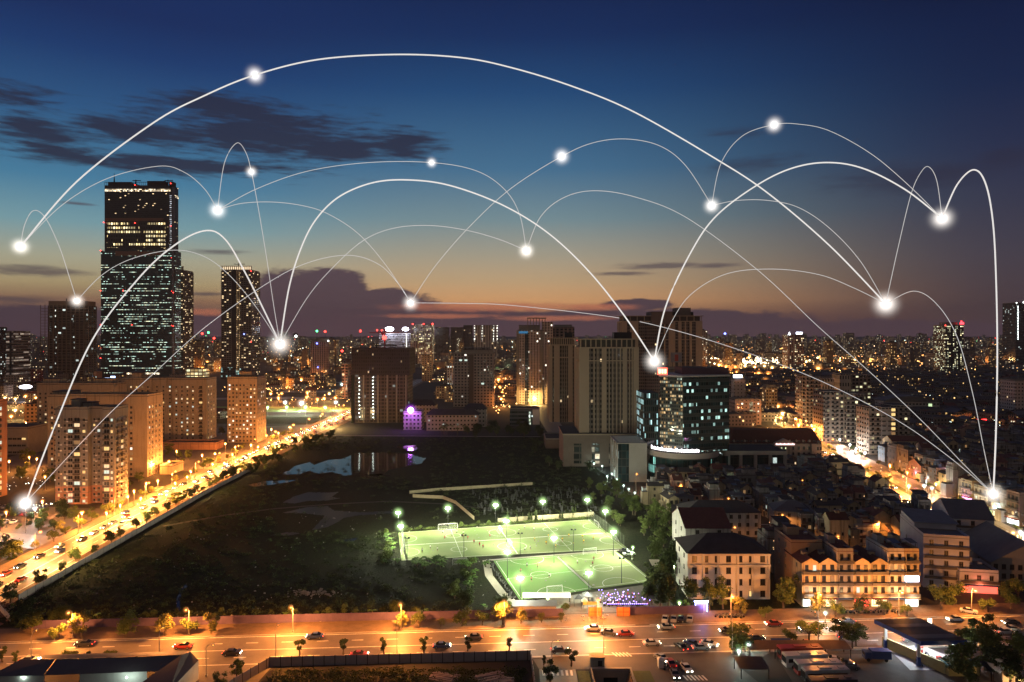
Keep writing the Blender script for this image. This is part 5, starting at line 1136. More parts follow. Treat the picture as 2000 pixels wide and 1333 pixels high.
def lamp_proto(h, arm, r, kind, name='street_lamp'):
    root = thing(name, 'x', 'lamp post'); q = M().tube([(0, 0, 0), (0, 0, h*.9)], [.11, .07], 6)
    q.tube([(0, 0, h*.9), (0, -arm*.35, h), (0, -arm, h+.1)], [.07, .06, .05], 5) if arm else q.tube([(0, 0, h*.9), (0, 0, h)], .07, 5)
    q.box(-.2, .2, -.2, .2, 0, .5); q.build('pole', galv, root)
    M().box(-.18, .18, -arm-.5, -arm+.2, h+.02, h+.2).build('lamp_housing', galv, root)
    M().ball((0, 0, 0), r, seg=8, rings=5, sz=.6).build('lamp_glass', lens[kind], root, (0, -arm-.1, h-r*.55))
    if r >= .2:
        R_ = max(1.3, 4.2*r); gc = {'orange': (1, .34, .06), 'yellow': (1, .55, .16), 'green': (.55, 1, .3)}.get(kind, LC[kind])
        ob = M().ball((0, 0, 0), R_, seg=14, rings=9).build('light_haze', glow_mat(f'{kind}_lamp_haze_{R_:.2f}', gc, 5.0/R_, R_), root, (0, -arm-.1, h-r*.5)); ob['kind'] = 'stuff'  # glowing volume added to imitate bloom around the lamp
    return proto(root)
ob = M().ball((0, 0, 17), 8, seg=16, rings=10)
po = ob.build('light_haze', glow_mat('purple_haze', (.5, .08, 1), .9, 8.0), pl); po['kind'] = 'stuff'  # added glow ball imitates bloom around the purple sign
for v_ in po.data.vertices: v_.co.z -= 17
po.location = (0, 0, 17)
LP = {}
def lamp(pos, kind='orange', h=8.5, arm=1.8, r=.32, P=9000, rz=0, lab='street lamp', grp=None, spot=True):
    k = (kind, h, arm, r)
    if k not in LP: LP[k] = lamp_proto(h, arm, r, kind)
    o = LP[k].put((pos[0], pos[1], 0), rz, lab, grp)
    if P:
        lo = bpy.data.objects.new('lamp_light', light(kind, P, arm > 0 and spot)); C.link(lo); lo.parent = o; lo.location = (0, -arm-.1, h-r*1.2-.3)
    return o
gl1 = 'street lamps along the far kerb of the cross road'
for px in (168, 382, 577, 784, 985, 1170, 1440, 1620, 1790, 1945):
    x = XP(px, YF(0)); lamp((x, YF(x)+1.6), 'orange', 7.5, 1.6, .22, 26000 if px < 1400 else 13000, 0, 'tall orange street lamp on the far kerb of the cross road', gl1, px < 1400)
for x in (-165, -195): lamp((x, YF(x)+1.6), 'orange', 7.5, 1.6, .22, 26000, 0, 'tall orange street lamp on the far kerb of the cross road', gl1)
gl2 = 'unlit mast lamps along the near kerb of the cross road'
for px in (100, 333, 549, 778, 1180, 1437, 1612):
    x = XP(px, YN(0)); lamp((x, YN(x)-.6), 'orange', 9.3, 1.8, .12, 16000 if px < 1400 else 3000, R(180), 'dark pole of a street lamp on the near kerb', gl2)
lamp(G(403, 1322), 'orange', 7.5, 1.5, .12, 0, R(90), 'bent dark lamp pole at the lower left side road'); lamp(G(1077, 1300), 'orange', 6, 1.5, .12, 0, R(90), 'bent dark lamp pole beside the zebra crossing')
gl3 = 'street lamps on the estate side of the avenue'; gl4 = 'street lamps on the field side of the avenue'
y = 232; k = 0
while y < 780:
    lamp((xav(y)-9.6, y), 'orange', 8.5, 1.8, .34 if y < 500 else .6, 45000, R(90), 'orange street lamp on the estate side of the avenue', gl3)
    if k % 2 == 0: lamp((xav(y)+9, y+14), 'yellow', 8.5, 1.8, .2, 40000, R(-90), 'street lamp on the field side of the avenue', gl4)
    y += 29 if y < 480 else 40; k += 1
est_l = [(12, 999), (83, 978), (286, 943), (308, 938), (342, 942), (325, 964), (372, 919), (366, 930), (454, 886), (438, 903), (440, 866), (521, 850), (566, 834), (544, 845), (504, 872), (415, 905), (18, 900), (57, 892), (72, 895), (50, 824), (33, 838), (235, 985), (208, 1000), (395, 888), (345, 880), (262, 958), (300, 905), (330, 900), (420, 885), (460, 872), (490, 868), (100, 905), (88, 930), (250, 968), (160, 1000), (530, 838), (275, 972)]  # includes extra lamps added at the block bases to warm the estate
for px, py in est_l: lamp(G(px, py, 7), 'orange', 7, 0, .42, 21000, 0, 'orange globe lamp on the estate paths left of the avenue', 'globe lamps on the estate paths')
lamp(G(50, 984, 12), 'white', 12, 0, .9, 13000, 0, 'tall white flood lamp over the estate car park'); lamp(G(68, 992, 6), 'white', 6, 0, .5, 5000, 0, 'small white lamp beside the tall flood lamp')
for px, py, kd, rr, P in ((545, 741, 'orange', 2.6, 60000), (588, 740, 'orange', 2.1, 50000), (974, 740, 'orange', 2.2, 60000), (1044, 777, 'yellow', 2.0, 70000), (1374, 704, 'orange', 4.0, 120000), (1598, 718, 'orange', 3.6, 120000), (1519, 792, 'orange', 1.8, 60000), (589, 786, 'white', 1.8, 40000), (557, 785, 'white', 1.2, 20000), (971, 721, 'green', 1.9, 30000), (990, 723, 'green', 1.9, 30000), (523, 795, 'green', .9, 12000), (560, 794, 'green', 1.1, 15000), (597, 794, 'green', 1.2, 18000), (635, 795, 'green', 1.1, 15000), (656, 785, 'white', 1.2, 20000), (668, 750, 'cool', 1.4, 15000), (656, 818, 'yellow', 1.0, 30000)):
    p = G(px, py, 14 if rr > 2.2 else 9); lamp(p, kd, 14 if rr > 2.2 else 9, 0, rr, P*1.5, 0, f'very bright {kd if kd != "cool" else "bluish"} lamp in the middle distance')
for px, py in ((529, 768), (550, 768), (544, 776), (600, 766), (643, 768), (599, 775), (633, 777), (620, 779), (673, 762), (683, 759), (655, 776), (535, 706), (558, 704), (580, 705), (600, 703), (585, 709), (664, 702), (612, 706), (10, 776), (50, 773), (70, 776), (30, 778), (981, 766), (979, 778), (976, 755), (1385, 706), (1404, 712), (1418, 715), (1436, 716), (1455, 714), (1474, 716), (1493, 714), (1508, 717), (1440, 726), (1482, 728), (1525, 814), (1528, 806), (390, 700), (405, 706), (420, 712), (395, 718), (30, 800), (60, 790), (22, 812), (545, 722), (1540, 700), (1575, 705), (1700, 705), (1740, 700), (1780, 702), (1900, 698), (1935, 705), (1975, 700), (1650, 722), (1540, 748), (905, 715), (920, 706), (940, 716), (855, 720), (740, 690), (1460, 752), (1480, 770), (1495, 742), (1500, 730), (1560, 828), (1590, 836), (1610, 700), (1640, 703), (1670, 702), (880, 700), (868, 705), (830, 697), (720, 705)):
    lamp(G(px, py, 10), rnd.choice(('orange', 'orange', 'yellow')), 10, 0, 1.15 if py > 750 else 2.3, 40000 if py > 750 else 150000, 0, 'distant orange street lamp on a far boulevard', 'distant boulevard lamps')
for i in range(15):
    y = 262+i*26; xs_ = None
    for (a, b2), (c, d) in zip(SV, SV[1:]):
        if b2 <= y <= d: xs_ = a+(c-a)*(y-b2)/(d-b2)
    lamp((xs_+.5, y), 'orange' if y > 320 else 'yellow', 8, 1.6, .4, 35000, R(90 if i % 2 else -90), 'street lamp on the hedge median of the bright side street', 'lamps on the side street median')
for px, py, kd, P in ((1915, 1022, 'white', 7000), (1828, 944, 'yellow', 5000), (1775, 948, 'green', 3500), (1820, 952, 'white', 4000), (1805, 948, 'white', 4000), (1738, 908, 'orange', 9000), (1895, 820, 'orange', 20000), (1772, 922, 'orange', 4000), (1878, 985, 'yellow', 6000), (1885, 978, 'yellow', 6000), (1993, 1038, 'white', 6000), (1943, 990, 'cool', 5000), (1625, 850, 'pink', 9000), (1640, 858, 'white', 12000), (1660, 868, 'white', 12000), (1672, 876, 'white', 12000), (1600, 838, 'white', 12000), (1585, 830, 'yellow', 12000), (1689, 884, 'white', 7000), (1438, 950, 'green', 1500)):
    lamp(G(px, py, 5), kd, 5, 0, .5, P, 0, 'bright small shopfront lamp in the right hand quarter', 'shopfront lamps in the right hand quarter')
for px, py in ((1205, 936), (1218, 948), (1228, 955), (1195, 925), (1176, 910), (1160, 905), (1240, 962), (1150, 898), (1186, 930)):
    lamp(G(px, py, 3.2), 'cool', 3.2, 0, .28, 900, 0, 'low white path lamp beside the glass tower podium', 'path lamps by the glass tower')
for px, py, P in ((1272, 1116, 1300), (1317, 1104, 900), (1327, 1176, 900), (1462, 1258, 1400), (1443, 1270, 1000), (1612, 1196, 900), (1236, 1068, 700), (1234, 1078, 700), (1070, 1168, 1200), (1436, 1338, 600)):
    lamp(G(px, py, 3), 'green' if px < 1330 else 'cool', 3, 0, .3, P, 0, 'small pale lamp among trees and sheds')
# ---------------------------------------------------------------- pitch floodlights
def flood(nm, hh, lit):
    root = thing('floodlight_mast', 'x', 'floodlight'); M().tube([(0, 0, 0), (0, 0, hh)], [.12, .07], 6).build('pole', darkm, root)
    M().box(-.9, .9, -.06, .06, hh-.1, hh+.02).build('crossbar', darkm, root)
    for s in (-.65, .65):
        hd = M().box(-.32, .32, -.25, .25, 0, .4).build('lamp_head', darkm, root, (s, 0, hh+.03))
        if lit: M().ball((0, 0, 0), .46, seg=8, rings=5, sz=.8).build('lamp_glass', emat('floodlight_glow', (.95, 1, .86), 40), root, (s*.75, -.5, hh-.1))
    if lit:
        ob = M().ball((0, 0, 0), 3.6, seg=16, rings=10).build('light_haze', glow_mat('flood_haze', (.62, 1, .38), 1.5, 3.6), root, (0, -.5, hh)); ob['kind'] = 'stuff'  # added emissive volume stands in for the floodlight's bloom
    return proto(root)
FL = flood('a', 9.0, True); FD = flood('b', 8.0, False)
fls = [((778, 1001), 8), ((783, 1027), 8), ((875, 992), 9), ((968, 986), 9), ((989, 1017), 9), ((1060, 979), 9), ((1182, 998), 9), ((1198, 1038), 9), ((1082, 1050), 9), ((991, 1077), 9), ((1016, 1128), 9), ((1150, 1118), 9), ((1147, 976), 9)]
for (px, py), h in fls:
    p = G(px, py, 9.0); small = px in (1147, 1016, 1150, 991)
    o = FL.put((p.x, p.y, 0), 0, 'lit floodlight mast at the football pitches', 'lit floodlight masts around the pitches')
    l = bpy.data.lights.new('lamp_light', 'POINT'); l.energy = 21000 if not small else 13000; l.color = (.95, 1, .70); l.shadow_soft_size = .5
    lo = bpy.data.objects.new('lamp_light', l); C.link(lo); lo.parent = o; lo.location = (0, -.5, 8.2)
for px, py in ((906, 1090), (1016, 1086), (1120, 1078), (795, 1096), (1214, 1140)):
    p = G(px, py); FD.put((p.x, p.y, 0), 0, 'unlit floodlight mast on the football pitches', 'unlit masts on the pitches')
def goal(pos, rz, w=5.0):
    root = thing('goal', 'white football goal frame with net on the lit pitches', 'goal', (pos.x, pos.y, .08), rz); q = M(); h = 2.2
    q.tube([(-w/2, 0, 0), (-w/2, 0, h), (w/2, 0, h), (w/2, 0, 0)], .07, 5); q.tube([(-w/2, 0, h), (-w/2, 1.2, 0)], .04, 4); q.tube([(w/2, 0, h), (w/2, 1.2, 0)], .04, 4); q.tube([(-w/2, 1.2, 0), (w/2, 1.2, 0)], .04, 4)
    q.build('frame', mat('white_paint', (.8, .8, .78), .5), root); q = M()
    for k in range(13): x = -w/2+w*k/12; q.tube([(x, 0.02, h), (x, 1.2, .03)], .012, 3)
    for k in range(6): z = h*k/6; q.tube([(-w/2, 1.2*(1-k/6), z), (w/2, 1.2*(1-k/6), z)], .012, 3)
    q.build('net', mat('white_net', (.6, .6, .6), .8), root)
goal(G(875, 1034), R(14), 8); goal(bl(QU, .5, .75)+V2(-.6, 0), R(104), 5); goal(bl(QU, .5, .25)+V2(-.6, 0), R(104), 5); goal(bl(QU, 1, .75), R(-76), 5); goal(bl(QU, 1, .25), R(-76), 5); goal(bl(QU, 0, .25), R(104)); goal(bl((QL[0], QL[1], QL[2], QL[3]), .78, .99), R(14)); goal(bl(QL, .25, .02), R(194)); goal(G(898, 1104), R(14))
# side nets of the pitches
netm = mat('net_post', (.12, .14, .10), .7)
def fence(label, pts, h, m, pm, step=3.0, nm='fence', th=.06):
    a0 = pts[0]; root = thing(nm, label, 'fence' if 'wall' not in nm else 'wall', (a0[0], a0[1], 0)); q = M(); po = M(); n = 0; posts = []
    for (xa, ya), (xb, yb) in zip(pts, pts[1:]):
        L = math.hypot(xb-xa, yb-ya); ux, uy = (xb-xa)/L, (yb-ya)/L; nx_, ny_ = -uy*th, ux*th
        q.prism([(xa-a0[0]-nx_, ya-a0[1]-ny_), (xb-a0[0]-nx_, yb-a0[1]-ny_), (xb-a0[0]+nx_, yb-a0[1]+ny_), (xa-a0[0]+nx_, ya-a0[1]+ny_)], 0, h)
        for k in range(int(L/step)+1): posts.append((xa-a0[0]+ux*k*step, ya-a0[1]+uy*k*step))
    q.build('panel', m, root); pme = M().box(-.08, .08, -.08-th, .08+th, 0, h+.12).mesh('post', [pm])
    for x, y in posts[:100]: link('post', pme, root, (x, y, 0))
    return root
purple = mat('violet_painted_wall', (.12, .085, .18), .85, var=.5, scale=.35)
fence('long violet painted wall between the field and the cross road', [(-132, 195.0), (-60, 199.6), (14.5, 203.8)], 2.3, purple, purple, 5, 'boundary_wall')
fence('right part of the violet wall beyond the pitch gate', [(30.5, 204.6), (55, 206.2)], 2.3, purple, purple, 5, 'boundary_wall')
fence('pale leaning panel fence between avenue and dark field', [(-148, 215), (-150.5, 280), (-154, 359), (-154, 430)], 2.2, mat('pale_sheet_fence', (.40, .34, .32), .7), conc, 4, 'fence')
fence('short white fence piece at the lower left field corner', [(-153, 212), (-140, 200)], 1.8, white, white, 4)
fence('grey sheet fence with dark posts around the lot at the bottom', [(-67, 120), (-64, 160), (-58.5, 173), (4.6, 176.6), (9.6-4, 150), (5.6, 120)], 2.3, mat('grey_sheet', (.30, .26, .27), .6, var=.2), darkm, 2.6)
fence('low ochre cemetery wall behind the upper pitch', [(-6, 305.5), (36, 316.5)], 2.0, mat('ochre_wall', (.45, .38, .25), .9, var=.4), conc, 4, 'boundary_wall')
cw_ = mat('ochre_wall', (.45, .38, .25), .9)
fence('long ochre wall climbing along the upper left edge of the cemetery', [tuple(G(x, y))[:2] for x, y in ((926, 1016), (890, 985), (865, 975), (806, 972))], 1.6, cw_, cw_, 5, 'boundary_wall')
fence('ochre wall along the far side of the cemetery', [tuple(G(x, y))[:2] for x, y in ((800, 965), (850, 960), (1040, 948))], 1.6, cw_, cw_, 6, 'boundary_wall')
for k, (a, b2) in enumerate(((0, 3), (1, 2))):
    pa, pb2 = QU[a], QU[b2]; rt = thing('ball_net', ('tall netting along the left edge of the upper pitch', 'tall netting along the right edge of the upper pitch')[k], 'net', (pa.x, pa.y, 0)); q = M(); q2 = M()
    for i in range(12):
        p = pa.lerp(pb2, i/11)-pa; q.tube([(p.x, p.y, 0), (p.x, p.y, 5)], .05, 4)
    for z in np.linspace(.3, 5, 12): q2.tube([(0, 0, z), tuple((pb2-pa)+Vector((0, 0, z)))], .018, 3)
    for i in range(60): p = pa.lerp(pb2, i/59)-pa; q2.tube([(p.x, p.y, 0), (p.x, p.y, 5)], .014, 3)
    q.build('post', netm, rt); q2.build('net', netm, rt)
# cemetery
q = M(); rr = random.Random(4)
for i in range(170):
    u, v = rr.random(), rr.random(); x, y = -14+60*u-(8*v), 318+50*v+u*4
    if 1000+F*x/y < 885+(1040-955)*0 : continue
    s = rr.uniform(.5, 1.1); q.box(x, x+s, y, y+s*1.5, 0, .5); q.box(x+s*.1, x+s*.8, y+s*1.2, y+s*1.45, .5, rr.uniform(.9, 2.0))
o = q.build('gravestone', mat('gravestone', (.05, .05, .05), .9, var=.9, scale=.4)); o['kind'] = 'stuff'
# ---------------------------------------------------------------- vehicles
tyre = mat('tyre', (.02, .02, .02), .9); rim = mat('rim', (.4, .4, .4), .4, .6); carglass = mat('car_glass', (.01, .012, .015), .08, spec=.7)
head_e = emat('headlight_glow', (1, .88, .62), 38); tail_e = emat('taillight_glow', (1, .04, .02), 14); head_off = mat('headlight_lens', (.5, .5, .5), .2)
def paintm(n, c): return mat(n, c, .3, var=.04, spec=.6)
def car_meshes(pm):
    prof = [(-2.15, .35), (-2.2, .75), (-1.95, .95), (-1.0, 1.02), (1.35, 1.0), (2.1, .85), (2.2, .55), (2.1, .3)]
    def body(m_):
        q = M(); n = len(prof)
        for s, w in ((-1, .82), (1, .82)): pass
        q.v = [(-.82, x, z) for x, z in prof]+[(.82, x, z) for x, z in prof]
        for i in range(n): j = (i+1) % n; q.f.append((i, j, n+j, n+i)); q.mi.append(0)
        q.f.append(tuple(range(n-1, -1, -1))); q.f.append(tuple(range(n, 2*n))); q.mi += [0, 0]
        # cabin
        cab = [(-1.05, 1.0, .76), (-.45, 1.42, .62), (.75, 1.44, .62), (1.5, 1.0, .74)]
        return q, cab
    q, cab = body(pm); b0 = len(q.v)
    q.box(-.62, .62, -.4, .72, 1.44, 1.47, 0)
    me = q.mesh('body', [pm]); g_ = M()
    g_.v = [(-w, x, z) for x, z, w in cab]+[(w, x, z) for x, z, w in cab]
    for i in range(3): g_.f.append((i, i+1, 5+i, 4+i)); g_.mi.append(0)
    g_.f.append((3, 2, 1, 0)); g_.f.append((4, 5, 6, 7)); g_.mi += [0, 0]
    return me, g_.mesh('windscreen', [carglass])
def wheel_mesh():
    q = M(); q.tube([(-.1, 0, 0), (.1, 0, 0)], .33, 12, 0); q.tube([(-.115, 0, 0), (.115, 0, 0)], .19, 8, 1); return q.mesh('wheel', [tyre, rim])
wm_ = wheel_mesh(); CARC = {n: paintm(n+'_car_paint', c) for n, c in (('white', (.6, .6, .58)), ('silver', (.35, .36, .37)), ('black', (.02, .02, .022)), ('red', (.3, .03, .02)), ('blue', (.03, .06, .2)), ('grey', (.12, .12, .13)))}
CARM = {n: car_meshes(m) for n, m in CARC.items()}
def car_proto(lit):
    root = thing('car', 'x', 'car'); bme, gme = CARM['white']; link('body', bme, root); link('windscreen', gme, root)
    for x in (-.78, .78):
        for y in (-1.35, 1.35): link('wheel', wm_, root, (x, y, .33))
    r = .17
    for x in (-.6, .6): M().ball((0, 0, 0), r, seg=6, rings=4, sz=.7).build('headlight', head_e if lit else head_off, root, (x, -2.15, .68))
    for x in (-.65, .65): M().ball((0, 0, 0), .12, seg=6, rings=4, sz=.7).build('taillight', tail_e if lit else mat('taillight_lens', (.2, .01, .01), .3), root, (x, 2.15, .72))
    return proto(root)
CL, CP = car_proto(True), car_proto(False); beam = None
def car(pos, rz, lit, colr, lab, grp=None):
    o = (CL if lit else CP).put((pos[0], pos[1], .06), rz, f'{colr} {lab}', grp, swap={'body': CARM[colr][0]}); return o
bl_l = bpy.data.lights.new('headlight_beam', 'SPOT'); bl_l.energy = 2500; bl_l.color = (1, .85, .6); bl_l.spot_size = R(75); bl_l.spot_blend = .8; bl_l.shadow_soft_size = .2
cn = list(CARC)
y = 206; k = 0
while y < 760:                                        # avenue traffic: oncoming lanes left, leaving lanes right
    o = car((xav(y)-rnd.choice((2.3, 6.0)), y, 0), 0, True, rnd.choice(cn), 'car driving towards us on the avenue with headlights on', 'oncoming cars on the avenue')
    if k % 3 == 0:
        lo = bpy.data.objects.new('headlight_beam', bl_l); C.link(lo); lo.parent = o; lo.location = (0, -2.4, .7); lo.rotation_euler = (R(82), 0, 0)
    if rnd.random() < .55: car((xav(y)+rnd.choice((2.3, 5.8)), y+5), R(180), True, rnd.choice(cn), 'car driving away on the avenue with red tail lights', 'leaving cars on the avenue')
    y += rnd.uniform(6, 12) if y < 420 else rnd.uniform(6, 9); k += 1
for i, (x, fr) in enumerate(((-118, .3), (-96, .12), (-70, .35), (-38, .18), (-18, .4), (12, .15), (36, .3), (48, .12), (64, .38), (76, .14), (88, .35), (104, .2), (118, .1), (132, .36))):
    yy = YN(x)+(YF(x)-YN(x))*fr; bm_ = car((x, yy), R(93.5), True, cn[i % 6], 'car heading right on the cross road with lights on', 'cars heading right on the cross road'); lo = bpy.data.objects.new('headlight_beam', bl_l); C.link(lo); lo.parent = bm_; lo.location = (0, -2.4, .7); lo.rotation_euler = (R(82), 0, 0)
for i, (x, fr) in enumerate(((-110, .8), (-84, .62), (-52, .85), (-10, .66), (22, .86), (42, .84), (58, .66), (72, .86), (80, .64), (93, .88), (108, .66), (124, .85), (138, .68), (30, .64))):
    yy = YN(x)+(YF(x)-YN(x))*fr; bm_ = car((x, yy), R(-86.5), True, cn[(i+2) % 6], 'car heading left on the cross road with lights on', 'cars heading left on the cross road'); lo = bpy.data.objects.new('headlight_beam', bl_l); C.link(lo); lo.parent = bm_; lo.location = (0, -2.4, .7); lo.rotation_euler = (R(82), 0, 0)
for px, py, a in ((1330, 1268, 200), (1352, 1262, 222), (1310, 1300, 185), (1318, 1322, 0), (1340, 1310, 10), (1292, 1290, 30), (1385, 1262, 60), (1190, 1240, 70)):
    p = G(px, py); car((p.x, p.y), R(a), True, rnd.choice(cn), 'car turning through the junction with lights on')
for i in range(30):
    y = 245+i*11; xs_ = None
    for (a, b2), (c, d) in zip(SV, SV[1:]):
        if b2 <= y <= d: xs_ = a+(c-a)*(y-b2)/(d-b2)
    car((xs_+rnd.choice((-3.2, -6.5, -9.2)), y+rnd.uniform(-3, 3)), 0, True, rnd.choice(cn), 'car on the bright side street with headlights on', 'cars on the right side street')
for px, cc_ in ((1299, 'white'), (1316, 'silver'), (1330, 'black'), (1347, 'silver')): p = G(px, 1214); car((p.x, p.y), R(-16), False, cc_, 'parked car in the row before the blue neon gate', None)
for i in range(46):
    r_ = i//12; p = (-238-((i % 12)*3.0)-r_*2, 300+r_*13); car((p[0]+28, p[1]-60 if 0 else p[1]-8), R(12), False, rnd.choice(cn), 'car parked in the estate car park at the left', 'parked cars of the estate')
for px, py, cc_, a in ((1229, 1085, 'white', 100), (1222, 1079, 'black', 100), (1892, 1198, 'white', 60), (1975, 1233, 'silver', -80)): p = G(px, py); car((p.x, p.y), R(a), False, cc_, {1229: 'small car parked beside the lower right pitch', 1222: 'car parked next to the white one at the pitches', 1892: 'taxi parked under the violet shop light', 1975: 'car waiting at the right edge by the thicket'}[px])
def bus(px, py, rz, bc, stripe, lab):
    p = G(px, py); root = thing('coach', lab, 'bus', (p.x, p.y, .05), rz); L, Wb, Hb = 10.5, 2.5, 3.2
    q = M(); q.box(-L/2, L/2, -Wb/2, Wb/2, .45, 1.5, 1); q.box(-L/2, L/2, -Wb/2, Wb/2, 2.45, Hb, 0); q.box(-L/2+.05, L/2-.05, -Wb/2+.06, Wb/2-.06, 1.5, 2.45, 0); q.box(-1.6, 1.2, -.7, .7, Hb, Hb+.22, 0); q.box(3, 4.2, -.6, .6, Hb, Hb+.15, 0)
    q.build('body', [bc, stripe], root); q = M()
    q.box(-L/2+.6, L/2-.6, -Wb/2-.02, -Wb/2+.05, 1.52, 2.43); q.box(-L/2+.6, L/2-.6, Wb/2-.05, Wb/2+.02, 1.52, 2.43); q.build('side_window', carglass, root)
    M().box(-L/2-.03, -L/2+.04, -Wb/2+.15, Wb/2-.15, 1.3, 2.75).build('windscreen', carglass, root)
    for x in (-3.4, 3.3):
        for y in (-1.15, 1.15): M().tube([(0, -.15, 0), (0, .15, 0)], .5, 12).build('wheel', tyre, root, (x, y, .5))
    for y in (-.9, .9): M().ball((0, 0, 0), .14, seg=6, rings=4).build('headlight', head_off, root, (-L/2, y, .85))
cw2, cr2, cbk = CARC['white'], CARC['red'], CARC['black']
bus(1562, 1288, R(3), cr2, cr2, 'red coach, farthest of the parked coaches in the bus yard'); bus(1572, 1302, R(5), cw2, cw2, 'white coach with dark windows beside the red coach')
bus(1597, 1318, R(3), cw2, cr2, 'white and red coach in the middle of the bus yard'); bus(1612, 1332, R(3), CARC['silver'], cbk, 'silver coach next to the nearest parked coach'); bus(1625, 1352, R(3), cbk, cr2, 'black roofed coach, nearest in the bus yard')
for px, py, a, c_, lb in ((1628, 1294, 250, 'silver', 'minibus sized car behind the coaches'), (1652, 1300, 250, 'black', 'dark car at the right end of the coaches'), (1660, 1306, 250, 'grey', 'grey car outermost of the three behind the coaches')): p = G(px, py); car((p.x, p.y), R(a), False, c_, lb)
p = G(1708, 1290); root = thing('truck', 'small blue truck with box body parked beside the filling station wall', 'truck', (p.x, p.y, .05), R(-5)); M().box(-1, 3.6, -1.1, 1.1, .7, 2.6).build('cargo_box', CARC['blue'], root); q = M().box(-2.6, -1.01, -1, 1, .5, 2.2); q.build('cab', CARC['blue'], root); M().box(-2.64, -2.55, -.8, .8, 1.3, 2.0).build('windscreen', carglass, root)
for x in (-1.8, 2.4):
    for y in (-.95, .95): M().tube([(0, -.13, 0), (0, .13, 0)], .42, 10).build('wheel', tyre, root, (x, y, .42))
# motorbikes
def moto_proto():
    root = thing('motorbike', 'x', 'motorbike'); q = M()
    q.tube([(0, .5, .55), (0, .1, .7), (0, -.35, .6), (0, -.5, .95)], [.12, .16, .14, .06], 6); q.tube([(-.3, -.42, 1.0), (.3, -.42, 1.0)], .03, 4); q.build('body', CARC['grey'], root)
    M().box(-.13, .13, -.1, .62, .76, .86).build('seat', darkm, root)
    for y in (-.62, .6): M().tube([(-.05, 0, 0), (.05, 0, 0)], .3, 10).build('wheel', tyre, root, (0, y, .3))
    return proto(root)
MP = moto_proto(); mb = {n: None for n in cn}
def motos(n, fn, lab, grp, seed=1):
    r = random.Random(seed)
    for i in range(n):
        x, y = fn(r, i); o = MP.put((x, y, .06), r.uniform(-.4, .4)+R(r.choice((0, 80))), lab, grp); 
motos(34, lambda r, i: (27+(i % 12)*1.0+r.uniform(-.2, .2), 211.5+(i//12)*2.4+r.uniform(-.3, .3)), 'motorbike in the violet lit parking crowd below the pitches', 'motorbikes below the pitches', 2)
motos(26, lambda r, i: (bl(QL, -.04, i/25).x-r.uniform(.2, 1.4), bl(QL, -.04, i/25).y), 'motorbike parked along the left edge of the lower pitch', 'motorbikes along the footpath', 3)
motos(14, lambda r, i: (G(1400+i*3.6, 1205).x, G(1400, 1206).y+r.uniform(-1, 1)), 'motorbike parked beside the blue neon gate', 'motorbikes beside the neon gate', 4)
motos(16, lambda r, i: (37+(i % 5)*1.1, 171+i//5*1.6), 'motorbike parked by the booth at the junction', 'motorbikes at the booth', 5)
motos(20, lambda r, i: (G(1640+i*6.4, 1195).x, G(1640, 1199).y+r.uniform(-.6, .6)+i*.06), 'motorbike before the lit shops', 'motorbikes before the shops', 6)
motos(16, lambda r, i: (99+(i % 6)*1.5, 173.5+i//6*2.6), 'motorbike under the filling station canopy', 'motorbikes at the filling station', 7)
# people
def person_proto(pose, shirt, shorts):
    v = [(0, 0, .95), (0, 0, 1.2), (0, 0, 1.45), (0, 0, 1.56), (0, -.01, 1.7), (.19, 0, 1.44), (-.19, 0, 1.44)]
    e = [(0, 1), (1, 2), (2, 3), (3, 4), (2, 5), (2, 6)]; rr_ = [.15, .15, .14, .06, .105, .07, .07]
    la, lb = ((.1, -.16, .5), (.1, .05, .06)), ((-.1, .12, .5), (-.1, .35, .12))
    if pose: la, lb = ((.1, 0, .5), (.12, .02, .06)), ((-.1, -.02, .5), (-.13, .0, .06))
    b0 = len(v)
    v += [(.1, 0, .88), la[0], la[1], (la[1][0], la[1][1]-.15, la[1][2]-.02), (-.1, 0, .88), lb[0], lb[1], (lb[1][0], lb[1][1]-.15, lb[1][2]-.02)]; e += [(0, b0), (b0, b0+1), (b0+1, b0+2), (b0+2, b0+3), (0, b0+4), (b0+4, b0+5), (b0+5, b0+6), (b0+6, b0+7)]; rr_ += [.1, .065, .045, .035]*2
    b1 = len(v); v += [(.27, -.1, 1.18), (.22, -.28, 1.1), (-.27, .08, 1.18), (-.25, -.06, .98)]; e += [(5, b1), (b1, b1+1), (6, b1+2), (b1+2, b1+3)]; rr_ += [.05, .04, .05, .04]
    me = bpy.data.meshes.new('person'); me.from_pydata(v, e, []); o = bpy.data.objects.new('person', me); C.link(o)
    sk = o.modifiers.new('s', 'SKIN'); sd_ = o.modifiers.new('d', 'SUBSURF'); sd_.levels = 1; sd_.render_levels = 1
    for i, r_ in enumerate(rr_): me.skin_vertices[0].data[i].radius = (r_, r_)
    me.skin_vertices[0].data[0].use_root = True
    dg = bpy.context.evaluated_depsgraph_get(); nm = bpy.data.meshes.new_from_object(o.evaluated_get(dg)); bpy.data.objects.remove(o)
    nm.materials.clear()
    for m in (mat('skin', (.35, .2, .13), .6), shirt, shorts): nm.materials.append(m)
    for p in nm.polygons: z = p.center.z; p.material_index = 1 if (1.0 < z < 1.5 and abs(p.center.x) < .27) else 2 if .6 < z <= 1.0 and abs(p.center.x) < .2 else 0
    root = link('person', nm); tag(root, 'x', 'person'); M().ball((0, .015, 1.76), .115, seg=8, rings=6, sz=.8).build('hair', mat('black_hair', (.015, .012, .01), .7), root); return proto(root)
ptop = {c: mat(c+'_shirt', v, .8) for c, v in (('yellow', (.8, .5, .03)), ('white', (.75, .75, .72)), ('red', (.5, .04, .05)), ('pink', (.6, .2, .22)))}
shorts = mat('dark_shorts', (.03, .03, .05), .8)
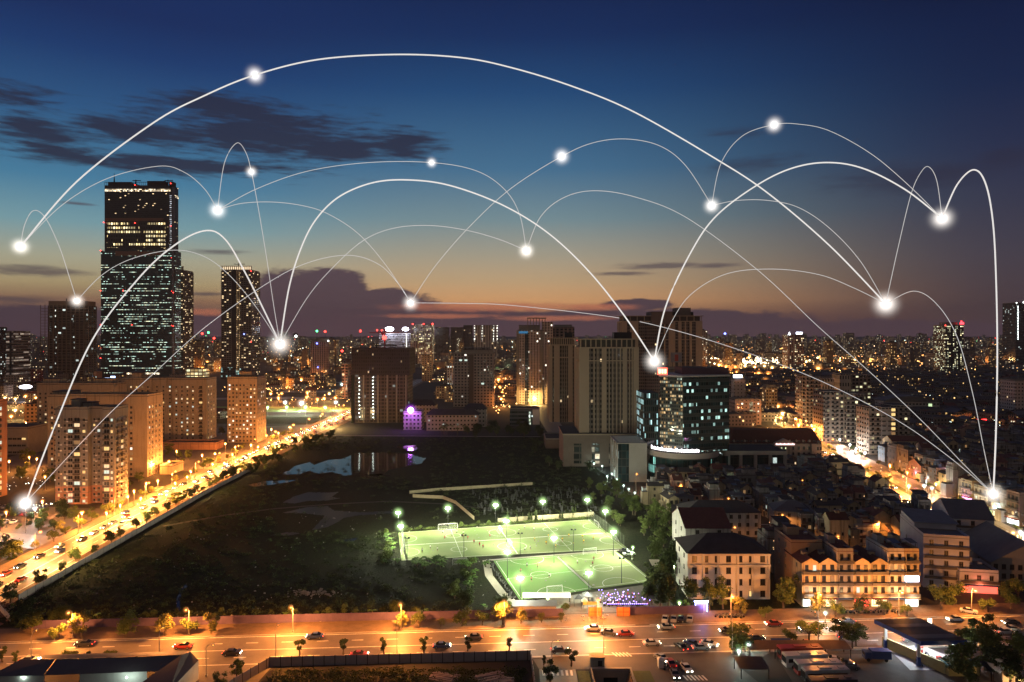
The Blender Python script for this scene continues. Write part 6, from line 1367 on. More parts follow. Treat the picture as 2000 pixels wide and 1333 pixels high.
PP = {(c, k): person_proto(k, m, shorts) for c, m in ptop.items() for k in (0, 1)}
for c, l in (('yellow', [(.62, .35), (.66, .22), (.70, .44), (.75, .3), (.80, .42), (.84, .2), (.86, .36), (.69, .1), (.9, .27), (.78, .14)]), ('white', [(.08, .2), (.12, .3), (.15, .22), (.24, .7), (.27, .8), (.20, .82), (.30, .74), (.58, .7), (.62, .8), (.66, .72), (.54, .06), (.57, .1)]), ('red', [(.29, .62), (.31, .55), (.42, .56), (.35, .3), (.36, .22), (.2, .6), (.33, .4)])):
    for i, (u, v) in enumerate(l): p = bl(QU, u, v); PP[c, i % 2].put((p.x, p.y, .08), rnd.uniform(0, 6.28), f'person in {c} shirt and dark shorts playing on the upper pitch', f'players in {c}')
for i, (u, v) in enumerate([(.12, .6), (.2, .75), (.27, .68), (.3, .4), (.7, .6), (.6, .7), (.75, .75), (.66, .5), (.15, .35), (.55, .3)]): p = bl(QL, u, v); PP['white' if i % 2 else 'pink', i % 2].put((p.x, p.y, .08), rnd.uniform(0, 6), 'person in pale sports clothes playing on the lower pitches', 'players on the lower pitches')
for i in range(14): PP[('white', 'red', 'pink')[i % 3], 1].put((rnd.uniform(26, 40), rnd.uniform(210, 219), .06), rnd.uniform(0, 6), 'person standing among the motorbikes below the pitches', 'people by the motorbikes')
# ---------------------------------------------------------------- filling station
fs = thing('filling_station', 'filling station with dark striped canopy, blue edge and blue white columns at lower right', 'filling station', (103.0, 178, 0))
q = M(); cz = 5.6; cp = [(93.5-103, 7.0), (105.8-103, 7.6), (109.5-103, -5.5), (98.0-103, -6.2)]
q.prism(cp, cz, cz+1.0, 0); q.build('canopy_fascia', mat('blue_fascia', (.02, .06, .28), .4), fs)
q = M(); q.face([(x, y, cz+1.02) for x, y in (cp[3], cp[2], cp[1], cp[0])]); q.build('canopy_roof', mat('canopy_dark', (.035, .035, .04), .5, var=.4), fs)
def cpt(u, v): a = Vector(cp[3]).lerp(Vector(cp[2]), u); b_ = Vector(cp[0]).lerp(Vector(cp[1]), u); return a.lerp(b_, v)
q = M()
for v0, v1 in ((.12, .28), (.62, .76)): q.face([(*cpt(0.01, v0), cz+1.05), (*cpt(.99, v0), cz+1.05), (*cpt(.99, v1), cz+1.05), (*cpt(.01, v1), cz+1.05)])
q.build('skylight_strip', mat('grey_strip', (.10, .10, .11), .4), fs)
for u, v in ((.08, .12), (.85, .12), (.1, .85), (.8, .85)):
    x, y = cpt(u, v); q = M(); q.box(x-.35, x+.35, y-.35, y+.35, 0.1, 2.2, 0); q.box(x-.34, x+.34, y-.34, y+.34, 2.2, cz, 1); q.build('column', [mat('blue_fascia', (.02, .06, .28), .4), white], fs)
for u, v in ((.3, .2), (.6, .2), (.3, .6), (.62, .6)):
    x, y = cpt(u, v); q = M(); q.box(x-.45, x+.45, y-.3, y+.3, .1, 1.7, 0); q.box(x-.3, x+.3, y-.33, y-.301, 1.0, 1.5, 1); o = q.build('fuel_pump', [mat('pump_red', (.4, .04, .03), .5), white], fs)
for u, v in ((.3, .35), (.7, .35), (.3, .8), (.7, .8)):
    x, y = cpt(u, v); M().box(x-.6, x+.6, y-.3, y+.3, cz-.12, cz-.02).build('ceiling_lamp', emat('canopy_lamp', (.85, .95, 1), 18), fs)
    l = bpy.data.lights.new('canopy_light', 'POINT'); l.energy = 2600; l.color = (.85, .95, 1); l.shadow_soft_size = .4; lo = bpy.data.objects.new('canopy_light', l); C.link(lo); lo.parent = fs; lo.location = (x, y, cz-.6)
w1 = thing('boundary_wall', 'yellowish wall of the filling station facing the bus yard', 'wall', (95, 172, 0)); M().prism([(0, 12), (.4, 12.2), (7.4, -2.5), (7.1, -2.9)], 0, 2.6).build('panel', mat('ochre_plaster', (.38, .33, .14), .85), w1); M().box(7.41, 14.5, -3.2, -2.8, 0, 2.8).build('panel', mat('ochre_plaster', (.38, .33, .14), .85), w1)
w2 = thing('kiosk', 'green roofed service kiosk at the corner of the filling station wall', 'kiosk', (106, 169.5, 0)); M().box(-3.6, 3.6, -1.5, 1.4, 0, 2.5).build('wall', mat('ochre_plaster', (.38, .33, .14), .85), w2); M().prism([(-3.9, -1.8), (3.9, -1.8), (3.9, 1.7), (-3.9, 1.7)], 2.51, 2.75).build('roof', mat('teal_roof', (.04, .10, .09), .6), w2)
ss = thing('price_sign', 'tall lit white sign on a post behind the filling station', 'sign', (G(1816, 1250).x, G(1816, 1250).y, 0)); M().tube([(0, 0, 0), (0, 0, 4.6)], .12, 6).build('post', galv, ss); M().box(-.5, .5, -.15, .15, 3.2, 5.6).build('panel', emat('sign_warm', (1, .85, .6), 3), ss)
# bus yard shed, corner sheds, booth, hoardings
def shed(lab, x0, x1, y0, y1, z, rm, wm=None, drop=.6, nm='shed', posts=True, rz=0):
    root = thing(nm, lab, 'shed', ((x0+x1)/2, (y0+y1)/2, 0), rz); a, b_ = (x1-x0)/2, (y1-y0)/2
    q = M(); q.face([(-a, -b_, z-drop), (a, -b_, z-drop), (a, b_, z), (-a, b_, z)]); q.face([(-a, b_, z-.08), (a, b_, z-.08), (a, -b_, z-drop-.08), (-a, -b_, z-drop-.08)])
    n = int((x1-x0)/.9)
    for k in range(n): x = -a+.3+k*.9; q.face([(x, -b_, z-drop+.03), (x+.12, -b_, z-drop+.03), (x+.12, b_, z+.03), (x, b_, z+.03)])
    q.build('roof', rm, root)
    if wm: M().box(-a+.3, a-.3, -b_+.3, b_-.3, 0, z-drop-.1).build('wall', wm, root)
    else:
        for k in range(max(2, int((x1-x0)/5))):
            x = -a+.3+k*(2*a-.6)/(max(2, int((x1-x0)/5))-1)
            for y in (-b_+.2, b_-.2): M().box(-.08, .08, -.08, .08, 0, z-drop-.05).build('post', darkm, root, (x, y, 0))
    return root
rust = mat('rusty_sheet_roof', (.10, .065, .05), .7, var=.5, scale=.5)
shed('long rusty sheet roof over parked motorbikes in the bus yard', 58.5, 84, 177.0, 181.0, 3.0, rust)
shed('dark lean to shed at the left side of the bus yard', 53, 60, 166.5, 172, 3.0, darkm)
shed('long dark corrugated shed right of the lower pitches', 41, 48.5, 208.5, 219.5, 3.6, greyroof, rz=R(-14)); shed('low grey roofed shed behind the violet wall left of the gate', 0, 13, 205.4, 208.6, 2.9, greyroof, conc)
shed('pale canopy roof along the lower edge of the left lower pitch', 3.2, 17.5, 212.5, 215.0, 2.8, mat('pale_canvas', (.75, .68, .6), .8)); shed('market stalls roof at the right edge of the lower pitches', 47, 50.5, 236, 246, 3.0, mat('tan_sheet', (.4, .34, .26), .8))
shed('small blue roof shed behind the bus yard shed', 66, 71, 182.1, 183.1, 2.6, mat('blue_sheet', (.03, .06, .18), .6), conc); shed('dark tent roof beside the filling station kiosk', 110.5, 117, 165.5, 170, 2.8, darkm)
for k, (x, y) in enumerate(((19.8, 212.6), (22.6, 214.6), (21.2, 209.8))):
    root = thing('gazebo', ('black pointed gazebo nearest the pale canopy', 'black pointed gazebo right of the pale canopy', 'small pale umbrella before the gazebos')[k], 'gazebo', (x, y, 0)); s = 1.5 if k < 2 else .9
    q = M(); [q.face([(a*s, b_*s, 2.2), (c*s, d*s, 2.2), (0, 0, 3.2)]) for a, b_, c, d in ((-1, -1, 1, -1), (1, -1, 1, 1), (1, 1, -1, 1), (-1, 1, -1, -1))]; q.build('canopy', darkm if k < 2 else white, root)
    for a, b_ in ((-1, -1), (1, -1), (1, 1), (-1, 1)): M().tube([(a*s*.95, b_*s*.95, 0), (a*s*.95, b_*s*.95, 2.2)], .04, 4).build('leg', darkm, root)
vio = thing('neon_string', 'chain of small violet blue lights over the motorbike crowd', 'string lights', (34, 210, 0)); q = M()
rr = random.Random(8)
for i in range(60): q.ball((rr.uniform(-8, 7), rr.uniform(0, 9), rr.uniform(1.2, 2.6)), .13, seg=4, rings=3)
for i in range(20): q.ball((-6+i*.6, -.8, 1.6), .14, seg=4, rings=3)
q.build('bulb', emat('violet_bulb', (.35, .25, 1), 9), vio)['kind'] = 'stuff'
l = bpy.data.lights.new('violet_light', 'POINT'); l.energy = 1200; l.color = (.4, .25, 1); l.shadow_soft_size = 1; lo = bpy.data.objects.new('violet_light', l); C.link(lo); lo.parent = vio; lo.location = (0, 4, 4)
gate = thing('neon_gate', 'gate outlined with bright blue white neon tubes beside the parked cars', 'gate', (G(1377, 1206).x, 207.2, 0)); nb_ = emat('blue_white_neon', (.35, .42, 1), 14)
q = M(); q.tube([(-1.7, 0, 0), (-1.7, 0, 2.6), (-2.1, 0, 3.1), (2.1, 0, 3.1), (1.7, 0, 2.6), (1.7, 0, 0)], .1, 5); q.tube([(-1.7, 0, 2.6), (1.7, 0, 2.6)], .1, 5); q.build('neon_tube', nb_, gate); M().box(-1.6, 1.6, .2, .4, 0, 2.5).build('curtain', mat('blueish_curtain', (.3, .3, .4), .8), gate)
l = bpy.data.lights.new('neon_light', 'POINT'); l.energy = 900; l.color = (.3, .35, 1); l.shadow_soft_size = 1; lo = bpy.data.objects.new('neon_light', l); C.link(lo); lo.parent = gate; lo.location = (0, -1.2, 2)
for px, lab in ((1162, 'left'), (1217, 'right')):
    x = XP(px, 204.4); root = thing('wooden_gate', f'orange wooden gate leaf at the {lab} side of the pitch entrance', 'gate', (x, 204.0, 0)); M().box(-1.9, 1.9, -.2, .0, 0, 2.6).build('leaf', mat('orange_boards', (.5, .2, .07), .8), root); q = M(); [q.box(xx, xx+.15, -.28, -.21, 0, 2.7) for xx in (-1.9, -.1, 1.75)]; q.box(-1.9, 1.9, -.27, -.205, 1.2, 1.4); q.build('batten', mat('red_batten', (.35, .07, .04), .8), root)
bn = thing('banner', 'small yellow and white banner stretched near the pitch entrance', 'banner', (G(1152, 1187).x, 210, 0)); M().box(-2, 2, -.03, .03, 1.0, 1.9).build('cloth', mat('banner_yellow', (.7, .6, .25), .8), bn); q = M(); [q.tube([(x, 0, 0), (x, 0, 2)], .05, 4) for x in (-2, 2)]; q.build('post', darkm, bn)
bt = thing('ventilation_house', 'small grey house with flat roof above the tunnel mouth', 'kiosk', (G(1163, 1288).x, 173.6, 0)); M().box(-1.6, 1.6, -1, 1, 0, 2.3).build('wall', conc, bt); M().box(-1.8, 1.8, -1.3, 1.3, 2.31, 2.5).build('roof', mat('tan_roof', (.3, .24, .17), .8), bt); M().box(.1, 1.2, -1.03, -1.001, .3, 1.6).build('opening', darkm, bt)
bt = thing('guard_booth', 'tiny white booth beside the motorbikes at the junction', 'booth', (35.8, 172.6, 0)); M().box(-.6, .6, -.6, .6, 0, 2.0).build('wall', white, bt); q = M(); [q.face([(a*.8, b_*.8, 2.0), (c*.8, d*.8, 2.0), (0, 0, 2.6)]) for a, b_, c, d in ((-1, -1, 1, -1), (1, -1, 1, 1), (1, 1, -1, 1), (-1, 1, -1, -1))]; q.build('roof', white, bt)
for k in range(3):
    x, y = ((-16, 166.5), (-5, 166.8), (-2.5, 164.2))[k]; root = thing('sheet_stack', ('stack of long grey boards, leftmost in the fenced lot', 'large fan of grey boards in the fenced lot', 'grey boards lying at the bottom edge of the lot')[k], 'boards', (x, y, .05), R((-20, 25, 10)[k]))
    rr = random.Random(k); q = M(); [q.box(-3+rr.uniform(-.5, .5), 3+rr.uniform(-.5, .5), j*.55-2, j*.55-1.55, 0, .3+rr.random()*.5, xf=Matrix.Rotation(rr.uniform(-.08, .08), 4, 'Z')) for j in range(8)]; q.build('board', mat('weathered_board', (.22, .18, .19), .8, var=.4), root)
# warehouse at the lower left
wh = thing('warehouse', 'long dark gabled warehouse roof with rounded tin end at the lower left corner', 'warehouse', (-100, 168, 0)); rfm = mat('warehouse_tin', (.11, .095, .10), .85, var=.25, scale=.25)
P0 = lambda px, py, z: (lambda v: (v.x+100, v.y-168, z))(G(px, py, z))
q = M(); q.face([P0(85, 1320, 4.2), P0(287, 1312, 4.2), P0(285, 1283, 6), P0(110, 1288, 6)][::1]); q.face([P0(-20, 1322, 4.2), P0(84, 1320, 4.2), P0(108, 1288, 5.9), P0(40, 1288, 5.9)])
q.face([P0(50, 1280, 5.5), P0(110, 1288, 6.0), P0(355, 1279, 6), P0(372, 1272, 5)]); q.face([P0(287, 1312, 4.2), P0(320, 1312, 4.2), P0(355, 1279, 6), P0(284, 1283, 6)])
q.face([P0(250, 1352, 4.2), P0(330, 1350, 4.2), P0(388, 1290, 4.4), P0(372, 1273, 5), P0(355, 1279, 6)]); q.face([P0(250, 1352, 4.2), P0(355, 1279, 6), P0(320, 1312, 4.2)]); q.build('roof', rfm, wh)
q = M(); a, b_ = P0(330, 1351, 0), P0(388, 1292, 0); q.face([(P0(330, 1350, 4.2)[0], P0(330, 1350, 4.2)[1], 0), (P0(388, 1290, 4.4)[0], P0(388, 1290, 4.4)[1], 0), P0(388, 1290, 4.4), P0(330, 1350, 4.2)])
for (xa, xb) in ((-20, 84), (153, 285)):
    A, B_ = P0(xa, 1320 if xa < 0 else 1318, 4.1), P0(xb, 1320 if xa < 0 else 1313, 4.1); q.face([(A[0], A[1]+.5, 0), (B_[0], B_[1]+.5, 0), (B_[0], B_[1]+.5, 4.1), (A[0], A[1]+.5, 4.1)])
q.build('wall', mat('ribbed_wall', (.42, .42, .40), .6), wh)
for px, py, P in ((52, 1318, 2600), (250, 1322, 700)):
    v = G(px, py, 3.6); l = bpy.data.lights.new('wall_light', 'POINT'); l.energy = P; l.color = (.8, 1, .85); l.shadow_soft_size = .3; lo = bpy.data.objects.new('wall_light', l); C.link(lo); lo.parent = wh; lo.location = (v.x+100, v.y-168-.9, 3.6)
    M().ball((0, 0, 0), .42 if px == 52 else .2, seg=8, rings=5).build('wall_lamp', lens['cool'], wh, (v.x+100, v.y-168-.6, 3.7))
# temple at the bottom right corner
tp = thing('pagoda_gate', 'ornate tiered pagoda gate with upturned eaves at the bottom right corner', 'pagoda', (G(1975, 1345).x, 164.5, 0)); pg = mat('pagoda_stone', (.42, .34, .26), .8)
for k, (w, z) in enumerate(((3.4, 3.0), (2.5, 5.0), (1.5, 6.6))):
    M().box(-w*.42, w*.42, -w*.42, w*.42, z-2.2 if k else 0, z).build('storey', pg, tp); q = M(); n = 8
    cor = [(-w/1.4, -w/1.4), (w/1.4, -w/1.4), (w/1.4, w/1.4), (-w/1.4, w/1.4)]
    for i in range(4):
        a, b_ = Vector(cor[i]), Vector(cor[(i+1) % 4]); pr_ = [(a.lerp(b_, s/n), z+.25+.55*abs(2*s/n-1)**3) for s in range(n+1)]
        for (p_, z1), (p2, z2) in zip(pr_, pr_[1:]): q.face([(p_.x, p_.y, z1), (p2.x, p2.y, z2), (p2.x*.35, p2.y*.35, z+1.0), (p_.x*.35, p_.y*.35, z+1.0)])
    q.build('eaves', mat('pagoda_tile', (.30, .22, .16), .8), tp)
l = bpy.data.lights.new('pagoda_light', 'POINT'); l.energy = 900; l.color = (1, .6, .25); lo = bpy.data.objects.new('pagoda_light', l); C.link(lo); lo.parent = tp; lo.location = (0, -4, 2)
q = M().ball((0, -3.9, 1.4), .25, seg=6, rings=4); q.build('ground_lamp', lens['orange'], tp)
# ---------------------------------------------------------------- houses of the old quarter
wallc = [mat('house_wall_%s' % n, c, .85, var=.35, scale=.25, objvar=.35, streak=.5) for n, c in (('white', (.42, .41, .40)), ('cream', (.42, .34, .22)), ('grey', (.22, .21, .21)), ('pink', (.38, .25, .2)), ('blue', (.16, .2, .26)))]
shop = [emat('shop_light_'+n, c, s) for n, c, s in (('warm', (1, .75, .4), 2.2), ('white', (.85, 1, .95), 2.6), ('red', (1, .08, .05), 3), ('magenta', (1, .35, .9), 5))]
def gable(q, x0, x1, y0, y1, z, h, mi, ov=.4, along='y'):
    if along == 'y':
        xm = (x0+x1)/2
        q.face([(x0-ov, y0-ov, z-.2), (xm, y0-ov, z+h), (xm, y1+ov, z+h), (x0-ov, y1+ov, z-.2)][::-1], mi); q.face([(x1+ov, y0-ov, z-.2), (xm, y0-ov, z+h), (xm, y1+ov, z+h), (x1+ov, y1+ov, z-.2)], mi)
    else:
        ym = (y0+y1)/2
        q.face([(x0-ov, y0-ov, z-.2), (x1+ov, y0-ov, z-.2), (x1+ov, ym, z+h), (x0-ov, ym, z+h)], mi); q.face([(x0-ov, y1+ov, z-.2), (x1+ov, y1+ov, z-.2), (x1+ov, ym, z+h), (x0-ov, ym, z+h)][::-1], mi)
def house(nm, lab, W_, D_, nf, wm, rt, seed, loc=(0, 0, 0), rz=0, lit=.12, grp=None, shopk=None, fh=3.3, balc=True, kinds=('warm', 'dim', 'yellow', 'cool'), rm=None, win=(1.1, 1.5), nb=None):
    r = random.Random(seed); root = thing(nm, lab, 'house' if 'house' in nm else 'building', loc, rz, grp); H_ = nf*fh; a = W_/2
    q = M().box(-a, a, 0, D_, 0, H_)
    if rt == 'gable': q.face([(-a, 0, H_), (a, 0, H_), (0, 0, H_+W_*.3)]); q.face([(a, D_, H_), (-a, D_, H_), (0, D_, H_+W_*.3)])
    if rt == 'gablex': q.face([(-a, D_, H_), (-a, 0, H_), (-a, D_/2, H_+D_*.22)]); q.face([(a, 0, H_), (a, D_, H_), (a, D_/2, H_+D_*.22)])
    q.build('wall', wm, root); q = M(); rm = rm or r.choice((redroof, roofm, greyroof, redroof))
    if rt == 'gable': gable(q, -a, a, 0, D_, H_+.03, W_*.3, 0)
    elif rt == 'gablex': gable(q, -a, a, 0, D_, H_+.03, D_*.22, 0, along='x')
    elif rt == 'hip':
        b0 = [(-a-.6, -.6), (a+.6, -.6), (a+.6, D_+.6), (-a-.6, D_+.6)]; k = min(D_/2, a*.9); t0 = [(-a+k, D_/2), (a-k, D_/2)]; z0, z1 = H_+.02, H_+.02+k*.5
        q.face([(*b0[0], z0), (*b0[1], z0), (*t0[1], z1), (*t0[0], z1)]); q.face([(*b0[2], z0), (*b0[3], z0), (*t0[0], z1), (*t0[1], z1)]); q.face([(*b0[1], z0), (*b0[2], z0), (*t0[1], z1)]); q.face([(*b0[3], z0), (*b0[0], z0), (*t0[0], z1)])
    else:
        q.box(-a, a, 0, D_, H_+.01, H_+.2)
        if rt == 'shed': q.face([(-a-.3, D_*.35, H_+2.4), (a+.3, D_*.35, H_+2.4), (a+.3, D_+.3, H_+3.0), (-a-.3, D_+.3, H_+3.0)])
    q.build('roof', rm, root)
    if rt in ('flat', 'shed'):
        q = M()
        for x0, x1, y0, y1 in ((-a, a, 0, .2), (-a, -a+.2, .21, D_), (a-.2, a, .21, D_), (-a+.21, a-.21, D_-.2, D_)): q.box(x0, x1, y0, y1, H_+.21, H_+1.0)
        q.build('parapet', wm, root)
        if rt == 'shed': M().box(-a+.3, a-.3, D_*.4, D_-.3, H_+.21, H_+2.35).build('roof_room', wm, root)
        else: M().box(-a*.6, a*.2, D_*.6, D_*.85, H_+.21, H_+2.6, 0, top=1).build('stair_tower', [wm, roofm], root)
        if r.random() < .7: M().tube([(a*.5-.55, D_*.5, H_+1.2), (a*.5+.55, D_*.5, H_+1.2)], .5, 8).build('water_tank', mat('steel_tank', (.5, .5, .5), .3, .8), root)
    if 'town' in nm or 'shop' in nm:                     # rear annex, tin canopy, small clutter on the roof
        e = r.uniform(1.6, 3); hb = H_-fh*r.choice((.6, 1, 1.6)); M().box(-a+.2, a*r.uniform(.2, .9), D_+.01, D_+e, 0, max(2.4, hb), 0, top=1).build('annex', [wm, greyroof], root)
        if rt in ('flat', 'shed'):
            q = M(); x0 = r.uniform(-a, 0); zc = H_+r.uniform(1.9, 2.5); q.face([(x0, .2, zc), (x0+a, .2, zc), (x0+a, D_*.3, zc+.4), (x0, D_*.3, zc+.4)])
            for xx in (x0+.1, x0+a-.1): q.box(xx, xx+.06, .25, .31, H_+.2, zc)
            q.build('tin_canopy', r.choice((greyroof, redroof, mat('blue_tin', (.05, .09, .16), .6))), root)
        else: q = M(); q.box(-.7, .7, D_*.3, D_*.3+1.6, H_+.4, H_+W_*.3+.5, 0); q.box(-.9, .9, D_*.3-.2, D_*.3+1.8, H_+W_*.3+.52, H_+W_*.3+.65, 1); q.build('roof_hatch', [wm, greyroof], root)
        if r.random() < .6: x0 = r.uniform(-a+.4, a-.4); q = M(); q.tube([(x0, D_*.7, H_), (x0, D_*.7, H_+3.4)], .04, 4); [q.tube([(x0-.5, D_*.7, H_+3.4-j*.35), (x0+.5, D_*.7, H_+3.4-j*.35)], .03, 3) for j in range(3)]; q.build('aerial', darkm, root)
    n = nb or max(1, int(W_/2.3)); sp = []
    for i in range(1 if shopk else 0, nf):
        for x in frange(-a+.2, a-.2, n): sp.append((x, 0, i*fh+.9, 0, win[0], win[1]))
        if r.random() < .75:
            for y in (D_*.3, D_*.7): sp.append((a, y, i*fh+1, R(90), .8, 1.1)); sp.append((-a, y, i*fh+1, R(-90), .8, 1.1))
    if sp: add_windows(root, sp, lit, kinds, frame_w if seed % 3 else frame_d, seed)
    if balc:
        for i in range(1, nf): o = M(); o.box(-a+.1, a-.1, -1.0, -.01, i*fh-.15, i*fh, 0); o.box(-a+.1, a-.1, -1.0, -.92, i*fh, i*fh+.85, 1); o.build('balcony', [wm, railm], root)
    if shopk is not None:
        M().box(-a+.3, a-.3, -.06, -.01, .2, 2.5).build('shopfront', shop[shopk] if shopk >= 0 else mat('shutter', (.2, .18, .16), .6), root)
        l = bpy.data.lights.new('shop_light', 'POINT'); l.energy = 600; l.color = [(1, .6, .25), (1, .85, .6), (1, .2, .1), (1, .4, .8)][max(0, shopk)]; l.shadow_soft_size = .3; lo = bpy.data.objects.new('shop_light', l); C.link(lo); lo.parent = root; lo.location = (0, -2.2, 3.6)
        M().box(-a+.1, a-.1, -1.3, -.015, 2.6, 2.75).build('awning', mat('awning_%d' % (seed % 3), ((.12, .03, .03), (.04, .06, .15), (.25, .22, .18))[seed % 3], .8), root)
        q = M(); q.box(-a+.3, a-.3, -.3, -.02, 2.8, 3.2, 0); q.build('shop_sign', mat('sign_board_%d' % (seed % 3), ((.4, .05, .04), (.1, .15, .4), (.5, .45, .35))[seed % 3], .6), root)
    return root
HP = []
for k in range(14):
    r = random.Random(k+100); W_ = r.choice((4.2, 4.8, 5.4, 6.4)); HP.append((proto(house('town_house', 'x', W_, r.uniform(7, 10.5), r.choice((2, 2, 3, 3)), wallc[k % 5], ('flat', 'gable', 'shed', 'gablex', 'hip')[k % 5], k+100, lit=.15)), W_, ('white', 'cream', 'grey', 'pink', 'bluish')[k % 5], ('flat roof', 'gabled roof', 'covered roof terrace', 'tiled roof', 'hipped roof')[k % 5]))
TK = []                                                 # footprints already taken
def taken(x, y, r_=0): return any(a-r_ < x < b+r_ and c-r_ < y < d+r_ for a, b, c, d in TK)
TK += [(46, 84, 205, 262), (82, 160, 204, 226), (74, 112, 262, 306), (116, 152, 205, 262), (110, 152, 228, 250)]
# row of lit shophouses facing the cross road
g5 = 'row of lit shophouses facing the cross road'
xr_ = XP(1572, 209)
for k, (w, nf, rt, col_, sk) in enumerate(((5.0, 4, 'gable', 1, 1), (5.2, 4, 'gable', 1, 0), (4.8, 5, 'flat', 2, -1), (5.0, 4, 'gable', 1, 2), (5.0, 4, 'gable', 1, 0), (4.8, 5, 'flat', 0, -1), (4.4, 5, 'flat', 1, 1))):
    house('shophouse', ('leftmost narrow shophouse with turquoise lit shop', 'second narrow shophouse with gable and balconies', 'taller narrow shophouse with three square windows', 'shophouse with arched gable and red lit shop', 'shophouse with arched gable beside the red shop', 'grey faced shophouse left of the corner house', 'corner shophouse at the end of the lit row')[k], w, 13, nf, wallc[col_], rt, 200+k, (xr_+w/2, 211.0, 0), 0, .16, g5, sk, 3.25, win=(1.0, 1.7), nb=2); xr_ += w+.04
M().box(-2, 2, -.4, -.1, 7.5, 9.2).build('lit_sign', emat('bluewhite_sign', (.7, .8, 1), 6), THINGS[-1])
house('hotel', 'white five storey hotel with corner pilasters and dark tiled roof behind the roadside trees', 24.5, 16, 4, white, 'hip', 210, (XP(1421, 218), 217, 0), 0, .04, None, None, 3.5, False, rm=roofm, nb=7, win=(1.3, 1.7))
q = M()
for x in (-12.1, -7.6, -3.2, 2.8, 7.2, 12.1): q.box(x-.35, x+.35, -.4, -.01, .2, 13.4)
q.box(-12.6, 12.6, -.7, -.41, 10.2, 10.7); q.box(-12.6, 12.6, -.7, -.41, 13.4, 13.95); q.build('pilaster', white, THINGS[-1])
house('tall_house', 'plain windowless tan party wall building left of the shophouses', 9.5, 14, 5, mat('tan_plaster', (.36, .25, .17), .9, var=.3, scale=.2), 'flat', 215, (XP(1568, 222), 219, 0), 0, .0, None, None, 3.3, False, nb=1, win=(.8, 1.0))
house('tall_house', 'grey block with red roofs and roof tanks behind the white hotel', 15, 20, 5, wallc[0], 'gablex', 216, (XP(1365, 250), 238, 0), 0, .05, None, None, 3.2, False, rm=redroof, nb=2)
house('long_house', 'long two storey house with broad dark hipped roof north of the hotel', 30, 14, 3, wallc[0], 'hip', 217, (XP(1390, 300), 284, 0), 0, .08, None, None, 3.2, False, rm=roofm, nb=9, kinds=('cool', 'warm'))
house('long_house', 'pale house with large hipped grey roof right of the long dark roof', 15, 13, 3, wallc[0], 'hip', 218, (XP(1525, 300), 286, 0), R(-12), .08, None, None, 3.2, False, rm=greyroof, nb=4)
bw = mat('bluish_white_wall', (.40, .40, .46), .8, var=.25, scale=.25)
for lb, px, y, w, d, nf, a in (('bluish white stained apartment block with long balconies at the alley mouth', 1848, 226, 13, 26, 5, -14), ('rear bluish block with stepped balconies behind the stained block', 1900, 262, 14, 22, 4, -14), ('low white extension with red lit arcade beside the stained block', 1912, 222, 11, 12, 2, -10)):
    house('apartment_house', lb, w, d, nf, bw, 'gablex' if nf == 4 else 'shed' if nf > 2 else 'flat', 230+nf, (XP(px, y), y, 0), R(a), .04, None, None if nf > 2 else 2, 3.2, True, rm=greyroof, nb=3)
    TK.append((XP(px, y)-9, XP(px, y)+12, y-4, y+d+2))
TK += [(148, 172, 208, 262)]
house('hall', 'dark low sheet roofed hall at the side street corner', 22, 28, 2, conc, 'gable', 240, (XP(1975, 240), 232, 0), R(-10), .05, None, None, 3.0, False, rm=greyroof)
def svx(y):
    for (a, b2), (c, d) in zip(SV, SV[1:]):
        if b2 <= y <= d: return a+(c-a)*(y-b2)/(d-b2)
    return 250
def row_houses(ys, xf0, xf1, step, lab, grp, scl=(1, 1), skip=.0, face=None):
    for y in ys:
        x = xf0(y)
        while x < xf1(y):
            p, W_, cn_, rn_ = rnd.choice(HP); s = rnd.uniform(*scl); x += W_*s/2+rnd.uniform(.1, step)
            yy = y+rnd.uniform(-2.5, 2.5)
            if not taken(x, yy, 3) and rnd.random() > skip and not any(abs(x-a)+abs(yy-b) < 3 for a, b in TREES[-30:]):
                p.put((x, yy, 0), R(rnd.choice((0, 0, 0, 180, -12, 8, 90, -90)) if face is None else face+rnd.uniform(-4, 4)), f'{cn_} house with {rn_} {lab}', grp, (s, s, s*rnd.uniform(.85, 1.15)))
            x += W_*s/2
row_houses(range(230, 384, 11), lambda y: 58+(y-232)*.12, lambda y: svx(y)-(19 if y < 300 else 25), 1.3, 'in the dark old quarter', 'houses of the dark old quarter', skip=.04)
row_houses(range(392, 560, 14), lambda y: max(.31*y, 150 if y < 425 else .43*y), lambda y: svx(y)-26, 2.2, 'beside the mansard building', 'houses behind the old quarter', skip=.1)
TK += [(XP(1550, 480)-5, XP(1790, 480), 470, 660)]
row_houses(range(222, 540, 17), lambda y: svx(y)+19, lambda y: .76*y, 2.0, 'beyond the bright side street', 'houses beyond the side street', (1.0, 1.3), skip=.08)
g6 = 'tall lit houses along the bright side street'
for i in range(12):
    y = 262+i*13.5; house('street_house', 'tall street house with bright shopfront on the side street', rnd.uniform(6, 9), 11, rnd.choice((3, 3, 4, 4)), wallc[i % 5], 'flat', 300+i, (svx(y)+18+2, y, 0), R(-90+6), .25, g6, (0, 1, 3, 1)[i % 4], 3.3, True, nb=3); TK.append((svx(y)+18, svx(y)+30, y-5, y+5))
mg = thing('lit_billboard', 'blazing magenta and white shop billboard in the right quarter', 'billboard', (XP(1862, 372), 372, 0)); M().box(-3, 3, 0, .5, 4, 12).build('light_panel', emat('magenta_panel', (1, .72, 1), 6), mg); q = M(); [q.box(x, x+.4, .1, .4, 0, 4) for x in (-2.5, 2)]; q.build('post', darkm, mg)
l = bpy.data.lights.new('magenta_light', 'POINT'); l.energy = 9000; l.color = (1, .25, .8); l.shadow_soft_size = 1.5; lo = bpy.data.objects.new('magenta_light', l); C.link(lo); lo.parent = mg; lo.location = (0, -2.5, 9)
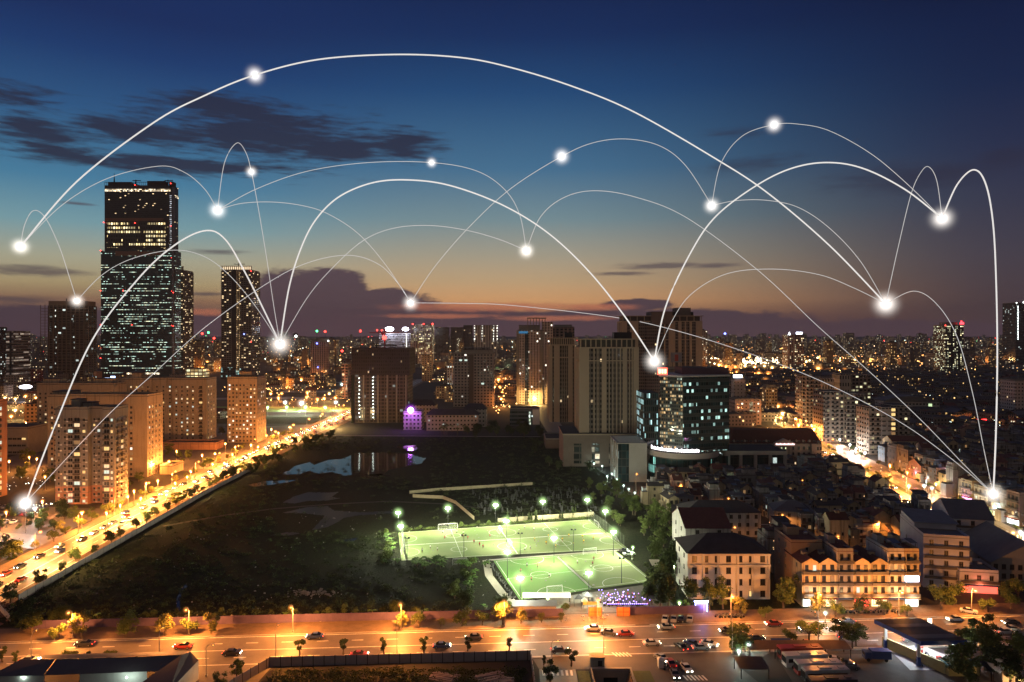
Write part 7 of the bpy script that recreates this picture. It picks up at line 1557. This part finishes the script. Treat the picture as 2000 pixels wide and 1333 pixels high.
house('apartment_house', 'yellowish three storey house with balconies lit by orange lamps beyond the alley', 24, 12, 4, wallc[1], 'gablex', 250, (XP(1775, 455), 452, 0), 0, .12, None, None, 3.3, True, rm=redroof)
# mid distance blocks
mids = []
fm = [facade('mid_wall_%d' % i, c, pu, 3.3, .5, .48, l_, a, b2, 1.5, wvar=.25) for i, (c, pu, l_, a, b2) in enumerate((((.24, .18, .14), 3.2, .10, WARM, YEL), ((.24, .21, .18), 3.6, .12, WARM, COOL), ((.14, .12, .12), 3.0, .05, YEL, WARM), ((.30, .20, .12), 3.3, .16, YEL, ORG), ((.24, .21, .22), 4.0, .2, (1, .9, .6), COOL)))]
DP = []
for k in range(10):
    r = random.Random(k); w, d, h = r.uniform(12, 26), r.uniform(12, 20), (7, 9, 12, 16, 10, 22, 34, 48, 62, 80)[k]
    root = thing('town_block' if h < 30 else 'high_rise', 'x', 'building'); M().box(-w/2, w/2, 0, d, 0, h).build('wall', fm[k % 5], root); q = M(); q.box(-w/2+.5, w/2-.5, .5, d-.5, h+.01, h+.3); q.box(-w*.2, w*.25, d*.3, d*.7, h+.3, h+3)
    if h < 13: gable(q, -w/2, w/2, 0, d, h+.4, d*.2, 0, along='x')
    q.build('roof', (roofm, redroof, greyroof)[k % 3] if h < 13 else roofm, root); DP.append((proto(root), w, h))
def spread(n, y0, y1, p0, p1, ks, lab, grp, sc=(1, 1), gap=1.0, power=1.0):
    out = []; tries = 0
    while len(out) < n and tries < n*30:
        tries += 1; y = y0+(y1-y0)*rnd.random()**power; px = rnd.uniform(p0, p1); x = XP(px, y); k = rnd.choice(ks); p, w, h = DP[k]; s = rnd.uniform(*sc)
        if taken(x, y, 4) or any(abs(x-a) < (w*s+b2)/2+gap and abs(y-c) < 18*s for a, b2, c in mids) or abs(x-svx(y)) < 22+w/2 and y < 900: continue
        if y < 1300 and abs(x-xav(min(y, 1299))) < 30: continue
        mids.append((x, w*s, y)); out.append(1)
        p.put((x, y, 0), R(rnd.choice((0, 0, 15, -20, 90))), lab, grp, s)
low = (0, 1, 2, 2, 4, 4, 1, 0, 3)
spread(150, 560, 1300, 1432, 2010, low, 'low dark town block in the dim district on the right', 'low blocks of the dim right district', (.55, .95), .5, 1.3)
spread(26, 900, 1500, 520, 700, (1, 3, 4, 3), 'low block among orange lamps beyond the far football ground', 'low blocks beyond the far football ground', (.7, 1))
spread(26, 820, 1500, 850, 1000, (3, 4, 1, 5, 3), 'block by the far orange street between the towers', 'blocks by the far orange street', (.7, 1))
spread(30, 620, 1150, -10, 440, (1, 3, 4, 3, 5), 'town block at the foot of the skyscraper', 'blocks at the foot of the skyscraper', (.7, 1.1))
spread(22, 640, 1000, 1430, 1600, (3, 1, 3, 4), 'orange lit block near the bright street beyond the glass tower', 'orange lit blocks beyond the glass tower', (.8, 1.1))
for p0, p1, n in ((-10, 80, 5), (375, 432, 6), (508, 700, 16), (806, 1010, 16), (1375, 1530, 18), (1570, 1830, 26), (1880, 2010, 14)):
    spread(n, 1500, 3600, p0, p1, (6, 7, 7, 8, 8, 9), 'distant lit high rise on the skyline', 'distant high rises on the skyline', (.8, 1.15), 4)
spread(110, 1500, 3400, -10, 2010, (3, 4, 5, 5, 6), 'distant low block before the skyline', 'distant low blocks before the skyline', (.9, 1.5), 3)
# the far off city that reads as one mass
def mass(name, n, y0, y1, hs, m, seed, p0=-40, p1=2040):
    r = random.Random(seed); q = M()
    for _ in range(n):
        y = y0+(y1-y0)*r.random()**.8; x = XP(r.uniform(p0, p1), y); w = r.uniform(12, 34); h = r.choice(hs)*r.uniform(.6, 1.2)
        if h > 30: w = r.uniform(24, 44)
        q.box(x-w/2, x+w/2, y, y+w*.8, 0, h, 0, top=1)
    o = q.build(name, [m, roofm]); o['kind'] = 'stuff'
mass('distant_city', 1500, 1500, 4200, (8, 10, 14, 18, 24), fm[1], 1); mass('distant_city', 900, 3300, 9000, (20, 25, 30, 40, 55, 80), fm[1], 2); mass('distant_city', 500, 3000, 8000, (20, 30, 40, 60), fm[0], 3)
mass('district_houses', 800, 620, 1500, (6, 8, 10, 11), fm[2], 4, 1432, 2040)
mass('district_houses', 260, 900, 1500, (6, 8, 10, 14), fm[0], 5, 860, 1420)
def dots(name, n, y0, y1, p0, p1, c, s, zs, seed, r0=.0011, pw=.7):
    r = random.Random(seed); q = M(); streets = [(r.uniform(p0, p1), y0+(y1-y0)*r.random()**pw, r.uniform(-1, 1)) for _ in range(max(3, n//22))]
    for _ in range(n):
        y = y0+(y1-y0)*r.random()**pw; px = r.uniform(p0, p1); x = XP(px, y)
        if r.random() < .65: sx, sy, sd_ = r.choice(streets); u_ = r.gauss(0, 1); y = min(y1, max(y0, sy*(1+.02*u_+.015*sd_))); x = XP(sx, sy)+u_*sy*.06*(1 if sd_ > -.3 else .15)
        if y < 1300 and abs(x-xav(min(y, 1299))) < 12 and 0: continue
        rr_ = y*r0*r.choice((.25, .35, .4, .5, .6, .8)) * (1 if y < 3000 else .8); z = r.uniform(*zs); b = len(q.v)
        q.v += [(x+rr_, y, z), (x, y+rr_, z), (x-rr_, y, z), (x, y-rr_, z), (x, y, z+rr_), (x, y, z-rr_)]
        for a, b2 in ((0, 1), (1, 2), (2, 3), (3, 0)): q.f += [(b+a, b+b2, b+4), (b+b2, b+a, b+5)]; q.mi += [0, 0]
    o = q.build(name, emat(name+'_%s' % seed, c, s)); o['kind'] = 'stuff'
dots('distant_lamps', 1700, 1300, 7000, -20, 2020, (1, .42, .1), 7, (8, 18), 1); dots('distant_lamps', 420, 1400, 7000, -20, 2020, (1, .75, .4), 5, (8, 40), 2); dots('distant_lamps', 220, 1400, 6000, -20, 2020, (.8, 1, .9), 5, (8, 50), 3); dots('distant_lamps', 60, 1400, 5000, -20, 2020, (1, .05, .04), 6, (20, 80), 4)
dots('distant_lamps', 26, 1400, 5000, -20, 2020, (.2, 1, .35), 5, (20, 80), 5); dots('distant_lamps', 240, 1750, 2100, 1400, 1520, (1, .75, .4), 14, (6, 16), 6, .0014); dots('distant_lamps', 150, 720, 1150, 520, 690, (1, .5, .14), 8, (3, 8), 7, .0011); dots('distant_lamps', 110, 620, 900, -10, 110, (1, .6, .25), 8, (2, 7), 8, .001)
dots('house_lamps', 60, 225, 420, 1330, 1960, (1, .6, .25), 3, (6, 11), 19, .0011, 1); dots('house_lamps', 22, 225, 420, 1330, 1960, (.8, 1, .95), 3, (6, 11), 20, .0011, 1); dots('house_lamps', 220, 420, 1400, 1432, 2010, (1, .6, .25), 4, (4, 9), 9, .0009, 1); dots('house_lamps', 70, 420, 1400, 1432, 2010, (.8, 1, .9), 4, (4, 10), 10, .0009, 1); dots('street_lights', 130, 700, 1300, 962, 998, (1, .5, .16), 9, (3, 9), 11, .0012, 1); dots('street_lights', 120, 560, 760, 1488, 1640, (1, .62, .25), 8, (2, 7), 12, .001, 1)
dots('distant_lamps', 160, 1400, 2600, 1560, 1830, (1, .4, .12), 6, (5, 16), 13); dots('estate_lights', 60, 300, 420, -20, 100, (.9, 1, .9), 5, (1, 3), 14, .001, 1)
for px, py, Y, c in ((635, 648, 2600, 'red'), (704, 647, 2900, 'red'), (619, 647, 2700, 'green'), (578, 657, 2000, 'white'), (407, 650, 2200, 'green'), (395, 652, 2200, 'red'), (418, 661, 1900, 'red'), (1416, 652, 3000, 'blue'), (668, 686, 1500, 'red')):
    root = thing('beacon_mast', f'thin mast with a {c} light on the skyline', 'mast', (XP(px, Y), Y, 0)); M().tube([(0, 0, 0), (0, 0, ZP(py, Y))], [1.5, .4], 5).build('pole', darkm, root); beacon(root, 0, 0, ZP(py, Y), c, Y*.0016)
for i in range(16):
    y = 245+i*9.5; x = 62+(i*37 % 60)*(svx(y)-95)/60; lamp((x, y), 'orange', 9, 1.2, .24, 5000, rnd.uniform(0, 6), 'dim alley lamp between the dark old houses', 'alley lamps of the old quarter')
# far football ground beside the long avenue
sheet('far_pitch', [(-322, 748), (-160, 740), (-158, 795), (-335, 803)], .07, turf2); sheet('far_lot', [(-330, 650), (-180, 645), (-178, 700), (-330, 708)], .04, fieldm)
for i, (px, tp, Y, c) in enumerate(((30, 735, 960, 'pink'), (240, 742, 700, 'grey'), (385, 722, 900, 'lit'))):
    tower(('low pink block between neon tower and bare frame', 'low grey hall behind the broad beige block', 'parking deck with rows of bright openings left of the twin tower')[i], px-22, px+24, tp, Y, 20, facade('parking_deck', (.25, .22, .16), 5, 4.2, .8, .62, .95, (.9, .95, .6), YEL, 1.5) if c == 'lit' else fm[1])
for i, (px, py) in enumerate(((222, 735), (210, 738))): root = thing('led_sign', ('blue white led sign on the skyscraper podium', 'small blue led sign beside it')[i], 'sign', (XP(px, 1280), 1280, 0)); M().box(-5+i, 5-i, -1, 0, 4, ZP(py, 1280)).build('panel', emat('blue_led', (.5, .65, 1), 5), root)
lb_ = thing('led_sign', 'white oval led board standing before the neon tower', 'sign', (XP(50, 900), 900, 0)); M().ball((0, 0, ZP(756, 900)), 7, seg=16, rings=8, sz=.35).build('panel', emat('white_led', (.9, .9, 1), 9), lb_); M().tube([(0, 0, 0), (0, 0, ZP(760, 900))], .5, 6).build('post', darkm, lb_)
rs = thing('roof_sign', 'red neon sign on a roof in the dim right district', 'sign', (XP(1916, 640), 640, 0)); M().box(-5, 5, -.2, .2, 3, 5).build('neon', emat('red_neon', (1, .03, .03), 9), rs); M().box(-5.5, 5.5, 0.21, 9, 0, 2.9).build('base', conc, rs)
# ---------------------------------------------------------------- added overlay graphic, not part of the city: glowing tubes and balls
ND = {'a': (40, 482, 700, 8, 30), 'b': (498, 147, 700, 8, 30), 'c': (425, 411, 800, 9, 30), 'd': (491, 336, 800, 5, 20), 'e': (150, 588, 1205, 7, 24), 'f': (843, 318, 700, 5, 18), 'g': (547, 672, 1250, 13, 40), 'h': (802, 592, 1890, 8, 28), 'i': (1028, 490, 700, 8, 28),
      'j': (1097, 306, 700, 8, 28), 'k': (1390, 402, 600, 8, 28), 'l': (1512, 244, 600, 8, 28), 'm': (1840, 427, 600, 10, 38), 'n': (1730, 594, 650, 10, 42), 'o': (1278, 706, 378, 9, 36), 'p': (50, 982, 286, 12, 34), 'q': (1940, 965, 285, 11, 34)}
core = emat('luminous_core', (1, .99, .96), 5); line_m = emat('luminous_line', (1, .96, .92), .85); thin_m = emat('fine_luminous_line', (1, .97, .94), .62)
def w3(px, py, Y): return Vector((XP(px, Y), Y, ZP(py, Y)))
ARCS = (('a', 'n', 1, 'widest bright arc sweeping over the whole city from far left', [(150, 355), (300, 240), (400, 187), (498, 147), (620, 117), (770, 107), (900, 113), (1000, 133), (1120, 170), (1240, 220), (1400, 312), (1500, 378), (1620, 480)]),
 ('a', 'e', 0, 'small arc at the far left edge over the bare frame tower', [(48, 440), (65, 412), (88, 425), (115, 480), (135, 540)]), ('a', 'c', 0, 'fine arc passing just above the skyscraper roof', [(120, 402), (210, 349), (310, 325), (360, 337), (400, 370)]),
 ('c', 'g', 0, 'narrow steep arc right of the skyscraper dropping past the twin tower', [(438, 320), (462, 280), (480, 298), (491, 336), (505, 410), (520, 500), (535, 600)]), ('c', 'i', 0, 'long fine arc through the small middle light point', [(500, 370), (600, 335), (720, 318), (843, 318), (930, 334), (985, 370), (1015, 420)]),
 ('c', 'h', 0, 'fine arc from the light point right of the skyscraper to the floodlit tower', [(470, 398), (530, 395), (590, 402), (640, 418), (700, 457), (755, 520)]), ('g', 'o', 1, 'thick arc over the dark cloud ending at the glass tower', [(565, 560), (590, 480), (620, 425), (665, 383), (730, 357), (800, 352), (880, 363), (980, 400), (1070, 455), (1150, 530), (1220, 618)]),
 ('p', 'g', 1, 'thick arc crossing the face of the skyscraper', [(108, 830), (180, 665), (270, 545), (340, 480), (400, 451), (440, 468), (480, 535), (515, 605)]), ('p', 'h', 0, 'long fine arc rising from the car park across the estate', [(202, 820), (300, 730), (400, 640), (520, 555), (600, 514), (680, 499), (740, 517), (780, 557)]),
 ('e', 'g', 0, 'fine low arc across the middle of the skyscraper', [(200, 537), (260, 505), (340, 489), (400, 502), (450, 540), (500, 600)]), ('g', 'i', 0, 'fine arc over the purple cloud to the central light point', [(600, 582), (650, 523), (710, 470), (770, 446), (840, 441), (910, 450), (975, 468)]),
 ('h', 'k', 0, 'fine arc rising from the floodlit tower through a light point', [(850, 520), (920, 440), (1000, 367), (1097, 306), (1160, 279), (1225, 272), (1290, 286), (1340, 325)]), ('h', 'q', 0, 'very long low arc from the floodlit tower to the lower right', [(900, 593), (1000, 597), (1200, 620), (1320, 646), (1450, 686), (1600, 743), (1750, 820), (1850, 890)]),
 ('i', 'q', 0, 'long fine arc from the central light point down over the right district', [(1055, 425), (1100, 387), (1160, 373), (1240, 385), (1340, 425), (1480, 528), (1600, 640), (1700, 728), (1800, 822), (1880, 905)]), ('k', 'm', 0, 'fine arc through the highest light point on the right', [(1408, 320), (1450, 266), (1512, 244), (1560, 243), (1620, 256), (1700, 300), (1770, 358)]),
 ('o', 'm', 1, 'thick arc rising from the glass tower to the right sky', [(1300, 600), (1350, 492), (1400, 421), (1480, 361), (1550, 328), (1620, 318), (1690, 331), (1770, 372)]), ('k', 'n', 0, 'shallow fine arc in the right sky under the widest arc', [(1440, 392), (1500, 392), (1560, 406), (1620, 446), (1680, 510)]),
 ('o', 'n', 0, 'low fine arc behind the rear condominium tower to the right', [(1310, 632), (1350, 575), (1420, 535), (1510, 526), (1600, 537), (1670, 564)]), ('n', 'm', 0, 'narrow tall arc near the right edge', [(1755, 480), (1780, 378), (1800, 335), (1815, 327), (1830, 355)]),
 ('m', 'q', 1, 'thick arc falling down along the right edge', [(1870, 360), (1903, 332), (1926, 362), (1940, 440), (1946, 560), (1948, 700), (1945, 850)]), ('n', 'q', 0, 'fine arc falling beside the red signed tower on the right', [(1785, 569), (1830, 595), (1870, 660), (1900, 770), (1922, 880)]))
for a, b2, th, lb, mid in ARCS:
    A, B_ = ND[a], ND[b2]; pts = [A[:2]]+mid+[B_[:2]]; P_ = [pts[0]]+pts+[pts[-1]]; cum = [0]
    for (x0, y0), (x1, y1) in zip(pts, pts[1:]): cum.append(cum[-1]+math.hypot(x1-x0, y1-y0))
    path = []; rad = []
    for i in range(1, len(P_)-2):
        p0, p1, p2, p3 = P_[i-1:i+3]; n = 10
        for k in range(n+(i == len(P_)-3)):
            t_ = k/n; f = lambda c: .5*(2*p1[c]+(p2[c]-p0[c])*t_+(2*p0[c]-5*p1[c]+4*p2[c]-p3[c])*t_**2+(3*p1[c]-p0[c]-3*p2[c]+p3[c])*t_**3)
            s = (cum[i-1]+(cum[i]-cum[i-1])*t_)/cum[-1]
            Y = A[2]+(B_[2]-A[2])*s**3 if A[2] < B_[2] else B_[2]+(A[2]-B_[2])*(1-s)**3
            path.append(w3(f(0), f(1), Y)); rad.append((1.45 if th else .62)/F*Y)
    o = path[0].copy(); M().tube([p-o for p in path], rad, 5).build('light_arc', line_m if th else thin_m, None, tuple(o)); tag(C[-1], lb, 'light arc', 'luminous arcs over the city')
NL = dict(a='at the far left edge above the bare frame tower', b='topmost, on the widest arc at upper left', c='right of the skyscraper roof', d='small, below the dark cloud', e='on top of the bare frame tower', f='small, above the purple cloud', g='low on the horizon right of the twin tower', h='above the floodlit tower', i='at the sky centre', j='on the rising arc at the sky centre', k='right of centre where four arcs meet', l='highest one on the right', m='at the right where thick arcs meet', n='large, low in the right sky', o='at the glass tower roof', p='over the estate car park', q='on the roofs at the right edge')
for k, (px, py, Y, rc, rh) in ND.items():
    p = w3(px, py, Y); root = thing('overlay_point', 'glowing white point '+NL[k], 'light point', tuple(p), 0, 'glowing points of the arcs'); M().ball((0, 0, 0), rc*.62/F*Y, seg=12, rings=8).build('core', core, root)
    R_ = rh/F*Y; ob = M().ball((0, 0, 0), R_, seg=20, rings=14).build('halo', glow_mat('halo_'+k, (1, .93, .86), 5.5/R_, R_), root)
# ---------------------------------------------------------------- clear prototypes, make labels single
for p in PROTOS: p.drop()

ORD = 'leftmost second third fourth fifth sixth seventh eighth ninth tenth eleventh twelfth thirteenth fourteenth fifteenth sixteenth seventeenth eighteenth nineteenth twentieth'.split()
by = {}
for o in THINGS:
    try: by.setdefault(o['label'], []).append(o)
    except ReferenceError: pass
for lb, l in by.items():
    n = len(l)
    if n < 2: continue
    l.sort(key=lambda o: o.location.y)
    rows = 1 if n <= 20 else math.ceil(n/18); per = math.ceil(n/rows)
    for r_ in range(rows):
        seg = sorted(l[r_*per:(r_+1)*per], key=lambda o: PX(o.location))
        for i, o in enumerate(seg):
            s = 'leftmost' if i == 0 else 'rightmost' if i == len(seg)-1 else ORD[i]+' from left'
            if rows > 1: s += ', nearest rank' if r_ == 0 else ', farthest rank' if r_ == rows-1 else f', {ORD[r_]} rank'
            o['label'] = lb+', '+s

import sys
if '--lab' in sys.argv or True:
    for lb in by:
        if len(by[lb]) > 1 and len(lb.split()) > (11 if len(by[lb]) > 20 else 13): print('LONG', len(by[lb]), lb)

hz = M().box(-9500, 9500, -300, 9500, -6, 420).build('haze', bpy.data.materials.new('haze_air')); hz['kind'] = 'stuff'
hm = hz.data.materials[0]; hm.use_nodes = True; q = NT(hm.node_tree); q.n.clear(); v = q.node('ShaderNodeVolumePrincipled', i_Density=6e-5); v.inputs['Color'].default_value = (.9, .85, .85, 1)
q.node('ShaderNodeOutputMaterial', i_Volume=v.outputs[0])
